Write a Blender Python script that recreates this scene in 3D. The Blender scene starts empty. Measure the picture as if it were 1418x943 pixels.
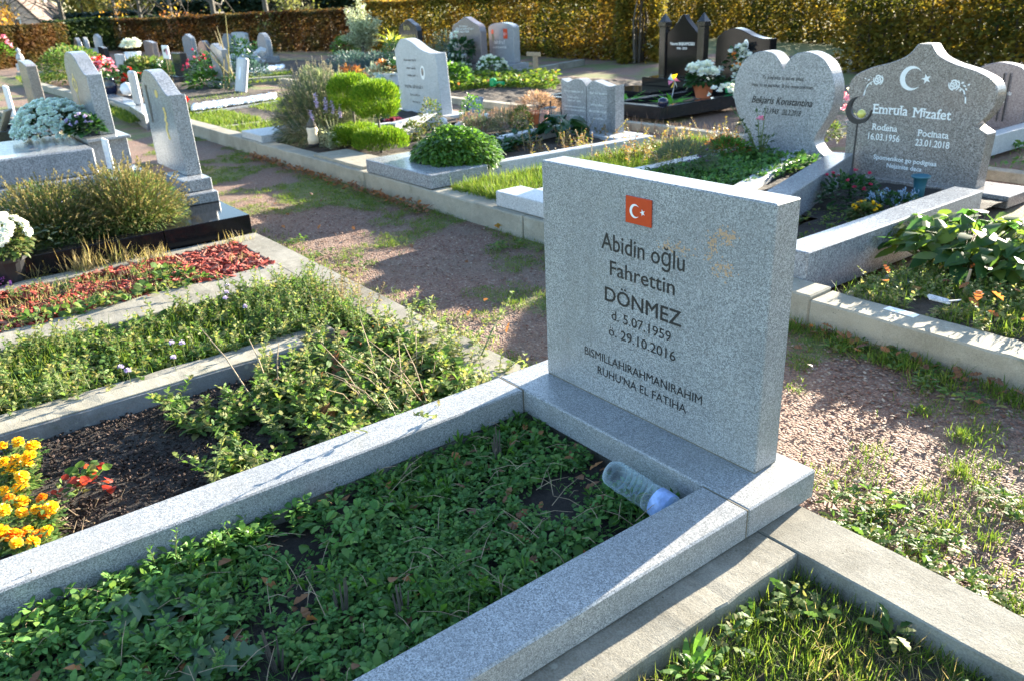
import bpy, bmesh, math, random
import numpy as np
from mathutils import Vector, Matrix, noise

random.seed(7)
rng = np.random.default_rng(7)
R = math.radians
scene = bpy.context.scene
COL = scene.collection

# ------------------------------------------------------------------ camera maths
CAM = np.array([2.05097, -1.65640, 1.43151])
YAW, PITCH, ROLL, FPX = -0.938031, -0.399254, -0.048706, 1116.916


def cam_axes():
    cy, sy, cp, sp, cr, sr = (math.cos(YAW), math.sin(YAW), math.cos(PITCH), math.sin(PITCH), math.cos(ROLL), math.sin(ROLL))
    f = np.array([sy * cp, cy * cp, sp])
    r = np.array([cy, -sy, 0.0])
    u = np.cross(r, f)
    return cr * r + sr * u, -sr * r + cr * u, f


CR, CU, CF = cam_axes()


def ray(px, py):
    return CF * FPX + CR * (px - 709) - CU * (py - 471.5)


def at(px, py, z=0.0):
    d = ray(px, py)
    return CAM + d * (z - CAM[2]) / d[2]


def aty(px, py, Y):
    d = ray(px, py)
    return CAM + d * (Y - CAM[1]) / d[1]


def far(px, dist, z=0.0, py=20):
    d = ray(px, py)
    d[2] = 0
    d /= np.linalg.norm(d)
    p = CAM + d * dist
    p[2] = z
    return p


def zat(P, py):
    lo, hi = -2.0, 12.0
    for _ in range(50):
        m = (lo + hi) / 2
        d = np.array([P[0], P[1], m]) - CAM
        y = 471.5 - FPX * (d @ CU) / (d @ CF)
        if y > py:
            lo = m
        else:
            hi = m
    return lo


# ------------------------------------------------------------------ tagging
def tag(o, label=None, cat=None, group=None, kind=None):
    if label:
        o['label'] = label
    if cat:
        o['category'] = cat
    if group:
        o['group'] = group
    if kind:
        o['kind'] = kind
    return o


def thing(name, label, cat, loc=(0, 0, 0), rz=0.0, group=None):
    o = bpy.data.objects.new(name, None)
    COL.objects.link(o)
    o.empty_display_size = 0.05
    o.location = [float(v) for v in loc]
    o.rotation_euler = (0, 0, rz)
    return tag(o, label, cat, group)


def link(name, me, mat=None, parent=None):
    o = bpy.data.objects.new(name, me)
    COL.objects.link(o)
    if mat:
        me.materials.append(mat)
    if parent:
        o.parent = parent
    return o


def dup(root, loc=None, rz=None, label=None, group=None, scale=None):
    def cp(o, parent):
        c = o.copy()
        COL.objects.link(c)
        c.parent = parent
        for ch in [x for x in allobs if x.parent == o]:
            cp(ch, c)
        return c
    allobs = list(root.children_recursive)
    c = cp(root, root.parent)
    if loc is not None:
        c.location = [float(v) for v in loc]
    if rz is not None:
        c.rotation_euler = (0, 0, rz)
    if scale is not None:
        c.scale = (scale,) * 3 if not hasattr(scale, '__len__') else scale
    if label:
        c['label'] = label
    if group:
        c['group'] = group
    return c


# ------------------------------------------------------------------ materials
def srgb(h):
    h = h.lstrip('#')
    v = [int(h[i:i + 2], 16) / 255 for i in (0, 2, 4)]
    return tuple((x / 12.92 if x <= 0.04045 else ((x + 0.055) / 1.055) ** 2.4) for x in v) + (1,)


def C3(*v):
    return (v[0], v[1], v[2], 1.0)


class NT:
    def __init__(s, name):
        s.m = bpy.data.materials.new(name)
        s.m.use_nodes = True
        s.t = s.m.node_tree
        s.n = s.t.nodes
        s.b = s.n['Principled BSDF']
        s.out = s.n['Material Output']

    def new(s, typ, **kw):
        nd = s.n.new(typ)
        for k, v in kw.items():
            if hasattr(nd, k):
                setattr(nd, k, v)
            else:
                nd.inputs[k].default_value = v
        return nd

    def lk(s, a, b):
        s.t.links.new(a, b)

    def coords(s, scale=1.0, sc3=None):
        tc = s.new('ShaderNodeTexCoord')
        mp = s.new('ShaderNodeMapping')
        mp.inputs['Scale'].default_value = sc3 or (scale, scale, scale)
        s.lk(tc.outputs['Object'], mp.inputs['Vector'])
        return mp.outputs['Vector']

    def ramp(s, fac, stops, interp='LINEAR'):
        rp = s.new('ShaderNodeValToRGB')
        cr = rp.color_ramp
        cr.interpolation = interp
        while len(cr.elements) < len(stops):
            cr.elements.new(0.5)
        for e, (p, c) in zip(cr.elements, stops):
            e.position = p
            e.color = c
        s.lk(fac, rp.inputs['Fac'])
        return rp.outputs['Color']

    def noise(s, vec, scale, detail=4, rough=0.6, out='Fac'):
        nz = s.new('ShaderNodeTexNoise')
        nz.inputs['Scale'].default_value = scale
        nz.inputs['Detail'].default_value = detail
        nz.inputs['Roughness'].default_value = rough
        s.lk(vec, nz.inputs['Vector'])
        return nz.outputs[out]

    def voro(s, vec, scale, feature='F1', out='Color'):
        v = s.new('ShaderNodeTexVoronoi')
        v.feature = feature
        v.inputs['Scale'].default_value = scale
        s.lk(vec, v.inputs['Vector'])
        return v.outputs[out]

    def mix(s, fac, a, b, blend='MIX'):
        mx = s.new('ShaderNodeMix')
        mx.data_type = 'RGBA'
        mx.blend_type = blend
        for val, key in ((fac, 0), (a, 6), (b, 7)):
            if isinstance(val, (tuple, list, float, int)):
                mx.inputs[key].default_value = val
            else:
                s.lk(val, mx.inputs[key])
        return mx.outputs[2]

    def bump(s, h, strength=0.5, dist=0.01):
        bp = s.new('ShaderNodeBump')
        bp.inputs['Strength'].default_value = strength
        bp.inputs['Distance'].default_value = dist
        s.lk(h, bp.inputs['Height'])
        s.lk(bp.outputs['Normal'], s.b.inputs['Normal'])

    def base(s, c):
        if isinstance(c, tuple):
            s.b.inputs['Base Color'].default_value = c
        else:
            s.lk(c, s.b.inputs['Base Color'])

    def set(s, **kw):
        for k, v in kw.items():
            s.b.inputs[k.replace('_', ' ')].default_value = v


def plain(name, c, rough=0.6, metallic=0.0, var=0.12, scale=30, spec=0.5):
    t = NT(name)
    v = t.coords()
    f = t.noise(v, scale, 3)
    a = tuple(x * (1 - var) for x in c[:3]) + (1,)
    b = tuple(min(1, x * (1 + var)) for x in c[:3]) + (1,)
    t.base(t.ramp(f, [(0.3, a), (0.7, b)]))
    t.set(Roughness=rough, Metallic=metallic)
    t.b.inputs['Specular IOR Level'].default_value = spec
    return t.m


def granite(name, dark, mid, light, scale=260, rough=0.3, stain=None, stains=0.0, spec=0.5):
    t = NT(name)
    v = t.coords()
    cell = t.voro(v, scale)
    sep = t.new('ShaderNodeSeparateColor')
    t.lk(cell, sep.inputs[0])
    col = t.ramp(sep.outputs[0], [(0.0, dark), (0.2, dark), (0.32, mid), (0.62, mid), (0.8, light), (1.0, light)])
    fine = t.noise(v, scale * 1.7, 2, 0.7)
    col = t.mix(0.45, col, t.ramp(fine, [(0.36, dark), (0.5, mid), (0.64, light)]))
    big = t.noise(v, 3.2, 5, 0.65)
    col = t.mix(t.ramp(big, [(0.4, C3(0, 0, 0)), (0.75, C3(.5, .5, .5))]), col, tuple(x * .72 for x in mid[:3]) + (1,))
    sv = t.coords(1, (14, 14, .9))
    sk = t.noise(sv, 1, 4, .6)
    col = t.mix(t.ramp(sk, [(0.52, C3(0, 0, 0)), (0.75, C3(.32, .32, .32))]), col, tuple(x * .62 for x in mid[:3]) + (1,))
    if stain:
        st = t.noise(v, 2.1, 6, 0.7)
        col = t.mix(t.ramp(st, [(0.5, C3(0, 0, 0)), (0.72, C3(stains, stains, stains))]), col, stain)
    t.base(col)
    rg = t.noise(v, 9, 4)
    mr = t.new('ShaderNodeMapRange')
    mr.inputs['To Min'].default_value = rough * .75
    mr.inputs['To Max'].default_value = rough * 1.35
    t.lk(rg, mr.inputs['Value'])
    t.lk(mr.outputs[0], t.b.inputs['Roughness'])
    t.b.inputs['Specular IOR Level'].default_value = spec
    t.bump(fine, 0.04, 0.002)
    return t.m


def concrete(name, a, b, dirt, rough=0.9, dirtamt=0.6):
    t = NT(name)
    v = t.coords()
    n1 = t.mix(.4, t.noise(v, 9, 9, 0.72), t.noise(t.coords(1, (7, 42, 20)), 1, 6, .7))
    col = t.ramp(n1, [(0.3, a), (0.7, b)])
    n2 = t.noise(v, 1.7, 8, 0.75)
    col = t.mix(t.ramp(n2, [(0.45, C3(0, 0, 0)), (0.62, C3(dirtamt, dirtamt, dirtamt))]), col, dirt)
    n4 = t.noise(v, 4.3, 8, 0.8)
    col = t.mix(t.ramp(n4, [(0.56, C3(0, 0, 0)), (0.66, C3(.45, .45, .45))]), col, tuple(min(1, x * 1.3) for x in b[:3]) + (1,))
    n3 = t.noise(v, 210, 3, 0.7)
    col = t.mix(0.28, col, t.ramp(n3, [(0.38, dirt), (0.62, b)]))
    pits = t.voro(v, 48, 'F1', 'Distance')
    pm = t.noise(v, 7, 3)
    pt = t.ramp(pits, [(0.07, C3(1, 1, 1)), (0.16, C3(0, 0, 0))])
    pt = t.mix(1.0, pt, t.ramp(pm, [(0.5, C3(0, 0, 0)), (0.6, C3(.8, .8, .8))]), 'MULTIPLY')
    col = t.mix(pt, col, tuple(x * .4 for x in dirt[:3]) + (1,))
    lich = t.voro(v, 21, 'F1', 'Distance')
    lm = t.noise(v, 3.1, 4)
    lt = t.ramp(lich, [(0.12, C3(1, 1, 1)), (0.22, C3(0, 0, 0))])
    lt = t.mix(1.0, lt, t.ramp(lm, [(0.52, C3(0, 0, 0)), (0.6, C3(.5, .5, .5))]), 'MULTIPLY')
    col = t.mix(lt, col, C3(.36, .36, .30))
    moss = t.noise(v, 5.2, 6, .7)
    col = t.mix(t.ramp(moss, [(0.6, C3(0, 0, 0)), (0.72, C3(.55, .55, .55))]), col, C3(.075, .08, .035))
    t.base(col)
    t.set(Roughness=rough)
    t.b.inputs['Specular IOR Level'].default_value = .18
    t.bump(t.mix(0.35, n1, n3), 0.5, 0.006)
    return t.m


def leafmat(name, cols, transl=0.35, rough=0.5, patch=None, pscale=1.5, spec=0.4, tboost=1.5):
    """cols: list of colours picked per leaf; patch: second list used in noise patches."""
    t = NT(name)
    geo = t.new('ShaderNodeNewGeometry')
    rnd = geo.outputs['Random Per Island']
    n = len(cols)
    col = t.ramp(rnd, [((i + .5) / n, c) for i, c in enumerate(cols)])
    if patch:
        v = t.coords()
        m = t.noise(v, pscale, 4, 0.6)
        c2 = t.ramp(rnd, [((i + .5) / len(patch), c) for i, c in enumerate(patch)])
        col = t.mix(t.ramp(m, [(0.44, C3(0, 0, 0)), (0.58, C3(1, 1, 1))]), col, c2)
    t.base(col)
    t.set(Roughness=rough)
    t.b.inputs['Specular IOR Level'].default_value = spec
    if transl > 0:
        tr = t.new('ShaderNodeBsdfTranslucent')
        bc = t.new('ShaderNodeMix')
        bc.data_type = 'RGBA'
        bc.blend_type = 'MULTIPLY'
        bc.inputs[0].default_value = 1
        t.lk(col, bc.inputs[6])
        bc.inputs[7].default_value = (tboost, tboost, tboost * .7, 1)
        t.lk(bc.outputs[2], tr.inputs['Color'])
        ms = t.new('ShaderNodeMixShader')
        ms.inputs[0].default_value = transl
        t.lk(t.b.outputs[0], ms.inputs[1])
        t.lk(tr.outputs[0], ms.inputs[2])
        t.lk(ms.outputs[0], t.out.inputs['Surface'])
    return t.m


def islandmat(name, cols, rough=0.8, spec=0.3):
    return leafmat(name, cols, transl=0, rough=rough, spec=spec)


M = {}
# granites
M['granite'] = granite('grey_granite', C3(.045, .05, .054), C3(.25, .257, .262), C3(.53, .535, .535), 330, .38,
                       stain=C3(.30, .285, .25), stains=.35)
M['granite_blue'] = granite('blue_grey_granite', C3(.07, .075, .085), C3(.24, .25, .265), C3(.42, .43, .44), 150, .22)
M['granite_pale'] = granite('pale_granite', C3(.2, .205, .21), C3(.43, .44, .45), C3(.6, .6, .6), 170, .4)
M['granite_brown'] = granite('brown_grey_granite', C3(.05, .043, .038), C3(.23, .2, .178), C3(.44, .40, .37), 150, .2,
                             stain=C3(.27, .2, .16), stains=.35)
M['granite_pink'] = granite('pink_grey_granite', C3(.07, .055, .06), C3(.2, .165, .165), C3(.33, .28, .28), 160, .22)
M['granite_heart'] = granite('speckled_granite', C3(.045, .047, .05), C3(.27, .27, .275), C3(.52, .52, .52), 150, .34)
M['granite_dark'] = granite('dark_granite', C3(.012, .012, .014), C3(.03, .03, .034), C3(.06, .06, .065), 200, .12)
M['black'] = granite('black_polished_granite', C3(.004, .004, .005), C3(.008, .008, .009), C3(.016, .016, .018), 260, .08, spec=.14)
M['black_satin'] = granite('black_satin_granite', C3(.006, .006, .007), C3(.014, .014, .016), C3(.03, .03, .033), 240, .16)
M['concrete'] = concrete('weathered_concrete', C3(.185, .17, .138), C3(.335, .315, .265), C3(.095, .085, .064), dirtamt=.75)
M['concrete_pale'] = concrete('pale_concrete', C3(.27, .248, .195), C3(.38, .352, .285), C3(.15, .135, .10), dirtamt=.6)
M['concrete_grey'] = concrete('grey_concrete', C3(.16, .163, .167), C3(.25, .254, .258), C3(.095, .095, .09))
M['joint'] = plain('joint_mortar', C3(.17, .15, .11), .9)
M['ink'] = plain('dark_engraving', C3(.016, .016, .018), .5, var=.2)
M['white_ink'] = plain('white_engraving', C3(.72, .73, .75), .6, var=.05)
M['gold'] = plain('gold_engraving', C3(.62, .44, .12), .45, var=.15)
M['red_enamel'] = plain('red_enamel', C3(.50, .055, .018), .22, var=.04)
M['white_enamel'] = plain('white_enamel', C3(.78, .78, .76), .3, var=.03)
M['white'] = plain('white_paint', C3(.74, .74, .72), .5, var=.05)
M['rust'] = plain('orange_stain', C3(.46, .30, .18), .8, var=.2, scale=90)
M['iron'] = plain('black_iron', C3(.015, .015, .018), .45, var=.2)
M['bark'] = plain('bark', C3(.075, .06, .045), .9, var=.35, scale=20)
M['bark_grey'] = plain('grey_bark', C3(.085, .075, .06), .9, var=.3, scale=12)
M['twig'] = plain('dry_twig', C3(.30, .22, .14), .85, var=.3)
M['stem'] = plain('green_stem', C3(.09, .12, .03), .6, var=.25)
M['terracotta'] = plain('terracotta', C3(.36, .11, .045), .75)
M['plastic_black'] = plain('black_plastic', C3(.012, .012, .014), .4)
M['plastic_teal'] = plain('teal_plastic', C3(.03, .12, .16), .42)
M['plastic_green'] = plain('green_plastic', C3(.01, .30, .09), .35)
M['plastic_white'] = plain('white_plastic', C3(.66, .68, .72), .35, var=.04)
M['plastic_blue'] = plain('pale_blue_plastic', C3(.38, .55, .62), .4)
M['blue_glass'] = plain('blue_glass', C3(.06, .30, .62), .12)
M['wood'] = plain('pale_wood', C3(.36, .25, .15), .8, var=.25)
M['wax'] = plain('candle_wax', C3(.62, .5, .36), .5, var=.1)
M['amber'] = plain('amber_glass', C3(.42, .2, .06), .2)
M['porcelain'] = plain('blue_white_porcelain', C3(.55, .6, .78), .3, var=.15, scale=60)
M['photo_grey'] = plain('faded_photo', C3(.16, .13, .12), .3, var=.7, scale=45)
M['vase_navy'] = plain('navy_glazed_vase', C3(.008, .012, .035), .12)
# soils, chips
def soilmat(name, a, b):
    t = NT(name)
    v = t.coords()
    n1 = t.noise(v, 45, 8, .75)
    t.base(t.ramp(n1, [(.3, a), (.7, b)]))
    t.set(Roughness=.95)
    t.bump(n1, .8, .02)
    return t.m


M['soil'] = soilmat('dark_soil', C3(.012, .009, .007), C3(.05, .038, .03))
M['soil_brown'] = soilmat('brown_soil', C3(.03, .022, .016), C3(.095, .07, .05))
M['clods'] = islandmat('soil_crumbs', [C3(.018, .013, .011), C3(.05, .036, .03), C3(.035, .026, .022), C3(.085, .06, .05)], .95, .15)
M['pebbles'] = islandmat('gravel_pebbles', [C3(.13, .056, .035), C3(.18, .093, .063), C3(.085, .043, .031), C3(.25, .165, .115),
                                            C3(.16, .073, .048), C3(.12, .10, .085), C3(.36, .28, .21), C3(.105, .046, .03)], .75, .3)
M['whitechips'] = islandmat('white_marble_chips', [C3(.72, .74, .76), C3(.8, .8, .8), C3(.62, .64, .68)], .7)
M['mulch'] = islandmat('red_bark_chips', [C3(.30, .042, .026), C3(.2, .022, .014), C3(.36, .065, .04), C3(.25, .04, .026), C3(.13, .022, .014), C3(.4, .15, .10), C3(.22, .09, .06)], .7, .3)
# foliage
G = C3
M['grass'] = leafmat('grass_blades', [G(.06, .12, .014), G(.09, .155, .02), G(.14, .2, .025), G(.2, .22, .045), G(.08, .14, .02)], .42, .6, spec=.2, tboost=1.25)
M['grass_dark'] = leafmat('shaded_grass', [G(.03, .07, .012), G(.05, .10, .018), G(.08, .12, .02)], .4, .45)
M['grass_dry'] = leafmat('dry_grass', [G(.30, .23, .11), G(.40, .32, .17), G(.2, .15, .07), G(.14, .15, .045)], .4, .6)
M['weed'] = leafmat('weed_leaves', [G(.05, .11, .02), G(.08, .155, .03), G(.12, .2, .04), G(.07, .13, .035), G(.16, .2, .04), G(.2, .19, .07)], .42, .6, spec=.25, tboost=1.35)
M['weed_pale'] = leafmat('pale_straggly_leaves', [G(.14, .2, .06), G(.2, .25, .09), G(.26, .27, .11), G(.3, .25, .1), G(.12, .19, .05)], .45, .6, spec=.25, tboost=1.3)
M['cover'] = leafmat('groundcover_leaves', [G(.06, .16, .035), G(.09, .21, .045), G(.12, .25, .05), G(.08, .18, .05), G(.16, .26, .055), G(.05, .12, .03)], .3, .55, spec=.25, tboost=1.1)
M['thistle'] = leafmat('thistle_leaves', [G(.06, .11, .06), G(.09, .14, .075), G(.07, .12, .05)], .25, .5)
M['lush'] = leafmat('bright_green_leaves', [G(.045, .12, .014), G(.075, .17, .02), G(.11, .22, .03), G(.05, .11, .02)], .4, .4)
M['darkleaf'] = leafmat('dark_green_leaves', [G(.012, .045, .012), G(.02, .065, .018), G(.03, .08, .02)], .25, .35)
M['bigleaf'] = leafmat('broad_leaves', [G(.03, .08, .022), G(.045, .10, .025), G(.07, .12, .022), G(.11, .16, .025)], .52, .5, tboost=2.0, spec=.35)
M['cypress'] = leafmat('golden_cypress_sprays', [G(.07, .17, .01), G(.13, .25, .014), G(.2, .31, .02), G(.05, .12, .01), G(.26, .34, .03)], .35, .65, spec=.15, tboost=1.2)
M['lavender'] = leafmat('lavender_foliage', [G(.09, .12, .08), G(.13, .16, .10), G(.07, .10, .055), G(.17, .19, .11)], .35, .7, spec=.15)
M['lavender_green'] = leafmat('green_lavender_foliage', [G(.06, .11, .03), G(.09, .14, .035), G(.13, .16, .05), G(.05, .085, .03), G(.18, .16, .06)], .4, .6, spec=.2, tboost=1.3)
M['seed'] = leafmat('dry_seed_heads', [G(.2, .16, .075), G(.28, .23, .11), G(.14, .11, .055), G(.22, .2, .07)], .35, .7)
M['silver'] = leafmat('silver_leaves', [G(.42, .46, .35), G(.55, .58, .45), G(.32, .36, .26), G(.2, .24, .15)], .4, .5)
M['bluegreen'] = leafmat('blue_green_foliage', [G(.05, .10, .10), G(.08, .14, .14), G(.035, .075, .075)], .25, .6)
M['dusty'] = leafmat('dusty_blue_leaves', [G(.18, .27, .42), G(.26, .35, .5), G(.12, .2, .34), G(.3, .4, .5)], .2, .6)
M['heather'] = leafmat('dry_heather', [G(.30, .19, .13), G(.4, .27, .2), G(.24, .14, .1)], .3, .7)
M['redbrown'] = leafmat('red_brown_leaves', [G(.28, .09, .03), G(.38, .15, .05), G(.2, .06, .03), G(.33, .2, .06)], .4, .6)
M['deadleaf'] = leafmat('dead_leaves', [G(.17, .075, .035), G(.26, .12, .05), G(.11, .05, .028), G(.36, .15, .05)], .3, .6)
M['hedge'] = leafmat('hornbeam_hedge_leaves', [G(.12, .08, .018), G(.2, .115, .022), G(.28, .155, .026), G(.15, .12, .022), G(.36, .23, .035)], .42, .7, spec=.12,
                     patch=[G(.06, .07, .015), G(.09, .10, .018), G(.14, .135, .022), G(.065, .07, .016), G(.24, .19, .028)], pscale=.9, tboost=1.6)
M['hedge_gold'] = leafmat('golden_hedge_leaves', [G(.17, .11, .02), G(.24, .16, .024), G(.33, .22, .03), G(.09, .085, .018), G(.12, .105, .02)], .45, .7, spec=.12,
                          patch=[G(.05, .06, .014), G(.075, .08, .016), G(.04, .05, .014), G(.16, .14, .022)], pscale=.8, tboost=1.5)
M['hedge_brown'] = leafmat('copper_hedge_leaves', [G(.08, .038, .016), G(.12, .055, .02), G(.055, .03, .014), G(.16, .08, .025)], .35, .7, spec=.12, tboost=1.1,
                           patch=[G(.05, .05, .018), G(.075, .065, .02), G(.12, .08, .025)], pscale=.9)
M['hedge_green'] = leafmat('green_hedge_leaves', [G(.03, .055, .014), G(.045, .075, .018), G(.065, .095, .02)], .3, .5)
M['hedge_far'] = leafmat('yew_hedge_leaves', [G(.008, .022, .008), G(.014, .032, .012)], .15, .6)
M['tree_yellow'] = leafmat('yellow_tree_leaves', [G(.42, .25, .03), G(.5, .3, .04), G(.34, .22, .05), G(.45, .2, .03)], .5, .6)
M['tree_olive'] = leafmat('olive_tree_leaves', [G(.10, .12, .03), G(.15, .16, .045), G(.2, .19, .06), G(.08, .09, .03)], .4, .6)
M['conifer'] = leafmat('conifer_needles', [G(.012, .022, .02), G(.02, .032, .025)], .1, .7)
# petals
M['p_white'] = leafmat('white_petals', [G(.72, .74, .72), G(.8, .8, .78), G(.66, .7, .7)], .3, .6)
M['p_bluewhite'] = leafmat('blue_white_petals', [G(.62, .72, .75), G(.7, .79, .81), G(.76, .82, .83)], .3, .6)
M['p_orange'] = leafmat('orange_petals', [G(.75, .26, .01), G(.82, .36, .015), G(.7, .17, .008)], .3, .5)
M['p_yellow'] = leafmat('yellow_petals', [G(.82, .50, .012), G(.85, .58, .02), G(.8, .42, .01)], .3, .5)
M['p_red'] = leafmat('red_petals', [G(.5, .012, .012), G(.62, .03, .025), G(.4, .01, .015)], .35, .5)
M['p_pink'] = leafmat('pink_petals', [G(.72, .26, .42), G(.8, .4, .55), G(.68, .16, .3), G(.8, .62, .7)], .35, .5)
M['p_crimson'] = leafmat('crimson_petals', [G(.4, .02, .07), G(.5, .04, .12)], .35, .5)
M['p_lilac'] = leafmat('lilac_petals', [G(.4, .32, .6), G(.52, .44, .7), G(.6, .54, .76)], .35, .5)
M['p_purple'] = leafmat('purple_petals', [G(.12, .04, .2), G(.2, .07, .28)], .3, .5)
M['redleaf'] = leafmat('red_tinted_leaves', [G(.33, .03, .016), G(.42, .05, .02), G(.25, .03, .015)], .4, .45)


def clear_plastic():
    t = NT('clear_plastic')
    t.base(C3(.75, .85, .9))
    t.set(Roughness=.12)
    tr = t.new('ShaderNodeBsdfTransparent')
    tr.inputs[0].default_value = (.86, .93, .95, 1)
    fr = t.new('ShaderNodeLayerWeight')
    fr.inputs['Blend'].default_value = .35
    nz = t.noise(t.coords(), 60, 4)
    ad = t.new('ShaderNodeMath', operation='MULTIPLY_ADD')
    t.lk(fr.outputs['Facing'], ad.inputs[0])
    ad.inputs[1].default_value = .6
    ad.inputs[2].default_value = .04
    ms = t.new('ShaderNodeMixShader')
    t.lk(ad.outputs[0], ms.inputs[0])
    t.lk(tr.outputs[0], ms.inputs[1])
    t.lk(t.b.outputs[0], ms.inputs[2])
    t.lk(ms.outputs[0], t.out.inputs['Surface'])
    t.bump(nz, .5, .01)
    return t.m


M['bottle'] = clear_plastic()


def lantern_glass():
    t = NT('lantern_glass')
    t.base(C3(.6, .62, .6))
    t.set(Roughness=.2)
    tr = t.new('ShaderNodeBsdfTransparent')
    ms = t.new('ShaderNodeMixShader')
    ms.inputs[0].default_value = .16
    t.lk(tr.outputs[0], ms.inputs[1])
    t.lk(t.b.outputs[0], ms.inputs[2])
    t.lk(ms.outputs[0], t.out.inputs['Surface'])
    return t.m


M['glass'] = lantern_glass()
# ------------------------------------------------------------------ mesh builder
def raw_mesh(name, V, T, smooth=False):
    V = np.asarray(V, dtype=np.float32).reshape(-1, 3)
    T = np.asarray(T, dtype=np.int32).reshape(-1, 3)
    me = bpy.data.meshes.new(name)
    me.vertices.add(len(V))
    me.vertices.foreach_set('co', V.ravel())
    me.loops.add(len(T) * 3)
    me.loops.foreach_set('vertex_index', T.ravel())
    me.polygons.add(len(T))
    me.polygons.foreach_set('loop_start', np.arange(0, len(T) * 3, 3, dtype=np.int32))
    me.polygons.foreach_set('use_smooth', np.full(len(T), smooth, dtype=bool))
    me.update(calc_edges=True)
    return me


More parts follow.
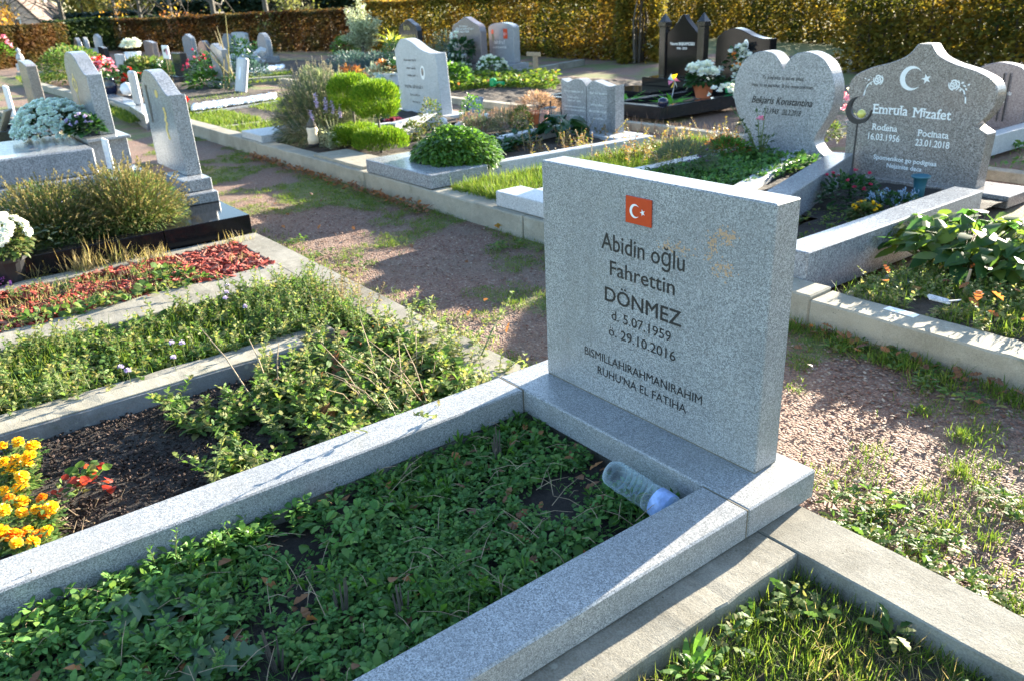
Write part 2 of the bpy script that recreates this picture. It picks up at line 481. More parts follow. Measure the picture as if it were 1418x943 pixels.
class MB:
    def __init__(s):
        s.V, s.T, s.n = [], [], 0
        s.cuts = []

    def cut(s):
        """start a new piece: build() makes each piece an object of its own."""
        s.cuts.append((len(s.V), s.n))

    def add(s, V, T):
        V = np.asarray(V, float).reshape(-1, 3)
        T = np.asarray(T, int).reshape(-1, 3)
        s.V.append(V)
        s.T.append(T + s.n)
        s.n += len(V)
        return s

    def poly(s, V, F):
        T = []
        for f in F:
            for i in range(1, len(f) - 1):
                T.append((f[0], f[i], f[i + 1]))
        return s.add(V, T)

    def tube(s, pts, rad, sides=6, cap=True):
        pts = [np.asarray(p, float) for p in pts]
        n = len(pts)
        if not hasattr(rad, '__len__'):
            rad = [rad] * n
        V, T = [], []
        ref = np.array([0.31, 0.77, 0.2])
        for i, p in enumerate(pts):
            d = pts[min(i + 1, n - 1)] - pts[max(i - 1, 0)]
            d = d / (np.linalg.norm(d) + 1e-12)
            a = np.cross(d, ref)
            a /= np.linalg.norm(a) + 1e-12
            b = np.cross(d, a)
            for k in range(sides):
                t = 2 * math.pi * k / sides
                V.append(p + rad[i] * (math.cos(t) * a + math.sin(t) * b))
        for i in range(n - 1):
            for k in range(sides):
                a0, a1 = i * sides + k, i * sides + (k + 1) % sides
                b0, b1 = a0 + sides, a1 + sides
                T += [(a0, a1, b1), (a0, b1, b0)]
        if cap:
            for base in (0, (n - 1) * sides):
                for k in range(1, sides - 1):
                    T.append((base, base + k, base + k + 1))
        return s.add(V, T)

    def lathe(s, prof, c=(0, 0, 0), sides=16, sx=1, sy=1):
        V, T = [], []
        for r, z in prof:
            for k in range(sides):
                t = 2 * math.pi * k / sides
                V.append((c[0] + r * math.cos(t) * sx, c[1] + r * math.sin(t) * sy, c[2] + z))
        m = len(prof)
        for i in range(m - 1):
            for k in range(sides):
                a0, a1 = i * sides + k, i * sides + (k + 1) % sides
                b0, b1 = a0 + sides, a1 + sides
                T += [(a0, a1, b1), (a0, b1, b0)]
        if prof[0][0] > 1e-4:
            for k in range(1, sides - 1):
                T.append((0, k + 1, k))
        if prof[-1][0] > 1e-4:
            b = (m - 1) * sides
            for k in range(1, sides - 1):
                T.append((b, b + k, b + k + 1))
        return s.add(V, T)

    def leaves(s, P, D, L, W, prof='d', droop=0.2, fold=0.12, up=None):
        """many leaf strips at once. P bases, D unit directions."""
        pf = PROF[prof]
        P = np.asarray(P, float).reshape(-1, 3)
        N = len(P)
        D = np.asarray(D, float).reshape(-1, 3)
        D = D / (np.linalg.norm(D, axis=1, keepdims=True) + 1e-9)
        L = np.broadcast_to(np.asarray(L, float), (N,))[:, None]
        W = np.broadcast_to(np.asarray(W, float), (N,))[:, None]
        U = np.array([0, 0, 1.0]) + rng.normal(0, .35, (N, 3)) if up is None else np.asarray(up, float)
        S = np.cross(D, U)
        S /= np.linalg.norm(S, axis=1, keepdims=True) + 1e-9
        Nn = np.cross(S, D)
        m = len(pf)
        verts = [P]
        for t, w in pf:
            c = P + D * L * t - np.array([0, 0, 1.0]) * (droop * L * t * t)
            verts.append(c + S * W * w * .5 + Nn * (fold * W * w))
            verts.append(c - S * W * w * .5 + Nn * (fold * W * w))
        verts.append(P + D * L - np.array([0, 0, 1.0]) * (droop * L))
        V = np.stack(verts, 1)
        k = 2 * m + 2
        tr = [(0, 1, 2)]
        for i in range(m - 1):
            a, b, c, d = 1 + 2 * i, 2 + 2 * i, 3 + 2 * i, 4 + 2 * i
            tr += [(a, c, d), (a, d, b)]
        tr.append((2 * m - 1, 2 * m + 1, 2 * m))
        T = (np.array(tr)[None] + (np.arange(N) * k)[:, None, None]).reshape(-1, 3)
        return s.add(V.reshape(-1, 3), T)

    def pebbles(s, P, r, flat=.6, stretch=.35):
        P = np.asarray(P, float).reshape(-1, 3)
        N = len(P)
        o = np.array([(1, 0, 0), (0, 1, 0), (-1, 0, 0), (0, -1, 0), (0, 0, 1), (0, 0, -1), (.6, .6, .6), (-.6, .6, .55), (-.6, -.6, .6), (.6, -.6, .5)], float)
        tr = np.array([(0, 6, 4), (6, 1, 4), (1, 7, 4), (7, 2, 4), (2, 8, 4), (8, 3, 4), (3, 9, 4), (9, 0, 4), (0, 1, 6), (1, 2, 7), (2, 3, 8), (3, 0, 9),
                       (1, 0, 5), (2, 1, 5), (3, 2, 5), (0, 3, 5)])
        r = np.broadcast_to(np.asarray(r, float), (N,))
        sc = np.stack([r * (1 + rng.uniform(-stretch, stretch, N)), r * (1 + rng.uniform(-stretch, stretch, N)), r * flat * (1 + rng.uniform(-.3, .3, N))], 1)
        V = o[None] * sc[:, None, :] * (1 + rng.uniform(-.18, .18, (N, 10, 1)))
        a = rng.uniform(0, 2 * math.pi, N)
        ca, sa = np.cos(a)[:, None], np.sin(a)[:, None]
        x = V[:, :, 0] * ca - V[:, :, 1] * sa
        y = V[:, :, 0] * sa + V[:, :, 1] * ca
        tl = rng.normal(0, .25, (N, 1))
        z = V[:, :, 2] + x * tl
        V = np.stack([x, y, z], 2) + P[:, None, :]
        T = (tr[None] + (np.arange(N) * 10)[:, None, None]).reshape(-1, 3)
        return s.add(V.reshape(-1, 3), T)

    def chips(s, P, L, W, H):
        P = np.asarray(P, float).reshape(-1, 3)
        N = len(P)
        o = np.array([(-.5, -.4, -.5), (.5, -.5, -.5), (.42, .5, -.5), (-.5, .4, -.5), (-.45, -.5, .5), (.5, -.38, .5), (.5, .42, .5), (-.4, .5, .5)])
        q = [(0, 3, 2, 1), (4, 5, 6, 7), (0, 1, 5, 4), (1, 2, 6, 5), (2, 3, 7, 6), (3, 0, 4, 7)]
        tr = np.array([t for f in q for t in ((f[0], f[1], f[2]), (f[0], f[2], f[3]))])
        V = o[None] * np.stack([L, W, H], 1)[:, None, :] * (1 + rng.uniform(-.2, .2, (N, 8, 1)))
        a = rng.uniform(0, 2 * math.pi, N)[:, None]
        x = V[:, :, 0] * np.cos(a) - V[:, :, 1] * np.sin(a)
        y = V[:, :, 0] * np.sin(a) + V[:, :, 1] * np.cos(a)
        z = V[:, :, 2] + x * rng.normal(0, .3, (N, 1)) + y * rng.normal(0, .3, (N, 1))
        V = np.stack([x, y, z], 2) + P[:, None, :]
        T = (tr[None] + (np.arange(N) * 8)[:, None, None]).reshape(-1, 3)
        return s.add(V.reshape(-1, 3), T)

    def build(s, name, mat, parent=None, smooth=False):
        if len(s.cuts) > 1:
            ends = s.cuts[1:] + [(len(s.V), s.n)]
            first = None
            for (i0, n0), (i1, n1) in zip(s.cuts, ends):
                if i1 > i0:
                    o_ = link(name, raw_mesh(name, np.concatenate(s.V[i0:i1]), np.concatenate(s.T[i0:i1]) - n0, smooth), mat, parent)
                    first = first or o_
            return first
        return link(name, raw_mesh(name, np.concatenate(s.V), np.concatenate(s.T), smooth), mat, parent)


PROF = {
    'd': [(.45, 1)],
    'o': [(.22, .72), (.5, 1), (.8, .6)],
    'g': [(.05, .9), (.55, .75)],
    'g1': [(.04, 1)],
    'j': [(.1, .25), (.2, .75), (.28, .35), (.4, 1), (.48, .45), (.6, 1), (.68, .45), (.8, .7), (.86, .3)],
    'l': [(.08, .5), (.25, 1), (.45, .7), (.55, .95), (.8, .5)],
    'p': [(.35, .8), (.8, 1)],
    'n': [(.5, 1)],
    'b': [(.06, .5), (.16, .82), (.24, .74), (.36, 1), (.46, .86), (.6, .84), (.7, .62), (.86, .34)],
    'j2': [(.12, .35), (.3, .9), (.4, .5), (.55, 1), (.68, .55), (.82, .6)],
}


def weather(bm, amp=.0045, step=.045):
    """cast concrete is never straight: cut the long edges up and wobble them, with a few chips."""
    for _ in range(1):
        ed = [e for e in bm.edges if e.calc_length() > .35]
        if not ed:
            return
        L_ = max(e.calc_length() for e in ed)
        bmesh.ops.subdivide_edges(bm, edges=ed, cuts=min(90, int(L_ / step)), use_grid_fill=False)
    for v in bm.verts:
        c_ = v.co
        n_ = Vector((noise.noise(c_ * 5 + Vector((3, 0, 0))), noise.noise(c_ * 5 + Vector((0, 7, 0))), noise.noise(c_ * 4)))
        n2_ = Vector((noise.noise(c_ * 23), noise.noise(c_ * 23 + Vector((5, 5, 0))), noise.noise(c_ * 21)))
        k_ = noise.noise(c_ * 9 + Vector((1, 2, 3)))
        v.co = c_ + n_ * amp + n2_ * amp * .5 * (2.2 if k_ > .3 else .6)


def bm_obj(name, bm, mat, parent=None, bev=0.004, smooth=False, seg=1):
    bmesh.ops.recalc_face_normals(bm, faces=bm.faces)
    if bev:
        ed = [e for e in bm.edges if len(e.link_faces) == 2 and e.calc_face_angle(0) > R(28)]
        bmesh.ops.bevel(bm, geom=ed, offset=bev, segments=seg, affect='EDGES', profile=.6, clamp_overlap=True)
    if mat is not None and 'concrete' in mat.name:
        weather(bm)
    me = bpy.data.meshes.new(name)
    bm.to_mesh(me)
    bm.free()
    return link(name, me, mat, parent)


def add_box(bm, x0, x1, y0, y1, z0, z1):
    vs = [bm.verts.new(v) for v in ((x0, y0, z0), (x1, y0, z0), (x1, y1, z0), (x0, y1, z0), (x0, y0, z1), (x1, y0, z1), (x1, y1, z1), (x0, y1, z1))]
    for f in ((0, 3, 2, 1), (4, 5, 6, 7), (0, 1, 5, 4), (1, 2, 6, 5), (2, 3, 7, 6), (3, 0, 4, 7)):
        bm.faces.new([vs[i] for i in f])


def box(name, x0, x1, y0, y1, z0, z1, mat, parent=None, bev=0.004):
    bm = bmesh.new()
    add_box(bm, x0, x1, y0, y1, z0, z1)
    return bm_obj(name, bm, mat, parent, bev)


def quadbar(name, q, z0, z1, mat, parent=None, bev=0.004):
    """q: four (x, y) corners in order."""
    bm = bmesh.new()
    a = [bm.verts.new((x, y, z0)) for x, y in q]
    b = [bm.verts.new((x, y, z1)) for x, y in q]
    n = len(q)
    bm.faces.new(a)
    bm.faces.new(b)
    for i in range(n):
        bm.faces.new([a[i], a[(i + 1) % n], b[(i + 1) % n], b[i]])
    return bm_obj(name, bm, mat, parent, bev)


def bar(name, p0, p1, w, z0, z1, mat, parent=None, bev=0.004, side=1):
    """bar whose one long edge runs p0 -> p1, body lying on `side` of it (left = +1)."""
    p0, p1 = np.array(p0[:2], float), np.array(p1[:2], float)
    d = (p1 - p0) / np.linalg.norm(p1 - p0)
    n = np.array([-d[1], d[0]]) * w * side
    return quadbar(name, [p0, p1, p1 + n, p0 + n], z0, z1, mat, parent, bev)


def slab(name, outline, y0, y1, mat, parent=None, bev=0.004, seg=1, smooth=False):
    """prism: outline of (x, z) points, front face at y0 (towards -Y)."""
    bm = bmesh.new()
    a = [bm.verts.new((x, y0, z)) for x, z in outline]
    b = [bm.verts.new((x, y1, z)) for x, z in outline]
    n = len(outline)
    bm.faces.new(a)
    bm.faces.new(b[::-1])
    for i in range(n):
        bm.faces.new([a[i], b[i], b[(i + 1) % n], a[(i + 1) % n]])
    return bm_obj(name, bm, mat, parent, bev, seg=seg)


def spline(pts, n=8, closed=False):
    """Catmull-Rom through points."""
    pts = [np.array(p, float) for p in pts]
    out = []
    m = len(pts)
    for i in range(m - 1 if not closed else m):
        p0 = pts[(i - 1) % m] if closed else pts[max(i - 1, 0)]
        p1, p2 = pts[i % m], pts[(i + 1) % m]
        p3 = pts[(i + 2) % m] if closed else pts[min(i + 2, m - 1)]
        for k in range(n):
            t = k / n
            out.append(.5 * ((2 * p1) + (-p0 + p2) * t + (2 * p0 - 5 * p1 + 4 * p2 - p3) * t * t + (-p0 + 3 * p1 - 3 * p2 + p3) * t ** 3))
    if not closed:
        out.append(pts[-1])
    return [tuple(p) for p in out]


# ------------------------------------------------------------------ lettering
_txt = {}


def text_tris(s):
    if s in _txt:
        return _txt[s]
    cu = bpy.data.curves.new('lettering', 'FONT')
    cu.body = s
    cu.size = 1
    cu.resolution_u = 3
    ob = bpy.data.objects.new('lettering', cu)
    COL.objects.link(ob)
    dg = bpy.context.evaluated_depsgraph_get()
    me = ob.evaluated_get(dg).to_mesh()
    me.calc_loop_triangles()
    V = np.array([v.co[:] for v in me.vertices])
    T = np.array([t.vertices[:] for t in me.loop_triangles])
    ob.evaluated_get(dg).to_mesh_clear()
    bpy.data.objects.remove(ob)
    bpy.data.curves.remove(cu)
    _txt[s] = (V, T)
    return V, T


CAPH = None


def write(mb, s, x0, x1, zb, cap, y, shear=0.0, bold=0.0, tilt=0.0, serif=False):
    """lay a line of text on a face at y (facing -Y) between x0 and x1, baseline zb, capital height cap."""
    global CAPH
    mb.cut()
    if CAPH is None:
        v, _ = text_tris('H')
        CAPH = v[:, 1].max()
    V, T = text_tris(s)
    mn, mx = V[:, 0].min(), V[:, 0].max()
    x = x0 + (V[:, 0] - mn) / (mx - mn) * (x1 - x0)
    z = zb + V[:, 1] / CAPH * cap
    x = x + (z - zb) * shear
    z = z + (x - x0) * tilt
    for k, (dx, dz) in enumerate(((0, 0), (bold, 0), (0, bold), (-bold, 0), (0, -bold)) if bold else ((0, 0),)):
        mb.add(np.stack([x + dx, np.full(len(x), y - k * .00012), z + dz], 1), T)


def serifs(mb, s, x0, x1, zb, cap, y):
    """small foot and head serifs for the straight stems of a line of upright text."""
    V, T = text_tris(s)
    mn, mx = V[:, 0].min(), V[:, 0].max()
    sx = (x1 - x0) / (mx - mn)
    stemch = {'E': [(0.09, 2)], 'm': [(.09, 1), (.40, 0), (.72, 0)], 'r': [(.09, 1)], 'l': [(.09, 2)], 'M': [(.09, 2), (.83, 2)], 'i': [(.09, 1)],
              'f': [(.2, 0)], 'R': [(.09, 2), ], 'd': [(.49, 1)], 'n': [(.09, 1), (.43, 0)], 'P': [(.09, 2)], 'u': [(.09, 3), (.43, 1)], 'p': [(.09, 3)],
              'N': [(.09, 2), (.66, 1)], 'k': [(.09, 1)], 'h': [(.09, 1)], '1': [(.24, 0)]}
    adv = 0
    for i, ch in enumerate(s):
        pre = text_tris(s[:i + 1])[0]
        if ch == ' ' or len(pre) == 0:
            continue
        right = pre[:, 0].max()
        vch = text_tris(ch)[0]
        wch = vch[:, 0].max() - vch[:, 0].min()
        left = right - wch
        for off, kind in stemch.get(ch, []):
            cx = x0 + (left + (off - .09) * 1.0 + .045 - mn) * sx
            hw, th = cap * .21, cap * .09
            zs = []
            if kind in (0, 1, 2):
                zs.append(zb)
            if kind == 2:
                zs.append(zb + cap - th)
            if kind in (1, 3):
                xh = cap * (.72 if ch not in 'ldkh' else 1.0)
                zs.append(zb + xh - th)
            for z in zs:
                V4 = [(cx - hw, y, z), (cx + hw, y, z), (cx + hw, y, z + th), (cx - hw, y, z + th)]
                mb.poly(V4, [(0, 1, 2, 3)])


def scribble(mb, x0, x1, zb, cap, y, seed):
    """weathered lettering too faint to read: short strokes in word groups."""
    mb.cut()
    r = random.Random(seed)
    x = x0
    while x < x1:
        n = r.randint(3, 8)
        for _ in range(n):
            if x > x1:
                break
            w = cap * r.uniform(.35, .6)
            h = cap * (r.choice([.7, .7, .7, 1.0]))
            t = cap * .14
            k = r.random()
            segs = [(x, zb, x + t, zb + h)]
            if k < .6:
                segs.append((x, zb + h - t, x + w * .8, zb + h))
            if k > .3:
                segs.append((x + w * .7, zb, x + w * .7 + t, zb + h * .8))
            if k > .5:
                segs.append((x, zb, x + w * .8, zb + t))
            for a, b, c, d in segs:
                mb.poly([(a, y, b), (c, y, b), (c, y, d), (a, y, d)], [(0, 1, 2, 3)])
            x += w + cap * .12
        x += cap * .45


def crescent_star(mb, cx, cz, r, y, star_dx=None, star_r=None):
    n = 28
    a0 = R(42)
    outer = [(cx + r * math.cos(t), cz + r * math.sin(t)) for t in np.linspace(a0, 2 * math.pi - a0, n)]
    r2, dx = r * .8, r * .26
    a1 = math.atan2(r * math.sin(a0), r * math.cos(a0) - dx)
    inner = [(cx + dx + r2 * math.cos(t), cz + r2 * math.sin(t)) for t in np.linspace(a1, 2 * math.pi - a1, n)]
    V = [(x, y, z) for x, z in outer] + [(x, y, z) for x, z in inner]
    mb.add(V, [t for i in range(n - 1) for t in ((i, n + i, n + i + 1), (i, n + i + 1, i + 1))])
    sx, sr = cx + (star_dx or r * 1.12), star_r or r * .45
    P = []
    for k in range(10):
        t = math.pi + k * math.pi / 5
        q = sr if k % 2 == 0 else sr * .4
        P.append((sx + q * math.cos(t), y, cz + q * math.sin(t)))
    P.append((sx, y, cz))
    mb.add(P, [(k, (k + 1) % 10, 10) for k in range(10)])


def disc(mb, cx, cz, rx, rz, y, n=20):
    P = [(cx + rx * math.cos(2 * math.pi * k / n), y, cz + rz * math.sin(2 * math.pi * k / n)) for k in range(n)] + [(cx, y, cz)]
    mb.add(P, [(k, (k + 1) % n, n) for k in range(n)])


# ------------------------------------------------------------------ plant helpers
def rnd_dirs(n, zmin=-.2, zmax=1.0):
    z = rng.uniform(zmin, zmax, n)
    a = rng.uniform(0, 2 * math.pi, n)
    q = np.sqrt(np.maximum(0, 1 - z * z))
    return np.stack([q * np.cos(a), q * np.sin(a), z], 1)


def in_poly(n, poly):
    poly = np.asarray(poly, float)
    lo, hi = poly.min(0), poly.max(0)
    out = []
    tot = 0
    while tot < n:
        p = rng.uniform(lo, hi, (n * 2 + 20, 2))
        ins = np.zeros(len(p), bool)
        j = len(poly) - 1
        for i in range(len(poly)):
            xi, yi, xj, yj = poly[i][0], poly[i][1], poly[j][0], poly[j][1]
            c = ((yi > p[:, 1]) != (yj > p[:, 1])) & (p[:, 0] < (xj - xi) * (p[:, 1] - yi) / (yj - yi + 1e-12) + xi)
            ins ^= c
            j = i
        p = p[ins]
        out.append(p)
        tot += len(p)
    return np.concatenate(out)[:n]


def nz2(p, s, seed=0.0):
    return np.array([noise.noise(Vector((x * s + seed, y * s, seed))) for x, y in p])


def clumpy(n, poly, s=3.0, thr=0.0, seed=1.0):
    """points in poly thinned by noise so they gather in patches."""
    p = in_poly(n * 3, poly)
    v = nz2(p, s, seed)
    p = p[v > thr]
    return p[:n]


def grass_mesh(mb, p, z, h, w, lean=.45):
    n = len(p)
    P = np.column_stack([p, np.broadcast_to(z, (n,))])
    a = rng.uniform(0, 2 * math.pi, n)
    l = np.abs(rng.normal(0, lean, n))
    D = np.stack([np.cos(a) * l, np.sin(a) * l, np.ones(n)], 1)
    H = h * rng.uniform(.45, 1.15, n)
    mb.leaves(P, D, H, w * rng.uniform(.7, 1.3, n), 'g', droop=rng.uniform(.05, .5, (n, 1)), fold=.1)


def weeds_mesh(mb, stems, p, z, h, ll, lw, nl=16, prof='l', lean=.3, top=True):
    """upright leafy weeds: stems plus leaves spiralling up them."""
    for (x, y) in p:
        hh = h * random.uniform(.5, 1.2)
        a = random.uniform(0, 6.28)
        ln = abs(random.gauss(0, lean)) * hh
        b = np.array([x, y, z])
        t = b + np.array([math.cos(a) * ln, math.sin(a) * ln, hh])
        m = (b + t) / 2 + np.array([0, 0, hh * .08])
        stems.tube([b, m, t], [hh * .012 + .0008, hh * .010 + .0006, .0006], 4, cap=False)
        k = max(4, int(nl * random.uniform(.7, 1.3)))
        tt = np.linspace(.08, 1, k) + rng.uniform(-.03, .03, k)
        P = b[None] * (1 - tt[:, None]) + t[None] * tt[:, None]
        an = np.arange(k) * 2.4 + a
        el = .25 + tt * .7
        D = np.stack([np.cos(an) * np.cos(el), np.sin(an) * np.cos(el), np.sin(el)], 1)
        sc = (1.15 - .6 * tt) * rng.uniform(.7, 1.2, k)
        mb.leaves(P, D, ll * sc, lw * sc, prof, droop=.35, fold=.12)


def rosette_mesh(mb, p, z, r, w, nl=9, prof='o', el=(.1, .7), zvar=0.0, droop=.3):
    n = len(p)
    N = n * nl
    base = np.repeat(np.column_stack([p, np.full(n, z) + rng.uniform(0, zvar + 1e-6, n)]), nl, 0)
    an = rng.uniform(0, 2 * math.pi, N)
    e = rng.uniform(el[0], el[1], N)
    D = np.stack([np.cos(an) * np.cos(e), np.sin(an) * np.cos(e), np.sin(e)], 1)
    sc = np.repeat(rng.uniform(.6, 1.25, n), nl) * rng.uniform(.75, 1.2, N)
    off = D * (r * sc * rng.uniform(0.1, .45, N))[:, None]
    mb.leaves(base + off, D, r * sc, w * sc, prof, droop=droop, fold=.12)


def ball_leaves(mb, c, rad, n, L, W, prof='d', zmin=-.3, out=.7, shell=.35, droop=.2):
    """leaf cloud on/in an ellipsoid."""
    rad = np.asarray(rad, float)
    d = rnd_dirs(n, zmin, 1)
    q = (1 - shell * rng.uniform(0, 1, n) ** 1.5)
    lump = np.array([1 + .16 * noise.noise(Vector(tuple(v * 2.3 + c[0]))) for v in d])
    P = np.asarray(c) + d * rad * (q * lump)[:, None]
    D = d * out + rnd_dirs(n, -1, 1) * (1 - out)
    mb.leaves(P, D, L * rng.uniform(.6, 1.3, n), W * rng.uniform(.7, 1.2, n), prof, droop=droop)


def spiky(mb, c, n, h, w, spread, prof='g', z=0, base=.03, droop=.2):
    a = rng.uniform(0, 2 * math.pi, n)
    s = spread * np.sqrt(rng.uniform(0, 1, n))
    D = np.stack([np.cos(a) * s, np.sin(a) * s, np.ones(n)], 1)
    P = np.asarray(c) + np.stack([np.cos(a) * base * s, np.sin(a) * base * s, np.zeros(n)], 1) / max(spread, .01)
    mb.leaves(P, D, h * rng.uniform(.6, 1.15, n), w, prof, droop=droop)


def pompon(r, n=60, W=.5):
    """a double flower head: overlapping petals on a flattened ball (own small mesh)."""
    mb = MB()
    d = rnd_dirs(n, -.35, 1)
    P = d * np.array([r, r, r * .7]) * .25
    mb.leaves(P, d * np.array([1, 1, .8]), r * rng.uniform(.7, .95, n), r * W, 'p', droop=.05, fold=.15)
    return mb


# ------------------------------------------------------------------ sky, sun, camera
SUN = Vector((-.118, 1.0, 0)).normalized()
SUN_EL = R(13)
SUNDIR = Vector((SUN.x * math.cos(SUN_EL), SUN.y * math.cos(SUN_EL), math.sin(SUN_EL)))
w = bpy.data.worlds.new('World')
scene.world = w
w.use_nodes = True
nt = w.node_tree
bg = nt.nodes['Background']
sky = nt.nodes.new('ShaderNodeTexSky')
sky.sky_type = 'NISHITA'
sky.sun_disc = False
sky.sun_elevation = SUN_EL
sky.sun_rotation = math.atan2(SUN.x, SUN.y)
sky.altitude = 50
sky.air_density = 1.0
sky.dust_density = .7
sky.ozone_density = 2.0
nt.links.new(sky.outputs[0], bg.inputs['Color'])
bg.inputs['Strength'].default_value = 0.085
sun = bpy.data.lights.new('sun', 'SUN')
sun.energy = 5.0
sun.angle = R(.5)
sun.color = (1.0, .90, .73)
so = bpy.data.objects.new('sun', sun)
COL.objects.link(so)
so.rotation_mode = 'QUATERNION'
so.rotation_quaternion = SUNDIR.to_track_quat('Z', 'Y')
cd = bpy.data.cameras.new('camera')
co = bpy.data.objects.new('camera', cd)
COL.objects.link(co)
Mx = Matrix.Identity(4)
for i in range(3):
    Mx[i][0], Mx[i][1], Mx[i][2], Mx[i][3] = CR[i], CU[i], -CF[i], CAM[i]
co.matrix_world = Mx
cd.sensor_width = 36
cd.lens = FPX / 1418 * 36
cd.clip_start = .05
cd.clip_end = 3000
cd.dof.use_dof = True
cd.dof.focus_distance = 2.35
cd.dof.aperture_fstop = 5.8
scene.camera = co
scene.render.engine = 'CYCLES'
scene.cycles.use_denoising = True
scene.cycles.max_bounces = 8
scene.cycles.transparent_max_bounces = 12
scene.view_settings.view_transform = 'Standard'
scene.view_settings.look = 'None'
scene.view_settings.gamma = 1
scene.view_settings.exposure = 2.97
# ------------------------------------------------------------------ ground
def axis(a, b, step, reach):
    mid = list(np.arange(a, b + 1e-6, step))
    lo, hi, d = [], [], step
    x = a
    while x > -reach:
        d *= 1.35
        x -= d
        lo.append(x)
    d, x = step, b
    while x < reach:
        d *= 1.35
        x += d
        hi.append(x)
    return np.array(lo[::-1] + mid + hi)


def grassy(x, y):
    v = noise.noise(Vector((x * 1.3, y * 1.3, 3.1))) * .7 + noise.noise(Vector((x * 4.1, y * 4.1, 1.7))) * .45 + noise.noise(Vector((x * .5, y * .5, 8.))) * .35
    v += .12
    if .05 < y < 1.5:
        e = min(abs(y - .1), abs(y - 1.45))
        v += max(0, .25 - e) * 1.1 - .10
        if x > .8:
            v -= .02
        if x < -3.5:
            v += .12
    if y > 4.4:
        v += .05
    if y > 9.5 and x > -9:
        v += .2
    if y < -3 or y > 15 or abs(x) > 60:
        v += .8
    return v


gx, gy = axis(-17, 4, .09, 900), axis(-3, 14, .09, 900)
XX, YY = np.meshgrid(gx, gy)
pts = np.stack([XX.ravel(), YY.ravel()], 1)
att = np.array([grassy(x, y) for x, y in pts])
zz = np.array([.006 * noise.noise(Vector((x * 2.2, y * 2.2, 0))) + .003 * noise.noise(Vector((x * 7, y * 7, 4))) for x, y in pts]) - .008
V = np.column_stack([pts, zz])
nx, ny = len(gx), len(gy)
ii = (np.arange(ny - 1)[:, None] * nx + np.arange(nx - 1)[None]).ravel()
T = np.concatenate([np.stack([ii, ii + 1, ii + nx + 1], 1), np.stack([ii, ii + nx + 1, ii + nx], 1)])
me = raw_mesh('ground', V, T, True)
at_ = me.attributes.new('grassy', 'FLOAT', 'POINT')
at_.data.foreach_set('value', att.astype(np.float32))


def groundmat():
    t = NT('gravel_and_moss')
    v = t.coords()
    wob = t.noise(v, 40, 2, .5, 'Color')
    vec = t.new('ShaderNodeVectorMath', operation='MULTIPLY_ADD')
    t.lk(wob, vec.inputs[0])
    vec.inputs[1].default_value = (.012, .012, .012)
    t.lk(v, vec.inputs[2])
    vv = vec.outputs[0]
    cell = t.voro(vv, 95)
    dist = t.voro(vv, 95, 'F1', 'Distance')
    sp = t.new('ShaderNodeSeparateColor')
    t.lk(cell, sp.inputs[0])
    g = t.ramp(sp.outputs[0], [(0, C3(.13, .06, .038)), (.25, C3(.20, .105, .072)), (.45, C3(.155, .08, .054)), (.6, C3(.25, .155, .108)), (.8, C3(.17, .085, .058)), (1, C3(.33, .25, .185))])
    g = t.mix(t.ramp(dist, [(.35, C3(0, 0, 0)), (.8, C3(.6, .6, .6))]), g, C3(.07, .045, .035))
    big = t.noise(v, 1.7, 5, .6)
    g = t.mix(t.ramp(big, [(.45, C3(0, 0, 0)), (.7, C3(.6, .6, .6))]), g, C3(.14, .105, .075))
    a = t.new('ShaderNodeAttribute')
    a.attribute_name = 'grassy'
    fine = t.noise(v, 55, 4, .7)
    ad = t.new('ShaderNodeMath', operation='MULTIPLY_ADD')
    t.lk(fine, ad.inputs[0])
    ad.inputs[1].default_value = .9
    t.lk(a.outputs['Fac'], ad.inputs[2])
    gr = t.ramp(t.noise(v, 22, 5, .7), [(.3, C3(.06, .08, .02)), (.5, C3(.115, .13, .032)), (.7, C3(.19, .165, .07))])
    col = t.mix(t.ramp(ad.outputs[0], [(.62, C3(0, 0, 0)), (.85, C3(1, 1, 1))]), g, gr)
    t.base(col)
    t.set(Roughness=.9)
    inv = t.new('ShaderNodeMath', operation='SUBTRACT')
    inv.inputs[0].default_value = 1
    t.lk(dist, inv.inputs[1])
    t.bump(inv.outputs[0], .7, .012)
    return t.m


tag(link('ground', me, groundmat()), 'reddish gravel ground with patches of moss and grass between the graves', 'ground', kind='structure')


def stuff(name, mb, mat, label, cat, smooth=False):
    return tag(mb.build(name, mat, None, smooth), label, cat, kind='stuff')


# loose pebbles on the near path
mb = MB()
for poly, n, r in (([(.85, .13), (3.2, .13), (3.2, 1.42), (.2, 1.42), (.85, .5)], 4600, .0075), ([(-4.5, .12), (.85, .12), (.85, 1.42), (-4.5, 1.42)], 6500, .0065)):
    p = in_poly(n, poly)
    p = p[[grassy(x, y) < .55 for x, y in p]]
    mb.pebbles(np.column_stack([p, np.full(len(p), -.0005)]), r * rng.uniform(.45, 1.25, len(p)), .42)
stuff('gravel', mb, M['pebbles'], 'loose pinkish gravel stones scattered over the path', 'gravel')

# path grass tufts following the mossy patches
mb = MB()
p = np.concatenate([in_poly(7500, [(-9, .12), (3.2, .12), (3.2, 1.44), (-9, 1.44)]), in_poly(4200, [(.8, .12), (2.9, .12), (2.9, 1.44), (.8, 1.44)])])
g = np.array([grassy(x, y) for x, y in p])
p = p[g > .13]
tuft = np.repeat(p, 16, 0) + rng.normal(0, .018, (len(p) * 16, 2))
grass_mesh(mb, tuft, 0, .030, .0026, .8)
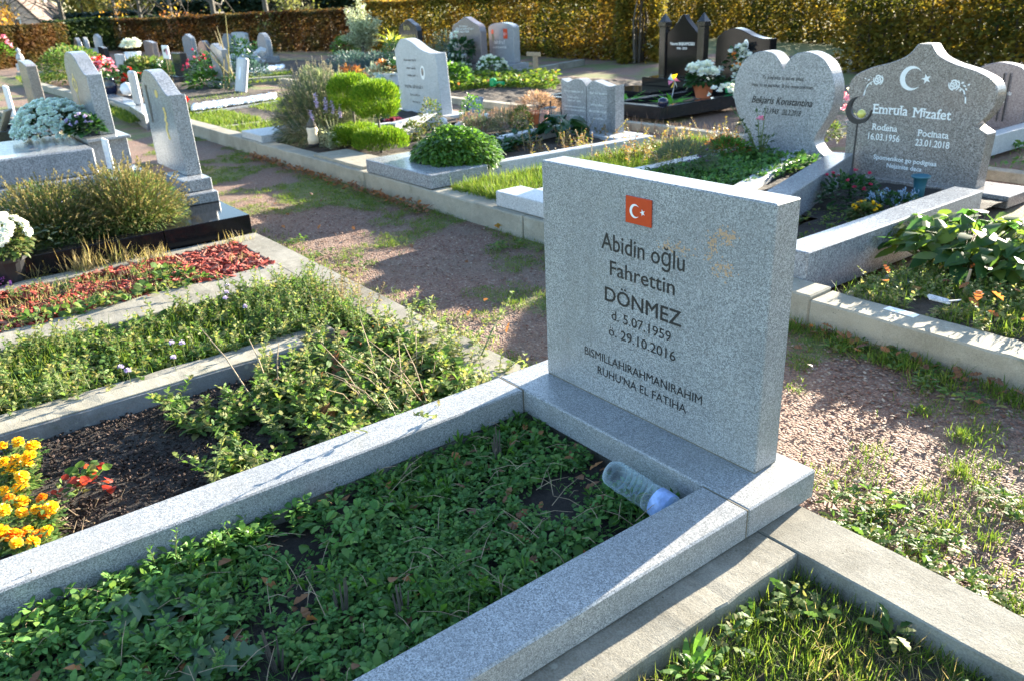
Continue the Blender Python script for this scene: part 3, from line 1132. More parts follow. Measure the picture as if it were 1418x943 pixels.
# bigger tufts in the sunny right part of the path and along the kerbs
big = np.array([(x, y) for x, y in [(1.15, .72), (1.42, .95), (1.62, .62), (1.05, 1.05), (1.78, .95), (1.35, .45), (2.0, .7), (.78, 1.22), (1.15, 1.28), (1.9, 1.2), (1.5, 1.2), (.95, .5), (1.7, .35), (2.2, .4)]])
big = np.concatenate([big, np.column_stack([rng.uniform(.85, 2.6, 85), rng.uniform(.15, 1.38, 85)])])
tuft = np.repeat(big, 110, 0) + rng.normal(0, .032, (len(big) * 110, 2)) * rng.uniform(.5, 1.6, (len(big), 1)).repeat(110, 0)
grass_mesh(mb, tuft, 0, .045, .0026, .9)
edge = np.column_stack([rng.uniform(.05, 2.6, 260), 1.40 - np.abs(rng.normal(0, .07, 260))])
tuft = np.repeat(edge, 12, 0) + rng.normal(0, .02, (260 * 12, 2))
grass_mesh(mb, tuft, 0, .08, .004, .6)
edge = np.column_stack([rng.uniform(-3.6, -.3, 130), .13 + np.abs(rng.normal(0, .06, 130))])
tuft = np.repeat(edge, 12, 0) + rng.normal(0, .02, (130 * 12, 2))
grass_mesh(mb, tuft, 0, .05, .004, .7)
stuff('path_grass', mb, M['grass'], 'short green grass tufts growing through the gravel path', 'grass')

mb = MB()
big = np.array([(1.08, .22), (1.2, .2), (1.33, .19), (1.02, .3), (1.45, .2), (1.62, .17), (1.05, .14), (1.25, .3), (.55, 1.34), (.72, 1.32), (.9, 1.2), (.35, 1.33), (1.1, .4), (1.85, .5), (2.05, .32),
                (-1.35, .25), (-2.6, .3), (-2.2, .35), (-3.0, .28), (-1.9, 1.2), (-.9, 1.1), (1.6, .8), (1.3, .62)])
p = np.repeat(big, 11, 0) + rng.normal(0, .05, (len(big) * 11, 2))
rosette_mesh(mb, p, .004, .04, .013, 8, 'j2', (.1, .7), .02)
p = in_poly(2600, [(-4, .12), (2.9, .12), (2.9, 1.42), (-4, 1.42)])
p = p[[grassy(x, y) > .1 for x, y in p]]
rosette_mesh(mb, p, .002, .014, .006, 6, 'o', (.1, .8), .008)
stuff('path_weeds', mb, M['weed'], 'low leafy weeds growing along the edges of the gravel path', 'weeds')

# brown fallen leaves
mb = MB()
p = np.concatenate([np.column_stack([rng.uniform(.1, 2.4, 110), 1.39 - np.abs(rng.normal(0, .06, 110))]), np.column_stack([rng.uniform(-6.6, -3.0, 420), 1.38 - np.abs(rng.normal(0, .05, 420))]),
                    np.column_stack([rng.uniform(-5, 2.5, 30), rng.uniform(.2, 1.3, 30)])])
n = len(p)
mb.leaves(np.column_stack([p, rng.uniform(.005, .05, n)]), rnd_dirs(n, -.2, .5), rng.uniform(.025, .055, n), rng.uniform(.018, .035, n), 'j2', droop=-.25, fold=.35)
stuff('fallen_leaves', mb, M['deadleaf'], 'brown fallen leaves drifted along the concrete kerb of the path', 'leaves')
mb = MB()
a = at(688, 315, .02)
mb.leaves([a, a, a], [(1, .2, .3), (.2, 1, .4), (-.7, .7, .3)], [.06, .06, .05], [.05, .045, .04], 'l', droop=.1, fold=.2)
tag(mb.build('maple_leaf', M['tree_yellow']), 'single yellow fallen leaf on the gravel behind the large headstone', 'leaf')

# ------------------------------------------------------------------ kerbs of the rows (structure)
def struct(o, label, cat='kerb'):
    return tag(o, label, cat, kind='structure')


KZ = .096
struct(box('concrete_kerb', -3.12, 5.0, -.092, .092, -.1, KZ, M['concrete']), 'long concrete kerb edging the near row of graves along the path')
struct(box('concrete_kerb', -14.5, -3.125, -.09, .05, -.1, KZ - .01, M['concrete']), 'concrete kerb under the far graves of the near row')
struct(box('concrete_kerb', .85, 1.112, -3.2, -.093, -.1, KZ - .003, M['concrete']), 'concrete kerb along the right side of the large grey grave')
struct(box('concrete_kerb', -.16, .04, -3.2, -.093, -.1, KZ - .004, M['concrete']), 'concrete kerb under the left side of the large grey grave')
struct(box('concrete_kerb', -1.222, -1.138, -3.0, -.30, -.1, .108, M['concrete']), 'rough concrete strip beside the grey painted plot edging')
struct(quadbar('concrete_kerb', [(-1.96, -2.6), (-1.98, -.093), (-2.33, -.093), (-2.19, -2.6)], -.1, .1, M['concrete']), 'wide concrete kerb between the weeds and the red bark mulch')
struct(quadbar('concrete_kerb', [(-2.96, -2.6), (-3.0, -.093), (-3.13, -.093), (-3.1, -2.6)], -.1, .09, M['concrete']), 'concrete kerb between the red bark mulch and the black grave')
# plot edging with a pale painted top
e = thing('plot_edging', 'grey concrete edging with a pale painted top left of the marigolds', 'edging', (-1.08, -1.2, 0))
o = box('edging_stone', -.055, .055, -1.6, .72, -.1, .118, M['concrete_grey'], e, .006)
o = box('painted_top', -.054, .050, -1.58, .715, .116, .122, M['concrete_pale'], e, .002)

# row two front kerb
RZ = .14
xs = [2.9, 1.45, .1, -1.0, -2.02, -3.12, -4.2, -5.3, -6.7, -8.2, -9.8, -11.5, -13.4]
for i in range(len(xs) - 1):
    struct(box('concrete_kerb', xs[i + 1] + .002, xs[i] - .002, 1.455 + rng.uniform(-.006, .006), 1.63, -.1, RZ - .02 * (xs[i] > .2) + rng.uniform(-.004, .004), M['concrete_pale'], bev=.008),
           'front concrete kerb of the middle row, block %s' % ['at the right edge of the photo', 'below the broad-leaved plant', 'in front of the onion-topped brown headstone', 'in front of the heart headstone', 'below the long grass plot',
            'below the parsley-like bush', 'below the round clipped cypresses', 'below the candle lantern', 'below the big lavender', 'left of the big lavender', 'below the white pebble strip', 'at the far left end'][i])
for x, y1, lab in ((.2, 4.3, 'right of the onion-topped grave'), (-2.0, 4.3, 'between the heart grave and the long grass'), (-3.13, 4.3, 'between the long grass and the open-book grave'), (-4.9, 4.2, 'behind the clipped cypresses'), (-7.35, 4.2, 'left of the big lavender'),
                   (-8.6, 4.2, 'beside the white pebble strip'), (-11.2, 4.0, 'in front of the bouquet grave')):
    struct(box('concrete_kerb', x - .07, x + .07, 1.632, y1, -.1, RZ - .035, M['concrete_pale']), 'narrow concrete kerb of the middle row running back %s' % lab)
# row three front kerb and far edging
struct(box('concrete_kerb', -30, -6.9, 5.35, 5.5, -.1, .08, M['concrete_pale']), 'pale concrete kerb along the front of the third row')
struct(quadbar('concrete_kerb', [(-11.3, 8.7), (-11.2, 8.9), (-19, 9.6), (-19, 9.4)], -.1, .12, M['concrete']), 'low concrete edging below the hedge behind the third row')
struct(quadbar('concrete_kerb', [(-11.3, 8.7), (-12.2, 11.2), (-12.35, 11.2), (-11.5, 8.75)], -.1, .12, M['concrete']), 'short concrete edging running back to the hedge')


# soils
def soil(x0, x1, y0, y1, z, mat, label, amp=.015, name='soil_bed'):
    nx_, ny_ = max(3, int((x1 - x0) / .035)), max(3, int((y1 - y0) / .035))
    X, Y = np.meshgrid(np.linspace(x0, x1, nx_), np.linspace(y0, y1, ny_))
    p = np.stack([X.ravel(), Y.ravel()], 1)
    Z = np.array([z + amp * noise.noise(Vector((x * 6, y * 6, 2))) + amp * .6 * noise.noise(Vector((x * 17, y * 17, 5))) for x, y in p])
    i0 = (np.arange(ny_ - 1)[:, None] * nx_ + np.arange(nx_ - 1)[None]).ravel()
    T_ = np.concatenate([np.stack([i0, i0 + 1, i0 + nx_ + 1], 1), np.stack([i0, i0 + nx_ + 1, i0 + nx_], 1)])
    return tag(link(name, raw_mesh(name, np.column_stack([p, Z]), T_, True), mat), label, 'soil', kind='structure')


soil(.05, .845, -2.3, -.145, .055, M['soil'], 'dark soil inside the large grey grave')
soil(-1.02, -.095, -2.3, -.093, .05, M['soil'], 'dark crumbly soil of the marigold plot')
soil(-1.97, -1.22, -2.5, -.093, .055, M['soil_brown'], 'brown soil under the weeds left of the marigold plot')
soil(-2.96, -2.19, -2.5, -.093, .06, M['soil_brown'], 'brown soil under the red bark mulch')
soil(1.112, 3.0, -1.6, -.093, .03, M['soil_brown'], 'sunken soil of the empty grassy plot at the bottom right')
for x0, x1, y1, lab in ((.27, 2.8, 4.2, 'right of the onion-topped grave'), (-3.06, -2.07, 4.4, 'of the long grass plot'), (-4.83, -3.2, 4.3, 'around the open-book headstone'), (-7.28, -4.97, 4.2, 'around the clipped cypresses and lavender'),
                        (-8.53, -7.42, 4.2, 'of the grass plot left of the lavender'), (-11.13, -8.67, 4.2, 'of the grass plot beside the white pebbles'), (-19, -11.27, 4.0, 'of the far left plots in the middle row')):
    soil(x0, x1, 1.632, y1, .1, M['soil_brown'], 'brown soil ' + lab)
soil(-22, -6.6, 5.5, 8.6, .06, M['soil_brown'], 'brown soil of the third row plots', .03)

# ------------------------------------------------------------------ main grave
g0 = thing('grave', 'large grey granite grave in the foreground with a rectangular headstone bearing a small red flag', 'grave', (.45, 0, KZ))
O = np.array((.45, 0, KZ))


def loc(o, org):
    """meshes are written in world coordinates; bring them under an empty standing at org."""
    o.location = [-float(v) for v in org]
    return o


hs = loc(box('headstone', 0, .9, 0, .099, .19, .948, M['granite'], g0, .004), O)
pl = loc(box('plinth', -.093, .995, -.147, .148, KZ + .001, .188, M['granite'], g0, .005), O)
loc(box('kerb', -.093, .049, -2.42, -.150, KZ + .001, .188, M['granite'], g0, .005), O)
loc(box('kerb', .842, .995, -2.42, -.150, KZ + .001, .188, M['granite'], g0, .005), O)
loc(box('kerb', .052, .839, -2.42, -2.28, KZ + .001, .186, M['granite'], g0, .005), O)
loc(box('mortar_joint', .003, .897, .003, .096, .187, .1905, M['joint'], g0, 0), O)
for xa_, xb_ in ((-.091, .047), (.844, .993)):
    loc(box('mortar_joint', xa_, xb_, -.1502, -.1468, KZ + .004, .1868, M['joint'], g0, 0), O)
fl = box('flag_plaque', .391, .494, -.006, -.0005, .8145, .894, M['red_enamel'], hs, .0015)
mb = MB()
crescent_star(mb, .430, .853, .0205, -.0066, .031, .0105)
mb.build('crescent_and_star', M['white_enamel'], fl)
mb = MB()
Yf = -.0006
write(mb, 'Abidin oğlu', .284, .619, .712, .052, Yf, bold=.0004)
write(mb, 'Fahrettin', .322, .586, .634, .046, Yf, bold=.0004)
write(mb, 'DÖNMEZ', .300, .614, .545, .0455, Yf, bold=.0008)
write(mb, 'd. 5.07.1959', .330, .578, .488, .031, Yf, bold=.0002)
write(mb, 'ö. 29.10.2016', .317, .598, .432, .031, Yf, bold=.0002)
write(mb, 'BISMILLAHIRAHMANIRAHIM', .202, .704, .329, .0285, Yf, bold=.0001)
write(mb, "RUHU'NA EL FATIHA", .265, .647, .279, .0275, Yf, bold=.0001)
mb.build('inscription', M['ink'], hs)
mb = MB()
mb.cut()
for k in range(300):
    a = random.choice([random.uniform(.9, 2.2), random.uniform(2.4, 3.6), random.uniform(4.0, 5.3), random.uniform(.5, 5.6)])
    r = .05 + random.gauss(0, .013)
    cx, cz = .752 + r * math.cos(a) * .85, .795 + r * math.sin(a)
    if random.random() < .22:
        cx, cz = .585 + random.gauss(0, .035), .775 + random.gauss(0, .010)
    q = random.uniform(.0012, .0036)
    disc(mb, cx, cz, q * random.uniform(.7, 1.5), q, Yf + .0003 - k * .000004, 6)
mb.build('stain', M['rust'], hs)

# ground cover inside it
mb = MB()
inner = [(.055, -2.28), (.84, -2.28), (.84, -.155), (.055, -.155)]
p = in_poly(5200, inner)
v_ = nz2(p, 3.1, 3.3) + .8 * nz2(p, 8, 1.3) + .3 * (p[:, 1] > -.55) + .12
rosette_mesh(mb, p[v_ > .03], .06, .024, .012, 7, 'o', (.1, 1.0), .035)
p = in_poly(2600, inner)
v_ = nz2(p, 2.4, 9.3) + .3 * np.clip((-.9 - p[:, 1]), -.4, .8)
rosette_mesh(mb, p[v_ > .2], .07, .034, .015, 7, 'o', (.1, 1.1), .055)
p = in_poly(1600, inner)
rosette_mesh(mb, p[nz2(p, 6, 5) > -.05], .055, .013, .008, 6, 'o', (.1, .9), .02)
lm = MB()
p = in_poly(900, inner)
p = p[nz2(p, 2.9, 21) > .12]
rosette_mesh(lm, p, .07, .045, .011, 8, 'd', (.3, 1.3), .03)
lm.leaves(np.column_stack([in_poly(120, inner), np.full(120, .08)]), rnd_dirs(120, 0, .8), .05, .03, 'o')
stuff('fresh_weeds', lm, M['lush'], 'fresh green narrow-leaved weeds in patches inside the large grey grave', 'weeds')
p = in_poly(900, inner)
p = p[nz2(p, 3.4, 2.3) > .12]
p = np.repeat(p, 6, 0) + rng.normal(0, .012, (len(p) * 6, 2))
p = p[(p[:, 0] > .06) & (p[:, 0] < .835) & (p[:, 1] < -.16)]
grass_mesh(mb, p, .055, .075, .0024, .8)
st = MB()
p = in_poly(260, inner)
p = p[nz2(p, 3.1, 5.5) > -.05]
weeds_mesh(mb, st, p, .055, .09, .03, .013, 16, 'o', .6)
stuff('groundcover', mb, M['cover'], 'low green weeds covering the soil inside the large grey grave', 'groundcover')
mb, st = MB(), MB()
p = np.array([at(*q, .08)[:2] for q in ((222, 798), (243, 802), (262, 806), (300, 774), (330, 762), (350, 752), (60, 866), (95, 856), (180, 818), (120, 842))])
weeds_mesh(mb, st, p[:5], .06, .19, .04, .012, 26, 'd')
weeds_mesh(mb, st, p[5:], .06, .08, .04, .02, 12, 'o')
o = tag(mb.build('leafy_weed', M['lush']), 'sunlit row of upright weeds leaning on the left kerb of the large grey grave', 'weeds', kind='stuff')
st.build('stem', M['stem'], o)
mb = MB()
c = at(640, 828, .07)
for k in range(16):
    a = random.uniform(0, 6.28)
    q = c + np.array([math.cos(a), math.sin(a), 0]) * random.uniform(0, .07)
    n = 9
    tt = np.linspace(.1, 1, n)
    P = q[None] + tt[:, None] * np.array([math.cos(a) * .03, math.sin(a) * .03, .08])[None]
    mb.leaves(P, np.stack([np.cos(np.arange(n) * 2.4), np.sin(np.arange(n) * 2.4), np.full(n, .8)], 1), .035, .007, 'd')
tag(mb.build('feathery_weed', M['lush']), 'bright green feathery weed beside the right kerb inside the large grey grave', 'weed')
for (px, py), lab, s in (((235, 835), 'grey green thistle with spiny leaves in the bottom left of the large grave', 1.0), ((150, 890), 'smaller thistle in the bottom left corner of the picture', .75), ((300, 905), 'pale thistle rosette near the bottom edge of the large grave', .7)):
    mb = MB()
    c = at(px, py, .1)
    n = 9
    a = np.arange(n) * 2.4 + px
    e = rng.uniform(.05, .5, n)
    mb.leaves(np.repeat(c[None], n, 0), np.stack([np.cos(a) * np.cos(e), np.sin(a) * np.cos(e), np.sin(e)], 1), .17 * s * rng.uniform(.7, 1.15, n), .062 * s, 'j', droop=.35, fold=.18)
    tag(mb.build('thistle', M['thistle']), lab, 'thistle')
# dead stalks, dry leaves, twigs in the grave
mb = MB()
for _ in range(260):
    q = in_poly(1, inner)[0]
    a, l = random.uniform(0, 6.28), random.uniform(.04, .12)
    b = np.array([q[0], q[1], .085 + random.random() * .03])
    e = random.choice([.05, .1, .25, .5])
    t = b + np.array([math.cos(a) * l, math.sin(a) * l, l * e + .01])
    if .06 < t[0] < .83 and -2.2 < t[1] < -.16:
        mb.tube([b, (b + t) / 2 + np.array([0, 0, .01]), t], [.0011, .0009, .0005], 4)
stuff('dry_stalks', mb, M['twig'], 'thin dry stalks lying among the weeds in the large grave', 'stalks')
for (px, py), lab in (((50, 850), 'tall dry stalk leaning on the left kerb near the left picture edge'), ((690, 640), 'dead brown plant stalk standing near the head of the large grave'), ((475, 850), 'rotten brown stump of a plant in the middle of the large grave'), ((385, 925), 'rotten brown stump of a plant near the bottom edge'), ((560, 860), 'short dead brown stalk beside the right kerb inside the grave')):
    c = at(px, py, .07)
    mb = MB()
    for _ in range(7):
        a = random.uniform(0, 6.28)
        h = random.uniform(.05, .13)
        mb.tube([c + np.array([math.cos(a), math.sin(a), 0]) * .01, c + np.array([math.cos(a) * .02, math.sin(a) * .02, h])], [.004, .0015], 5)
    tag(mb.build('dead_stalk', M['bark']), lab, 'dead plant')
mb = MB()
p = in_poly(190, inner)
mb.leaves(np.column_stack([p, rng.uniform(.075, .1, 190)]), rnd_dirs(190, -.2, .4), rng.uniform(.02, .05, 190), rng.uniform(.012, .03, 190), 'l', droop=-.3, fold=.4)
stuff('dry_leaves', mb, M['deadleaf'], 'brown dry leaves caught among the weeds in the large grave', 'leaves')

# plastic bottle
a, b = at(857, 655, .155), at(950, 722, .135)
a = np.array([.575, -.245, .15])
b = np.array([.845, -.222, .115])
bt = thing('plastic_bottle', 'crumpled clear plastic water bottle lying in the corner against the plinth', 'bottle', a)
bt.rotation_mode = 'QUATERNION'
bt.rotation_quaternion = Vector(b - a).to_track_quat('Z', 'Y')
prof = [(0.0, .004), (.026, 0), (.035, .004), (.041, .014)]
z = .02
for k in range(7):
    prof += [(.0425, z), (.0425, z + .012), (.0365, z + .0155), (.0425, z + .019)]
    z += .019
prof += [(.0425, .16), (.0425, .225), (.038, .25), (.026, .275), (.014, .29), (.0135, .305)]
mb = MB()
mb.lathe(prof, (0, 0, 0), 24)
for i, v in enumerate(mb.V):
    d = np.array([1 - .13 * abs(noise.noise(Vector((x[0] * 30, x[1] * 30, x[2] * 18)))) for x in v])
    v[:, 0] *= d
    v[:, 1] *= d
mb.build('bottle_body', M['bottle'], bt, True)
mb = MB()
mb.lathe([(.0432, .178), (.0434, .20), (.0432, .222)], (0, 0, 0), 24)
lb = mb.build('label_wrap', plain('bottle_label', C3(.30, .42, .72), .35, var=.4, scale=30), bt, True)
mb = MB()
for k in range(10):
    t = -2.6 + k * .11
    zc = .198 + .009 * math.sin(k * 2.1)
    mb.tube([(.0438 * math.cos(t), .0438 * math.sin(t), zc), (.0438 * math.cos(t + .12), .0438 * math.sin(t + .12), zc + .012 * math.cos(k * 1.7))], .0011, 4)
mb.build('label_print', M['p_pink'], lb)
mb = MB()
mb.lathe([(.0155, .30), (.0155, .315), (.0, .316)], (0, 0, 0), 16)
mb.build('bottle_cap', M['white'], bt)

# ------------------------------------------------------------------ bottom right grassy plot
mb = MB()
poly = [(1.118, -1.3), (2.8, -1.3), (2.8, -.1), (1.118, -.1)]
p = in_poly(4200, poly)
p = p[nz2(p, 4, 2.2) > -.3]
p = np.repeat(p, 8, 0) + rng.normal(0, .016, (len(p) * 8, 2))
p = p[(p[:, 0] > 1.12) & (p[:, 1] < -.095)]
grass_mesh(mb, p, 0.03, .075, .0026, .75)
stuff('plot_grass', mb, M['grass'], 'unmown grass filling the sunken plot at the bottom right', 'grass')
mb = MB()
p = clumpy(3600, poly, 3, -.15, 6)
p = p[(p[:, 0] > 1.13) & (p[:, 1] < -.1)]
p = np.repeat(p, 2, 0) + rng.normal(0, .03, (len(p) * 2, 2))
p = p[(p[:, 0] > 1.13) & (p[:, 1] < -.1)]
grass_mesh(mb, p, .03, .09, .0022, 1.0)
stuff('dry_grass', mb, M['grass_dry'], 'dry straw coloured grass in the sunken plot at the bottom right', 'grass')
mb = MB()
p = np.concatenate([in_poly(60, poly), np.array([(1.17, -.35), (1.2, -.45), (1.25, -.2), (1.4, -.15)])])
p = p[(p[:, 0] > 1.16) & (p[:, 1] < -.13)]
p = np.concatenate([p, p + rng.normal(0, .025, p.shape)])
p = p[(p[:, 0] > 1.15) & (p[:, 1] < -.12)]
rosette_mesh(mb, p, .045, .045, .016, 8, 'j2', (.1, .8), .04)
stuff('plot_weeds', mb, M['weed'], 'lobed weeds among the grass at the bottom right', 'weeds')
mb = MB()
c = at(955, 905, .1)
rosette_mesh(mb, np.array([c[:2] + d for d in ((0, 0), (.02, .01), (-.015, .02), (.01, -.02))]), .03, .07, .013, 9, 'o', (.4, 1.2), .04)
tag(mb.build('young_weed', M['lush']), 'bright young weed with narrow leaves beside the concrete kerb at the bottom right', 'weed')

# ------------------------------------------------------------------ marigold plot
mb = MB()
p = in_poly(15000, [(-1.015, -2.2), (-.1, -2.2), (-.1, -.12), (-1.015, -.12)])
mb.pebbles(np.column_stack([p, rng.uniform(.045, .062, len(p))]), rng.uniform(.002, .007, len(p)), .8)
stuff('soil_crumbs', mb, M['clods'], 'dark crumbs of soil in the marigold plot', 'soil')

pom = {}
for k, nm in (('p_yellow', 'yellow'), ('p_orange', 'orange')):
    m_ = pompon(1, 70, .62)
    pom[k] = raw_mesh('flower_head', np.concatenate(m_.V), np.concatenate(m_.T))
    pom[k].materials.append(M[k])


def heads(parent, org, pts, r, keys):
    for i, q in enumerate(pts):
        o = bpy.data.objects.new('flower_head', pom[keys[i % len(keys)]])
        COL.objects.link(o)
        o.parent = parent
        s = r * random.uniform(.8, 1.2)
        o.scale = (s, s, s)
        o.location = [float(v) for v in (np.asarray(q) - org)]
        o.rotation_euler = (random.uniform(-.5, .5), random.uniform(-.5, .5), random.uniform(0, 6))


for lab, ctr, spots, keys in (
        ('yellow marigold plant with feathery leaves at the upper left of the marigold plot', (15, 660), [(5, 640), (25, 612), (22, 635), (38, 642), (10, 652), (30, 660), (45, 618), (3, 618), (40, 632), (18, 648)], ['p_yellow', 'p_yellow', 'p_yellow']),
        ('orange and yellow marigold plant against the left kerb of the large grave', (50, 740), [(50, 705), (62, 712), (70, 703), (38, 735), (55, 742), (65, 735), (22, 752), (20, 740), (45, 750), (30, 710), (58, 690)], ['p_yellow', 'p_orange', 'p_yellow']),
        ('marigold plant with one orange red bloom at the left picture edge', (5, 710), [(4, 706), (2, 735), (8, 742), (28, 675), (30, 695), (12, 690), (5, 680)], ['p_yellow', 'p_yellow', 'p_orange'])):
    c = at(ctr[0], ctr[1], .08)
    c[2] = .05
    t = thing('marigold', lab, 'marigold', c)
    mb = MB()
    pts_ = []
    for (px, py) in spots:
        h = random.uniform(.13, .19)
        q = at(px, py, h)
        pts_.append(q)
        b = np.array([q[0] * .6 + c[0] * .4, q[1] * .6 + c[1] * .4, .05])
        tt = np.linspace(.1, .9, 12)
        P = b[None] * (1 - tt[:, None]) + q[None] * tt[:, None]
        an = np.arange(12) * 2.4
        for s in range(6):
            mb.leaves(P - c + rng.normal(0, .012, P.shape), np.stack([np.cos(an + s * .3), np.sin(an + s * .3), .3 + 0 * an], 1), .036, .011, 'j2', droop=.2)
        mb.tube([b - c, q - c], [.003, .002], 4)
    mb.build('foliage', M['weed'], t)
    heads(t, c, pts_, .0195, keys)

c = at(130, 690, .05)
c[2] = .05
t = thing('begonia', 'small plant with red tinged round leaves on the bare soil right of the marigolds', 'begonia', c)
mb = MB()
p = rng.normal(0, .035, (14, 2))
rosette_mesh(mb, p, .05, .036, .024, 5, 'o', (.2, .9), .06)
mb.build('foliage', M['weed'], t)
mb = MB()
p = rng.normal(0, .05, (9, 2))
rosette_mesh(mb, p, .05, .036, .028, 4, 'o', (.2, 1.0), .05)
mb.build('red_leaves', M['redleaf'], t)
mb = MB()
for _ in range(60):
    a = random.uniform(0, 6.28)
    q = np.array([random.gauss(0, .06) - .02, random.gauss(0, .06) - .08, .0])
    mb.tube([q, q + np.array([math.cos(a) * .03, math.sin(a) * .03, random.uniform(.01, .05)])], [.002, .001], 4)
tag(mb.build('withered_plant', M['twig']), 'withered brown plant remains on the soil beside the marigolds', 'dead plant').location = [float(v) for v in at(110, 725, .05)]

mb, st = MB(), MB()
polyB = [(-.98, -.75), (-.12, -.75), (-.12, -.12), (-.98, -.12)]
p = np.concatenate([in_poly(58, polyB), in_poly(26, [(-.95, -1.1), (-.2, -1.05), (-.14, -.7), (-.9, -.7)]), in_poly(14, [(-.3, -1.0), (-.12, -1.0), (-.12, -.4), (-.3, -.4)])])
p = np.concatenate([p, p + rng.normal(0, .03, p.shape), p + rng.normal(0, .03, p.shape)])
p = p[(p[:, 0] > -1.0) & (p[:, 0] < -.11) & (p[:, 1] < -.11)]
weeds_mesh(mb, st, p[::3], .05, .13, .06, .03, 20, 'j2', .6)
weeds_mesh(mb, st, p[1::4], .05, .11, .05, .028, 18, 'l', .6)
p = in_poly(260, polyB)
rosette_mesh(mb, p, .06, .06, .028, 7, 'j2', (.2, 1.), .05)
o = stuff('leafy_weeds', mb, M['weed'], 'dense leafy weeds at the back of the marigold plot', 'weeds')
mb2 = MB()
p = np.concatenate([in_poly(46, [(-1.05, -.8), (-.1, -.85), (-.1, -.02), (-1.1, -.02)]), in_poly(16, [(-.25, -1.2), (-.1, -1.2), (-.1, -.1), (-.25, -.1)])])
weeds_mesh(mb2, st, p[::2], .05, .22, .042, .022, 28, 'j2', .85)
weeds_mesh(mb2, st, np.concatenate([p[1::2], p[1::2] + .03]), .05, .13, .045, .024, 24, 'j2', .7)
p = in_poly(26, [(-1.0, -.1), (-.2, -.1), (-.2, .09), (-1.0, .09)])
weeds_mesh(mb2, st, p, .08, .12, .034, .016, 22, 'j2', .7)
stuff('straggly_weeds', mb2, M['weed_pale'], 'pale straggly weeds leaning over the kerbs of the marigold plot', 'weeds')
st.build('stem', M['stem'], o)
mb = MB()
for _ in range(28):
    b = np.array([random.uniform(-.6, -.15), random.uniform(-.6, -.2), .1])
    a = random.uniform(0, 6.28)
    l = random.uniform(.12, .3)
    t_ = b + np.array([math.cos(a) * l * .7, math.sin(a) * l * .7, l * .7])
    mb.tube([b, (b + t_) / 2 + np.array([0, 0, .03]), t_], [.002, .0016, .0008], 4)
for q0, q1, mdl in (((355, 560), (278, 455), .16), ((375, 545), (345, 470), .12), ((385, 540), (386, 475), .12)):
    a, b = at(*q0, .08), at(*q1, .26)
    mb.tube([a, (a + b) / 2 + np.array([0, 0, .03]), b], [.003, .0025, .0012], 5)
stuff('dry_stems', mb, M['twig'], 'pale dry bent stems rising from the weeds left of the large grave', 'stems')
mb = MB()
p = in_poly(26, polyB)
mb.leaves(np.column_stack([p, rng.uniform(.07, .12, 26)]), rnd_dirs(26, -.2, .5), rng.uniform(.06, .1, 26), rng.uniform(.04, .07, 26), 'j', droop=-.2, fold=.3)
stuff('brown_leaves', mb, M['deadleaf'], 'curled brown leaves among the weeds of the marigold plot', 'leaves')

# ------------------------------------------------------------------ weedy plot left of it
mb, st = MB(), MB()
polyC = [(-1.94, -2.3), (-1.24, -2.3), (-1.2, -.1), (-1.94, -.1)]
p = in_poly(520, polyC)
weeds_mesh(mb, st, p[::2], .05, .11, .045, .022, 18, 'j2', .5)
weeds_mesh(mb, st, p[1::2], .05, .08, .034, .02, 16, 'o', .5)
p = in_poly(190, [(-1.94, -.55), (-1.24, -.55), (-1.0, -.1), (-1.94, -.1)])
weeds_mesh(mb, st, p, .05, .16, .033, .014, 30, 'j2', .4)
p = in_poly(900, polyC)
rosette_mesh(mb, p, .06, .036, .017, 7, 'o', (.2, 1.), .05)
o = stuff('leafy_weeds', mb, M['weed'], 'mixed green weeds covering the plot between the two concrete strips', 'weeds')
mb2 = MB()
p = in_poly(120, [(-2.0, -2.2), (-1.15, -2.2), (-1.1, -.05), (-2.0, -.05)])
weeds_mesh(mb2, st, np.concatenate([p, p + rng.normal(0, .03, p.shape)]), .05, .14, .038, .02, 24, 'j2', .8)
stuff('straggly_weeds', mb2, M['weed_pale'], 'pale straggly weeds spilling over the two concrete strips', 'weeds')
st.build('stem', M['stem'], o)
mb = MB()
p = in_poly(2600, polyC)
p = p[nz2(p, 3, 4) > -.2]
p = np.repeat(p, 5, 0) + rng.normal(0, .02, (len(p) * 5, 2))
p = p[(p[:, 0] > -1.96) & (p[:, 0] < -1.23)]
grass_mesh(mb, p, .05, .13, .0045, .6)
stuff('plot_grass', mb, M['grass'], 'tall grass among the weeds between the two concrete strips', 'grass')
k = 0
for (px, py) in ((238, 475), (252, 475), (240, 495), (167, 508), (177, 513), (314, 396), (313, 405), (312, 413), (340, 425)):
    q = at(px, py, .17)
    t = thing('clover_flower', '%s lilac clover flower among the weeds %s' % (['Upper left', 'Upper right', 'Lowest', 'Left', 'Right', 'Top', 'Middle', 'Bottom', 'Rightmost'][k],
              'near the middle of the plot' if k < 3 else 'close to the grey edging' if k < 5 else 'below the red mulch'), 'flower', (q[0], q[1], .05))
    m_ = pompon(.013, 36, .5)
    m_.V = [v + np.array([0, 0, .12]) for v in m_.V]
    m_.build('petals', M['p_lilac'], t)
    mb = MB()
    mb.tube([(0, 0, 0), (0, 0, .118)], .0013, 4)
    mb.build('stem', M['stem'], t)
    k += 1
mb, st = MB(), MB()
c = at(478, 415, .1)
p = c[:2] + rng.normal(0, .09, (26, 2)) * np.array([1.0, .6])
weeds_mesh(mb, st, p, .06, .17, .03, .012, 30, 'd', .6)
o = tag(mb.build('withered_bush', M['seed']), 'brownish withered small bush leaning over the concrete kerb by the path', 'bush')
st.build('stem', M['twig'], o)

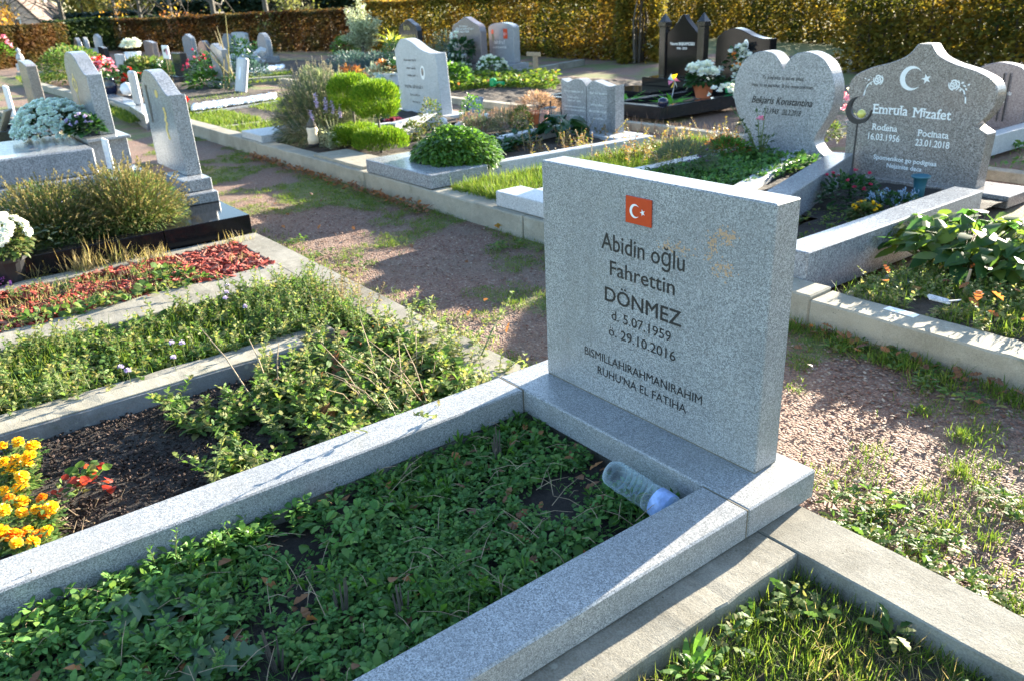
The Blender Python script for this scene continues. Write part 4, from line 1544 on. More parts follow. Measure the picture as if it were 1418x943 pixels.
# ------------------------------------------------------------------ red mulch plot
mb = MB()
polyD = [(-2.95, -2.4), (-2.2, -2.4), (-2.28, -.1), (-2.99, -.1)]
p = in_poly(6500, polyD)
p = p[(p[:, 1] > -.55) & (nz2(p, 6, 3) > -.45) | (nz2(p, 5, 7) > -.12)]
n = len(p)
mb.chips(np.column_stack([p, .07 + rng.uniform(0, .035, n)]), rng.uniform(.018, .055, n), rng.uniform(.008, .02, n), rng.uniform(.003, .008, n))
stuff('bark_mulch', mb, M['mulch'], 'red dyed bark mulch spread over the plot in front of the black grave', 'mulch')
mb, st = MB(), MB()
p = in_poly(300, [(-2.9, -2.3), (-2.2, -2.3), (-2.26, -.65), (-2.93, -.65)])
p = p[nz2(p, 4, 2) > -.12]
weeds_mesh(mb, st, p, .07, .08, .026, .012, 18, 'j2', .7)
p = np.concatenate([in_poly(70, [(-2.4, -2.3), (-2.2, -2.3), (-2.25, -.6), (-2.42, -.6)]), in_poly(30, [(-2.7, -.7), (-2.3, -.7), (-2.3, -.5), (-2.7, -.5)])])
rosette_mesh(mb, p, .08, .05, .026, 7, 'o', (.2, 1.), .03)
o = stuff('mulch_weeds', mb, M['weed'], 'green weeds growing through the red bark mulch', 'weeds')
st.build('stem', M['stem'], o)
mb = MB()
for (px, py), n, h in (((120, 375), 200, .19), ((165, 365), 90, .2), ((215, 362), 130, .15), ((300, 345), 45, .1), ((330, 338), 60, .12), ((150, 365), 60, .26), ((50, 385), 120, .15), ((338, 362), 50, .09)):
    c = at(px, py, .08)
    p = c[:2] + rng.normal(0, .05, (n, 2)) * np.array([.5, 1])
    grass_mesh(mb, p, .07, h, .004, .5)
p = in_poly(2600, [(-2.9, -2.3), (-2.2, -2.3), (-2.26, -.5), (-2.93, -.5)])
grass_mesh(mb, p, .07, .09, .0035, .8)
stuff('grass_tufts', mb, M['grass_dry'], 'yellowing grass tufts along the black kerb and through the mulch', 'grass')
# ------------------------------------------------------------------ small builders
def tube_thing(parent, name, pts, r, mat, sides=6):
    mb = MB()
    mb.tube(pts, r, sides)
    return mb.build(name, mat, parent)


def pot_thing(name, label, cat, c, r0, r1, h, pmat, potname='pot'):
    t = thing(name, label, cat, c)
    mb = MB()
    mb.lathe([(r0, 0), (r0 * .5 + r1 * .5, h * .5), (r1, h * .86), (r1 * 1.08, h * .87), (r1 * 1.08, h), (r1 * .95, h), (r1 * .9, h * .9), (0, h * .88)], (0, 0, 0), 20)
    mb.build(potname, pmat, t, False)
    return t


def leafball(parent, name, c, rad, n, L, W, mat, prof='d', **k):
    mb = MB()
    ball_leaves(mb, c, rad, n, L, W, prof, **k)
    return mb.build(name, mat, parent)


def blossoms(parent, name, c, rad, n, r, mat, zmin=0.1, per=26):
    """many small double blossoms over a dome, one mesh."""
    mb = MB()
    d = rnd_dirs(n, zmin, 1)
    P = np.asarray(c) + d * np.asarray(rad) * rng.uniform(.92, 1.06, (n, 1))
    dd = rnd_dirs(per * n, -.5, 1) * .8 + np.repeat(d, per, 0) * .9
    mb.leaves(np.repeat(P, per, 0), dd, r * rng.uniform(.7, 1.1, per * n), r * .55, 'p', droop=.1, fold=.15)
    return mb.build(name, mat, parent)


# ------------------------------------------------------------------ potted white chrysanthemum
c = at(17, 386, .1)
t = pot_thing('potted_chrysanthemum', 'white chrysanthemum in a black plastic pot standing by the black kerb at the left edge', 'chrysanthemum', (c[0], c[1], .09), .075, .095, .14, M['plastic_black'])
leafball(t, 'foliage', (0, 0, .22), (.14, .14, .11), 900, .032, .018, M['lavender_green'], 'o', zmin=-.6)
pomw = raw_mesh('blossom', np.concatenate(pompon(1, 60, .55).V), np.concatenate(pompon(1, 60, .55).T))
pomw.materials.append(M['p_white'])
for k in range(64):
    d = rnd_dirs(1, .12, 1)[0]
    o = bpy.data.objects.new('blossom', pomw)
    COL.objects.link(o)
    o.parent = t
    o.location = (d[0] * .145, d[1] * .145, .23 + d[2] * .14)
    s = random.uniform(.024, .032)
    o.scale = (s, s, s)
    o.rotation_euler = (-d[1] * .8, d[0] * .8, 0)
mb = MB()
c = at(4, 393, .1)
ball_leaves(mb, (c[0], c[1], .1), (.03, .03, .03), 60, .025, .02, 'p')
tag(mb.build('purple_bloom', M['p_purple']), 'purple bloom beside the black flower pot at the left picture edge', 'flower')

# ------------------------------------------------------------------ black grave with lavender
O = np.array((-3.7, -.3, .09))
g = thing('grave', 'grave with a polished black kerb and a wavy-topped grey headstone behind a lavender bush', 'grave', O)
loc(box('plinth', -4.42, -3.14, -.47, .075, .092, .215, M['black'], g, .004), O)
loc(box('kerb', -3.24, -3.14, -2.6, -.473, .092, .213, M['black'], g, .004), O)
loc(box('kerb', -4.42, -4.32, -2.6, -.473, .092, .213, M['black'], g, .004), O)
loc(box('base_step', -4.28, -3.70, -.15, .07, .216, .29, M['granite_blue'], g, .006), O)
loc(box('base_block', -4.24, -3.78, -.13, .065, .291, .375, M['granite_blue'], g, .006), O)
ol = [(-4.70, .376), (-3.95, .376), (-3.98, .93)] + spline([(-3.98, .93), (-4.06, .925), (-4.16, .965), (-4.28, 1.03), (-4.42, 1.075), (-4.55, 1.07), (-4.64, 1.02), (-4.70, .95)], 6)[1:]
hs = loc(slab('headstone', ol, -.05, .055, M['granite_blue'], g, .004), O)
mb = MB()
mb.poly([(-4.60, -.0512, .97), (-4.545, -.0512, .97), (-4.545, -.0512, .70), (-4.60, -.0512, .70)], [(0, 1, 2, 3)])
mb.build('engraved_line', M['ink'], hs)
mb = MB()
disc(mb, -4.32, .92, .04, .03, -.0512, 8)
for k in range(9):
    disc(mb, -4.2 + random.gauss(0, .015), .62 + k * .025, .03, .016, -.0512 - k * .0001, 7)
mb.build('gilded_emblem', M['gold'], hs)
soil(-4.32, -3.24, -2.5, -.475, .17, M['soil_brown'], 'soil inside the black kerbed grave')
for lab, (cx, cy), rad, n, mt in (('green lavender bush with dry golden seed heads in front of the wavy grey headstone', (-3.62, -.54), (.42, .34, .34), 3600, 'lavender_green'),
                                  ('brownish lavender bush with dry flower spikes at the left of the black kerbed grave', (-3.70, -1.0), (.42, .42, .31), 3600, 'lavender_green')):
    t = thing('lavender_bush', lab, 'lavender', (cx, cy, .17))
    mb = MB()
    a = rng.uniform(0, 6.28, n)
    s = np.sqrt(rng.uniform(0, 1, n)) * .95
    D = np.stack([np.cos(a) * s, np.sin(a) * s, np.full(n, .75)], 1)
    Ln = rng.uniform(.10, .24, n)
    P = np.stack([np.cos(a) * s * rad[0] * .5, np.sin(a) * s * rad[1] * .5, np.zeros(n)], 1)
    mb.leaves(P, D, Ln, .009, 'n', droop=.15)
    ball_leaves(mb, (0, 0, .02), np.array(rad) * np.array([1., 1., .95]), n * 3, .05, .0065, 'n', zmin=-.05, out=.6, shell=.7)
    mb.build('foliage', M[mt], t)
    mb = MB()
    k = 620
    d = rnd_dirs(k, .15, 1)
    for q in d:
        b = q * np.array(rad) * .6
        e = q * np.array(rad) * random.uniform(.95, 1.22) + np.array([random.gauss(0, .03), random.gauss(0, .03), random.uniform(.0, .07)])
        mb.tube([b, e], [.0014, .001], 3, cap=False)
        ax = (e - b) / np.linalg.norm(e - b)
        u = rng.uniform(0, .055, 12)
        mb.leaves(e[None] - ax[None] * u[:, None], ax[None] * .8 + rnd_dirs(12, -1, 1) * .6, .013, .008, 'd', droop=0)
    mb.build('seed_heads', M['seed'], t)
t = thing('sage_plant', 'small grey green sage plant with rounded leaves in front of the lavender', 'plant', (-3.33, -1.12, .17))
mb = MB()
for k in range(7):
    q = np.array([random.gauss(0, .06), random.gauss(0, .08), 0])
    for j in range(9):
        a = j * 2.4
        mb.leaves([q + np.array([0, 0, .02 * j])], [(math.cos(a), math.sin(a), .4)], .05, .022, 'o')
mb.build('foliage', M['lavender'], t)
mb = MB()
p = in_poly(1500, [(-4.25, -2.2), (-3.26, -2.2), (-3.26, -.5), (-4.25, -.5)])
grass_mesh(mb, p, .16, .07, .004, .7)
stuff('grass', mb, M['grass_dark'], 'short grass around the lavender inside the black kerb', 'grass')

# ------------------------------------------------------------------ grey granite tomb with white chrysanthemum dome
O = np.array((-6.1, -.4, 0.05))
g = thing('grave', 'grey granite tomb with a raised lid and a curved headstone bearing a gilded cross', 'grave', O)
loc(box('tomb_base', -6.85, -5.50, -2.8, .02, .02, .22, M['granite_blue'], g, .006), O)
loc(box('lid', -6.80, -5.60, -2.75, -.32, .221, .44, M['granite_blue'], g, .012), O)
loc(box('headstone_base', -6.72, -5.93, -.30, .03, .221, .45, M['granite_blue'], g, .006), O)
loc(box('base_cap', -6.74, -5.86, -.31, .05, .451, .475, M['granite_blue'], g, .004), O)
ol = [(-7.0, .476), (-6.08, .476), (-6.11, .99)] + spline([(-6.11, .99), (-6.2, 1.0), (-6.32, 1.05), (-6.45, 1.12), (-6.6, 1.165), (-6.8, 1.165), (-6.92, 1.12), (-7.0, 1.04)], 6)[1:]
hs = loc(slab('headstone', ol, -.15, -.02, M['granite_blue'], g, .005), O)
mb = MB()
mb.poly([(-6.72, -.1512, .98), (-6.695, -.1512, .98), (-6.675, -.1512, .68), (-6.70, -.1512, .68)], [(0, 1, 2, 3)])
for k in range(16):
    a = k * .39
    disc(mb, -6.71 + .09 * math.cos(a), .88 + .055 * math.sin(a), .02, .016, -.1513 - k * .00004, 6)
mb.build('gilded_cross', M['gold'], hs)
c = at(92, 192, .44)
t = thing('chrysanthemum_dome', 'large dome of pale blue white chrysanthemums lying on the grey tomb lid', 'chrysanthemum', (c[0] - .1, c[1] - .05, .44))
leafball(t, 'foliage', (0, 0, .06), (.28, .28, .2), 700, .05, .03, M['darkleaf'], 'o', zmin=0)
blossoms(t, 'blossoms', (0, 0, .04), (.34, .34, .28), 520, .038, M['p_bluewhite'], 0.0)
c = at(120, 192, .46)
t = thing('primrose_plant', 'lilac and white flowering plant with dark leaves beside the chrysanthemum dome', 'plant', (c[0] + .05, c[1], .44))
leafball(t, 'foliage', (0, 0, .08), (.15, .14, .12), 260, .07, .045, M['darkleaf'], 'o', zmin=0)
blossoms(t, 'blossoms', (-.02, -.02, .1), (.15, .14, .13), 22, .032, M['p_lilac'], .35, 12)
blossoms(t, 'leaf_buds', (-.08, -.06, .07), (.12, .12, .1), 8, .035, M['lush'], .2, 6)
P_ = aty(151, 222, -.22)
t = thing('porcelain_plaque', 'small white and blue porcelain plaque standing at the corner of the grey tomb', 'plaque', (-5.28, -.28, .08))
bm = bmesh.new()
add_box(bm, -.075, .075, -.012, .012, .12, .46)
pq = bm_obj('panel', bm, M['white_enamel'], t, .004)
mb = MB()
for k in range(5):
    scribble(mb, -.055, .055, .20 + k * .045, .03, -.0126, 40 + k)
mb.build('blue_drawing', M['porcelain'], pq)
mb = MB()
mb.lathe([(.05, 0), (.045, .06), (.03, .12)], (0, 0, 0), 10)
mb.build('foot', M['concrete_grey'], t)
mb = MB()
mb.pebbles([(-5.25, -.16, .07), (-5.17, -.10, .06), (-5.12, -.20, .05), (-5.3, -.08, .05)], [.075, .06, .05, .05], .8)
for i, (v, t_) in enumerate(zip(mb.V[0].reshape(4, 10, 3), range(4))):
    q = MB()
    q.add(v, mb.T[0][:16])
    tag(q.build('field_stone', M['concrete_grey']), ['Largest rounded stone behind the porcelain plaque', 'Rounded stone nearest the path behind the porcelain plaque', 'Flat small stone right of the porcelain plaque', 'Small stone tucked behind the porcelain plaque'][i], 'stone')
struct(box('concrete_kerb', -5.46, -5.30, -2.8, -.36, -.1, .13, M['concrete']), 'concrete edging of the strip with violet pebbles beside the grey tomb')
mb = MB()
p = in_poly(1500, [(-5.29, -2.4), (-4.98, -2.4), (-4.98, -.3), (-5.29, -.3)])
mb.pebbles(np.column_stack([p, np.full(len(p), .12)]), rng.uniform(.012, .022, len(p)))
stuff('violet_pebbles', mb, islandmat('violet_grey_pebbles', [C3(.3, .27, .36), C3(.42, .4, .48), C3(.2, .18, .25), C3(.55, .55, .62)]), 'violet grey pebbles beside the grey tomb', 'pebbles')
soil(-5.28, -4.5, -2.6, -.2, .105, M['soil_brown'], 'soil under the violet pebbles')
struct(box('concrete_kerb', -4.97, -4.85, -2.8, -.2, -.1, .14, M['concrete']), 'concrete kerb between the violet pebbles and the black kerbed grave')
t = thing('dwarf_conifer', 'tiny yellow green conifer next to the violet pebbles', 'conifer', (-4.75, -.95, .1))
leafball(t, 'foliage', (0, 0, .09), (.06, .06, .12), 240, .03, .008, M['cypress'], 'n', zmin=-.7)
t = thing('heath_plant', 'dark red brown heath plant beside the lavender bush', 'plant', (-4.55, -.85, .12))
leafball(t, 'foliage', (0, 0, .09), (.13, .13, .12), 500, .04, .01, M['redbrown'], 'n', zmin=-.1)

# grass plot and brown stone further left
mb = MB()
p = in_poly(3500, [(-9.9, -2), (-7.0, -2), (-7.0, -.1), (-9.9, -.1)])
grass_mesh(mb, p, .03, .12, .009, .5)
stuff('plot_grass', mb, M['grass'], 'sunlit grass on the plot left of the grey tomb', 'grass')
O = np.array((-10.4, -.3, .05))
g = thing('grave', 'narrow brown granite headstone with kerbs at the far left of the near row', 'grave', O)
hs = loc(slab('headstone', [(-10.75, .3), (-10.1, .3), (-10.1, .93), (-10.2, .955), (-10.45, .985), (-10.62, .99), (-10.75, .965)], -.07, .05, M['granite_brown'], g, .005), O)
loc(box('plinth', -10.9, -9.98, -.2, .1, .05, .30, M['granite_brown'], g, .005), O)
loc(box('kerb', -10.08, -9.98, -2.4, -.203, .05, .2, M['granite_dark'], g, .005), O)
loc(box('kerb', -10.9, -10.8, -2.4, -.203, .05, .2, M['granite_dark'], g, .005), O)
soil(-10.8, -10.08, -2.3, -.2, .15, M['soil'], 'soil inside the narrow brown grave')
t = thing('memorial_plaque', 'tan memorial plaque leaning backwards in front of the brown headstone', 'plaque', (-10.35, -.50, .16))
bm = bmesh.new()
add_box(bm, -.17, .17, -.015, .015, 0, .30)
o = bm_obj('panel', bm, plain('tan_stone', C3(.30, .25, .17), .5), t, .004)
o.rotation_euler = (R(-28), 0, R(-20))
bm = bmesh.new()
add_box(bm, .02, .06, .0, .02, 0, .22)
o = bm_obj('prop', bm, M['white'], t, .003)
o.rotation_euler = (R(15), 0, 0)
t = thing('white_stele', 'thin white marble stele with a rounded end at the far left', 'stele', (-13.2, -.02, .05))
bm = bmesh.new()
add_box(bm, -.12, .12, -.03, .03, 0, .50)
bm_obj('stele_slab', bm, M['white'], t, .015)
bm = bmesh.new()
add_box(bm, -.12, .12, -.3, .1, -.05, .001)
bm_obj('foot', bm, M['concrete_grey'], t, .01)
t = thing('red_flowers', 'low red flowers with orange tones at the left picture edge below the white stele', 'flowers', (-13.1, -.75, .05))
leafball(t, 'foliage', (0, 0, .04), (.5, .3, .1), 300, .06, .03, M['darkleaf'], 'o', zmin=0)
blossoms(t, 'blossoms', (0, 0, .05), (.5, .3, .12), 70, .04, M['p_red'], .2, 10)
t = thing('shrub', 'small dark shrub cut by the left picture edge behind the white stele', 'shrub', (-15.2, -.75, .0))
leafball(t, 'foliage', (0, 0, .25), (.4, .4, .3), 700, .07, .04, M['darkleaf'], 'o', zmin=-.5)
mb = MB()
p = in_poly(3000, [(-17, -2), (-11, -2), (-11, -.1), (-17, -.1)])
grass_mesh(mb, p, .0, .09, .01, .6)
stuff('plot_grass', mb, M['grass'], 'sunlit grass around the white stele at the far left', 'grass')

# ------------------------------------------------------------------ onion-topped brown headstone grave
O = np.array((-.9, 3.9, .1))
g = thing('grave', 'brown grey granite grave with an onion-topped headstone showing a white crescent and star', 'grave', O)
half = [(.505, .24), (.51, .40), (.52, .465)]
cx = -.945
right = [(.50, .05), (.515, .455), (.43, .50)] + spline([(.43, .50), (.50, .585), (.535, .69), (.50, .785), (.38, .85), (.22, .895), (.11, .945), (.045, 1.02)], 6)
ol = [(cx - x, z) for x, z in right[::-1]] + [(cx + x, z) for x, z in right]
ol = [(cx + x, z) for x, z in right] + [(cx - x, z) for x, z in right[::-1]]
YE = 4.2
hs = loc(slab('headstone', ol, YE, YE + .13, M['granite_brown'], g, .005), O)
loc(box('plinth', cx - .68, cx + .76, YE - .10, YE + .28, .0, .085, M['granite_brown'], g, .006), O)
pa, pb = at(1104, 356, .27), at(1255, 302, .27)
d_ = (pb - pa) / (pb - pa)[1]
p1 = at(1362, 264, .27)
p0 = pa + d_ * (1.635 - pa[1])
loc(bar('kerb', p0, p1, .17, .03, .27, M['granite_blue'], g, .006), O)
qa, qb = at(1062, 292, .25), at(1158, 229, .25)
d2 = (qb - qa) / (qb - qa)[1]
q1 = qa + d2 * (YE - .125 - qa[1])
q0 = qa + d2 * (1.635 - qa[1])
loc(bar('kerb', q0, q1, .17, .03, .25, M['granite_blue'], g, .006), O)
loc(quadbar('kerb', [q0[:2] + (.175, .002), p0[:2] + (-.175, .002), p0[:2] + (-.175, .17), q0[:2] + (.175, .17)], .115, .262, M['granite_brown'], g, .006), O)
soil(min(q0[0], q1[0]) + .5, p1[0] - .13, 1.6, YE - .1, .065, M['soil'], 'dark soil inside the onion-topped grave')
soil(q1[0] - .1, q1[0] + .62, 2.9, YE - .1, .063, M['soil'], 'dark soil at the head of the onion-topped grave')
mb = MB()
yf = YE - .0012
z0 = None


def onface(px, py, Y=YE):
    q = aty(px, py, Y)
    return q[0], q[2]


a, b = onface(1209, 158), onface(1315, 175)
write(mb, 'Emrula', a[0], onface(1256, 164)[0], a[1] + .004, .066, yf, bold=.0012)
write(mb, 'Mizafet', onface(1264, 166)[0], b[0], a[1] - .002, .066, yf, bold=.0012)
serifs(mb, 'Emrula', a[0], onface(1256, 164)[0], a[1] + .004, .066, yf - .0006)
serifs(mb, 'Mizafet', onface(1264, 166)[0], b[0], a[1] - .002, .066, yf - .0006)
a = onface(1208, 180)
write(mb, 'Rodena', a[0], onface(1242, 184)[0], a[1], .045, yf, bold=.0007)
serifs(mb, 'Rodena', a[0], onface(1242, 184)[0], a[1], .045, yf - .0006)
b = onface(1271, 190)
write(mb, 'Pocinata', b[0], onface(1313, 194)[0], b[1] + .006, .045, yf, bold=.0007)
serifs(mb, 'Pocinata', b[0], onface(1313, 194)[0], b[1] + .006, .045, yf - .0006)
a = onface(1202, 193)
write(mb, '16.03.1956', a[0], onface(1245, 198)[0], a[1], .046, yf, bold=.0008)
a = onface(1267, 203)
write(mb, '23.01.2018', a[0], onface(1314, 207)[0], a[1] + .006, .046, yf, bold=.0008)
a = onface(1210, 218)
write(mb, 'Spomenikot go podignaa', a[0], onface(1297, 228)[0], a[1] - .012, .031, yf, bold=.0009)
a = onface(1228, 230)
write(mb, 'Nejzinite deca', a[0], onface(1276, 237)[0], a[1] - .012, .031, yf, bold=.0009)
mb.cut()
a = onface(1262, 109)
crescent_star(mb, a[0], a[1], .083, yf, .108, .036)


def rose(mb, cx, cz, r, flip, y):
    for k in range(11):
        a_ = k * 2.4
        q = r * (.12 + .08 * k)
        n = 9
        t0 = a_
        V_ = []
        for j in range(n):
            t = t0 + j / (n - 1) * 2.0
            V_.append((cx + q * math.cos(t), y, cz + q * math.sin(t)))
        for j in range(n):
            t = t0 + j / (n - 1) * 2.0
            w_ = .13 * r * math.sin(math.pi * j / (n - 1)) + .004
            V_.append((cx + (q - w_) * math.cos(t), y, cz + (q - w_) * math.sin(t)))
        mb.add(V_, [t for j in range(n - 1) for t in ((j, j + 1, n + j + 1), (j, n + j + 1, n + j))])
    for dx, dz, s, a_ in ((1.25, .35, .5, .6), (1.6, -.1, .5, -.2), (1.9, -.55, .45, -.9), (1.1, -.7, .5, -1.9), (2.2, .1, .4, .4), (1.9, -1.5, .45, -1.2)):
        ex, ez = cx + flip * dx * r, cz + dz * r
        ca, sa = math.cos(a_) * flip, math.sin(a_)
        l, w_ = r * .75 * s * 1.5, r * .3
        V_ = [(ex - ca * l * .5, y, ez - sa * l * .5), (ex - sa * w_ * .5, y, ez + ca * w_ * .5 * flip), (ex + ca * l * .5, y, ez + sa * l * .5), (ex + sa * w_ * .5, y, ez - ca * w_ * .5 * flip)]
        mb.add(V_, [(0, 1, 2), (0, 2, 3)])
    pts_ = [(cx + flip * r * a_, cz + r * b_) for a_, b_ in ((.9, -.3), (1.6, -.8), (2.0, -1.7), (2.15, -2.6))]
    for (x0_, z0_), (x1_, z1_) in zip(pts_, pts_[1:]):
        mb.poly([(x0_ - .005, y, z0_), (x0_ + .005, y, z0_), (x1_ + .005, y, z1_), (x1_ - .005, y, z1_)], [(0, 1, 2, 3)])


mb.cut()
a = onface(1216, 111)
rose(mb, a[0], a[1], .045, -1, yf)
mb.cut()
a = onface(1321, 118)
rose(mb, a[0], a[1], .045, 1, yf)
mb.build('inscription', M['white'], hs)

# plants and objects on it
c = at(1271, 274, .08)
t = thing('grave_vase', 'slim teal plastic vase standing in front of the onion-topped headstone', 'vase', (c[0], c[1], .07))
mb = MB()
mb.lathe([(.034, 0), (.037, .08), (.044, .14), (.06, .145), (.062, .157), (.056, .16), (.04, .14), (0, .13)], (0, 0, 0), 22)
mb.build('vase_body', M['plastic_teal'], t, True)
c = at(1178, 250, .2)
t = thing('crescent_ornament', 'black metal crescent moon ornament on a stake beside the onion-topped headstone', 'ornament', (c[0], c[1], .07))
tube_thing(t, 'stake', [(0, 0, 0), (0, 0, .51)], .006, M['iron'], 8)
mb = MB()
mb.lathe([(.0, .13), (.025, .13), (.03, .17), (.012, .21), (0, .22)], (0, 0, 0), 12)
mb.build('finial', M['iron'], t)
bm = bmesh.new()
n = 22
ou = [(.10 * math.cos(a), .10 * math.sin(a)) for a in np.linspace(R(80), R(365), n)]
inn = [(.028 * math.cos(R(45)) + .083 * math.cos(a), .028 * math.sin(R(45)) + .083 * math.sin(a)) for a in np.linspace(R(95), R(352), n)]
pts_ = ou + inn[::-1]
vf = [bm.verts.new((x, -.012, z)) for x, z in pts_]
vb = [bm.verts.new((x, .012, z)) for x, z in pts_]
m2 = len(pts_)
for i in range(n - 1):
    bm.faces.new([vf[i], vf[i + 1], vf[m2 - 2 - i], vf[m2 - 1 - i]])
    bm.faces.new([vb[i + 1], vb[i], vb[m2 - 1 - i], vb[m2 - 2 - i]])
for i in range(m2):
    j = (i + 1) % m2
    bm.faces.new([vf[j], vf[i], vb[i], vb[j]])
o = bm_obj('crescent', bm, M['iron'], t, 0)
o.location = (0, 0, .59)
o.scale = (.88, 1, .88)
mb = MB()
mb.lathe([(0, -.03), (.02, -.02), (.029, 0), (.02, .02), (0, .03)], (0.02, -.0, .568), 14)
mb.build('glass_ball', plain('yellow_glass', C3(.55, .5, .12), .15), t, True)
for (px, py), lab, (rx, rz), fm, bmk, n in (((1172, 282), 'cyclamen with dark leaves and red blooms at the foot of the crescent ornament', (.2, .16), 'darkleaf', 'p_crimson', 12),
                                            ((1236, 298), 'dusty blue heather with spiky tips beside the teal vase', (.18, .1), 'darkleaf', None, 0),
                                            ((1198, 304), 'yellow pansies at the edge of the onion-topped grave', (.09, .05), 'lavender_green', 'p_yellow', 14)):
    c = at(px, py, .07)
    t = thing('grave_plant', lab, 'plant', (c[0], c[1], .065))
    leafball(t, 'foliage', (0, 0, .03), (rx, rx, rz), 420, .045, .028, M[fm], 'o', zmin=0)
    if bmk:
        blossoms(t, 'blossoms', (0, 0, .05), (rx, rx * .8, rz * 1.15), n, .024, M[bmk], .3, 10)
    else:
        mb = MB()
        for k in range(46):
            d = rnd_dirs(1, .2, 1)[0]
            b = d * np.array([.12, .12, .06]) + np.array([0, 0, .02])
            e = b + (d * .55 + np.array([0, 0, .5])) * random.uniform(.06, .11)
            u = rng.uniform(0.15, 1, 18)
            mb.leaves(b[None] * (1 - u[:, None]) + e[None] * u[:, None], rnd_dirs(18, -.2, 1) + np.array([0, 0, .6]), .022, .007, 'n', droop=0)
        mb.build('spikes', M['dusty'], t)
t = thing('grave_plant', 'low pale succulent in front of the dusty blue heather', 'plant', tuple(at(1245, 306, .07)))
mb = MB()
rosette_mesh(mb, rng.normal(0, .05, (14, 2)), 0, .05, .016, 10, 'o', (.2, 1.1), .02)
mb.build('foliage', M['lavender'], t)
mb = MB()
p = in_poly(160, [(-.75, 1.9), (-.25, 1.9), (-.3, 3.2), (-.95, 3.2)])
rosette_mesh(mb, p, .068, .03, .012, 7, 'o', (.2, .9), .02)
stuff('seedlings', mb, M['weed'], 'tiny seedlings on the dark soil of the onion-topped grave', 'weeds')

# ------------------------------------------------------------------ right plot: broad-leaved plant, weeds
t = thing('broad_leaved_plant', 'sprawling plant with big dark broad leaves beside the right kerb of the onion-topped grave', 'plant', (.27, 2.5, .1))
mb, st = MB(), MB()
for k in range(250):
    a = random.uniform(0, 6.28)
    rr = math.sqrt(random.random())
    q = np.array([rr * math.cos(a) * .50 + .12, rr * math.sin(a) * .34, .09 + .11 * (1 - rr ** 1.6) + random.uniform(-.02, .05)])
    d = np.array([math.cos(a) * .9 + random.gauss(0, .45), math.sin(a) * .9 + random.gauss(0, .45) - .2, random.uniform(-.35, .35)])
    mb.leaves([q], [d], random.uniform(.07, .135), random.uniform(.055, .10), 'b', droop=random.uniform(.1, .6), fold=random.uniform(-.22, .3))
    st.tube([(q[0] * .5, q[1] * .5, 0), (q[0] * .8, q[1] * .8, q[2] * .7), q], [.004, .003, .002], 5)
mb.build('foliage', M['bigleaf'], t, True)
st.build('stem', M['stem'], t)
mb = MB()
polyI = [(.12, 1.64), (2.6, 1.64), (2.6, 3.6), (.28, 3.6)]
p = in_poly(4200, polyI)
p = p[nz2(p, 3, 4) > -.3]
p = np.repeat(p, 6, 0) + rng.normal(0, .02, (len(p) * 6, 2))
p = p[p[:, 1] > 1.64]
grass_mesh(mb, p, .1, .10, .0036, .7)
stuff('plot_grass', mb, M['grass'], 'backlit grass on the plot behind the right hand path kerb', 'grass')
mb, st = MB(), MB()
p = in_poly(90, [(.12, 1.64), (2.2, 1.64), (2.2, 2.2), (.15, 2.2)])
p = np.concatenate([p, in_poly(160, [(.12, 1.64), (2.2, 1.64), (2.2, 2.3), (.15, 2.3)])])
weeds_mesh(mb, st, p, .1, .09, .034, .015, 20, 'j2', .6)
p = in_poly(900, polyI)
rosette_mesh(mb, p, .1, .04, .018, 7, 'j2', (.2, 1.), .03)
o = stuff('leafy_weeds', mb, M['weed_pale'], 'leafy weeds on the plot behind the right hand path kerb', 'weeds')
st.build('stem', M['stem'], o)
mb = MB()
p = in_poly(70, [(.2, 1.7), (2.4, 1.7), (2.4, 2.4), (.2, 2.4)])
mb.leaves(np.column_stack([p, rng.uniform(.13, .2, 70)]), rnd_dirs(70, -.2, .5), rng.uniform(.04, .065, 70), rng.uniform(.025, .045, 70), 'j2', droop=-.2, fold=.3)
stuff('brown_leaves', mb, M['redbrown'], 'red brown fallen leaves among the weeds on the right', 'leaves')
c0, c1 = at(1228, 421, RZ), at(1270, 433, RZ)
t = thing('number_label', 'small white plastic label stuck on the top of the right hand path kerb', 'label', ((c0 + c1) / 2)[:2].tolist() + [RZ - .02])
bm = bmesh.new()
L_ = np.linalg.norm(c1 - c0)
add_box(bm, -L_ / 2, L_ / 2, -.022, .022, .001, .004)
o = bm_obj('label_plate', bm, M['white_enamel'], t, .001)
o.rotation_euler = (0, 0, math.atan2(c1[1] - c0[1], c1[0] - c0[0]))
t = thing('stone_shard', 'flat white stone shard lying among the weeds behind the kerb label', 'stone', tuple(at(1300, 418, .17)))
mb = MB()
mb.chips([(0, 0, .01), (.05, .02, .012)], np.array([.085, .06]), np.array([.03, .022]), np.array([.006, .005]))
mb.build('shard', M['granite_pale'], t)
t = thing('wooden_stake', 'short grey wooden stake standing in the weeds on the right', 'stake', tuple(at(1335, 405, .12)))
tube_thing(t, 'stake_rod', [(0, 0, 0), (.01, 0, .11)], [.008, .006], M['twig'], 5)

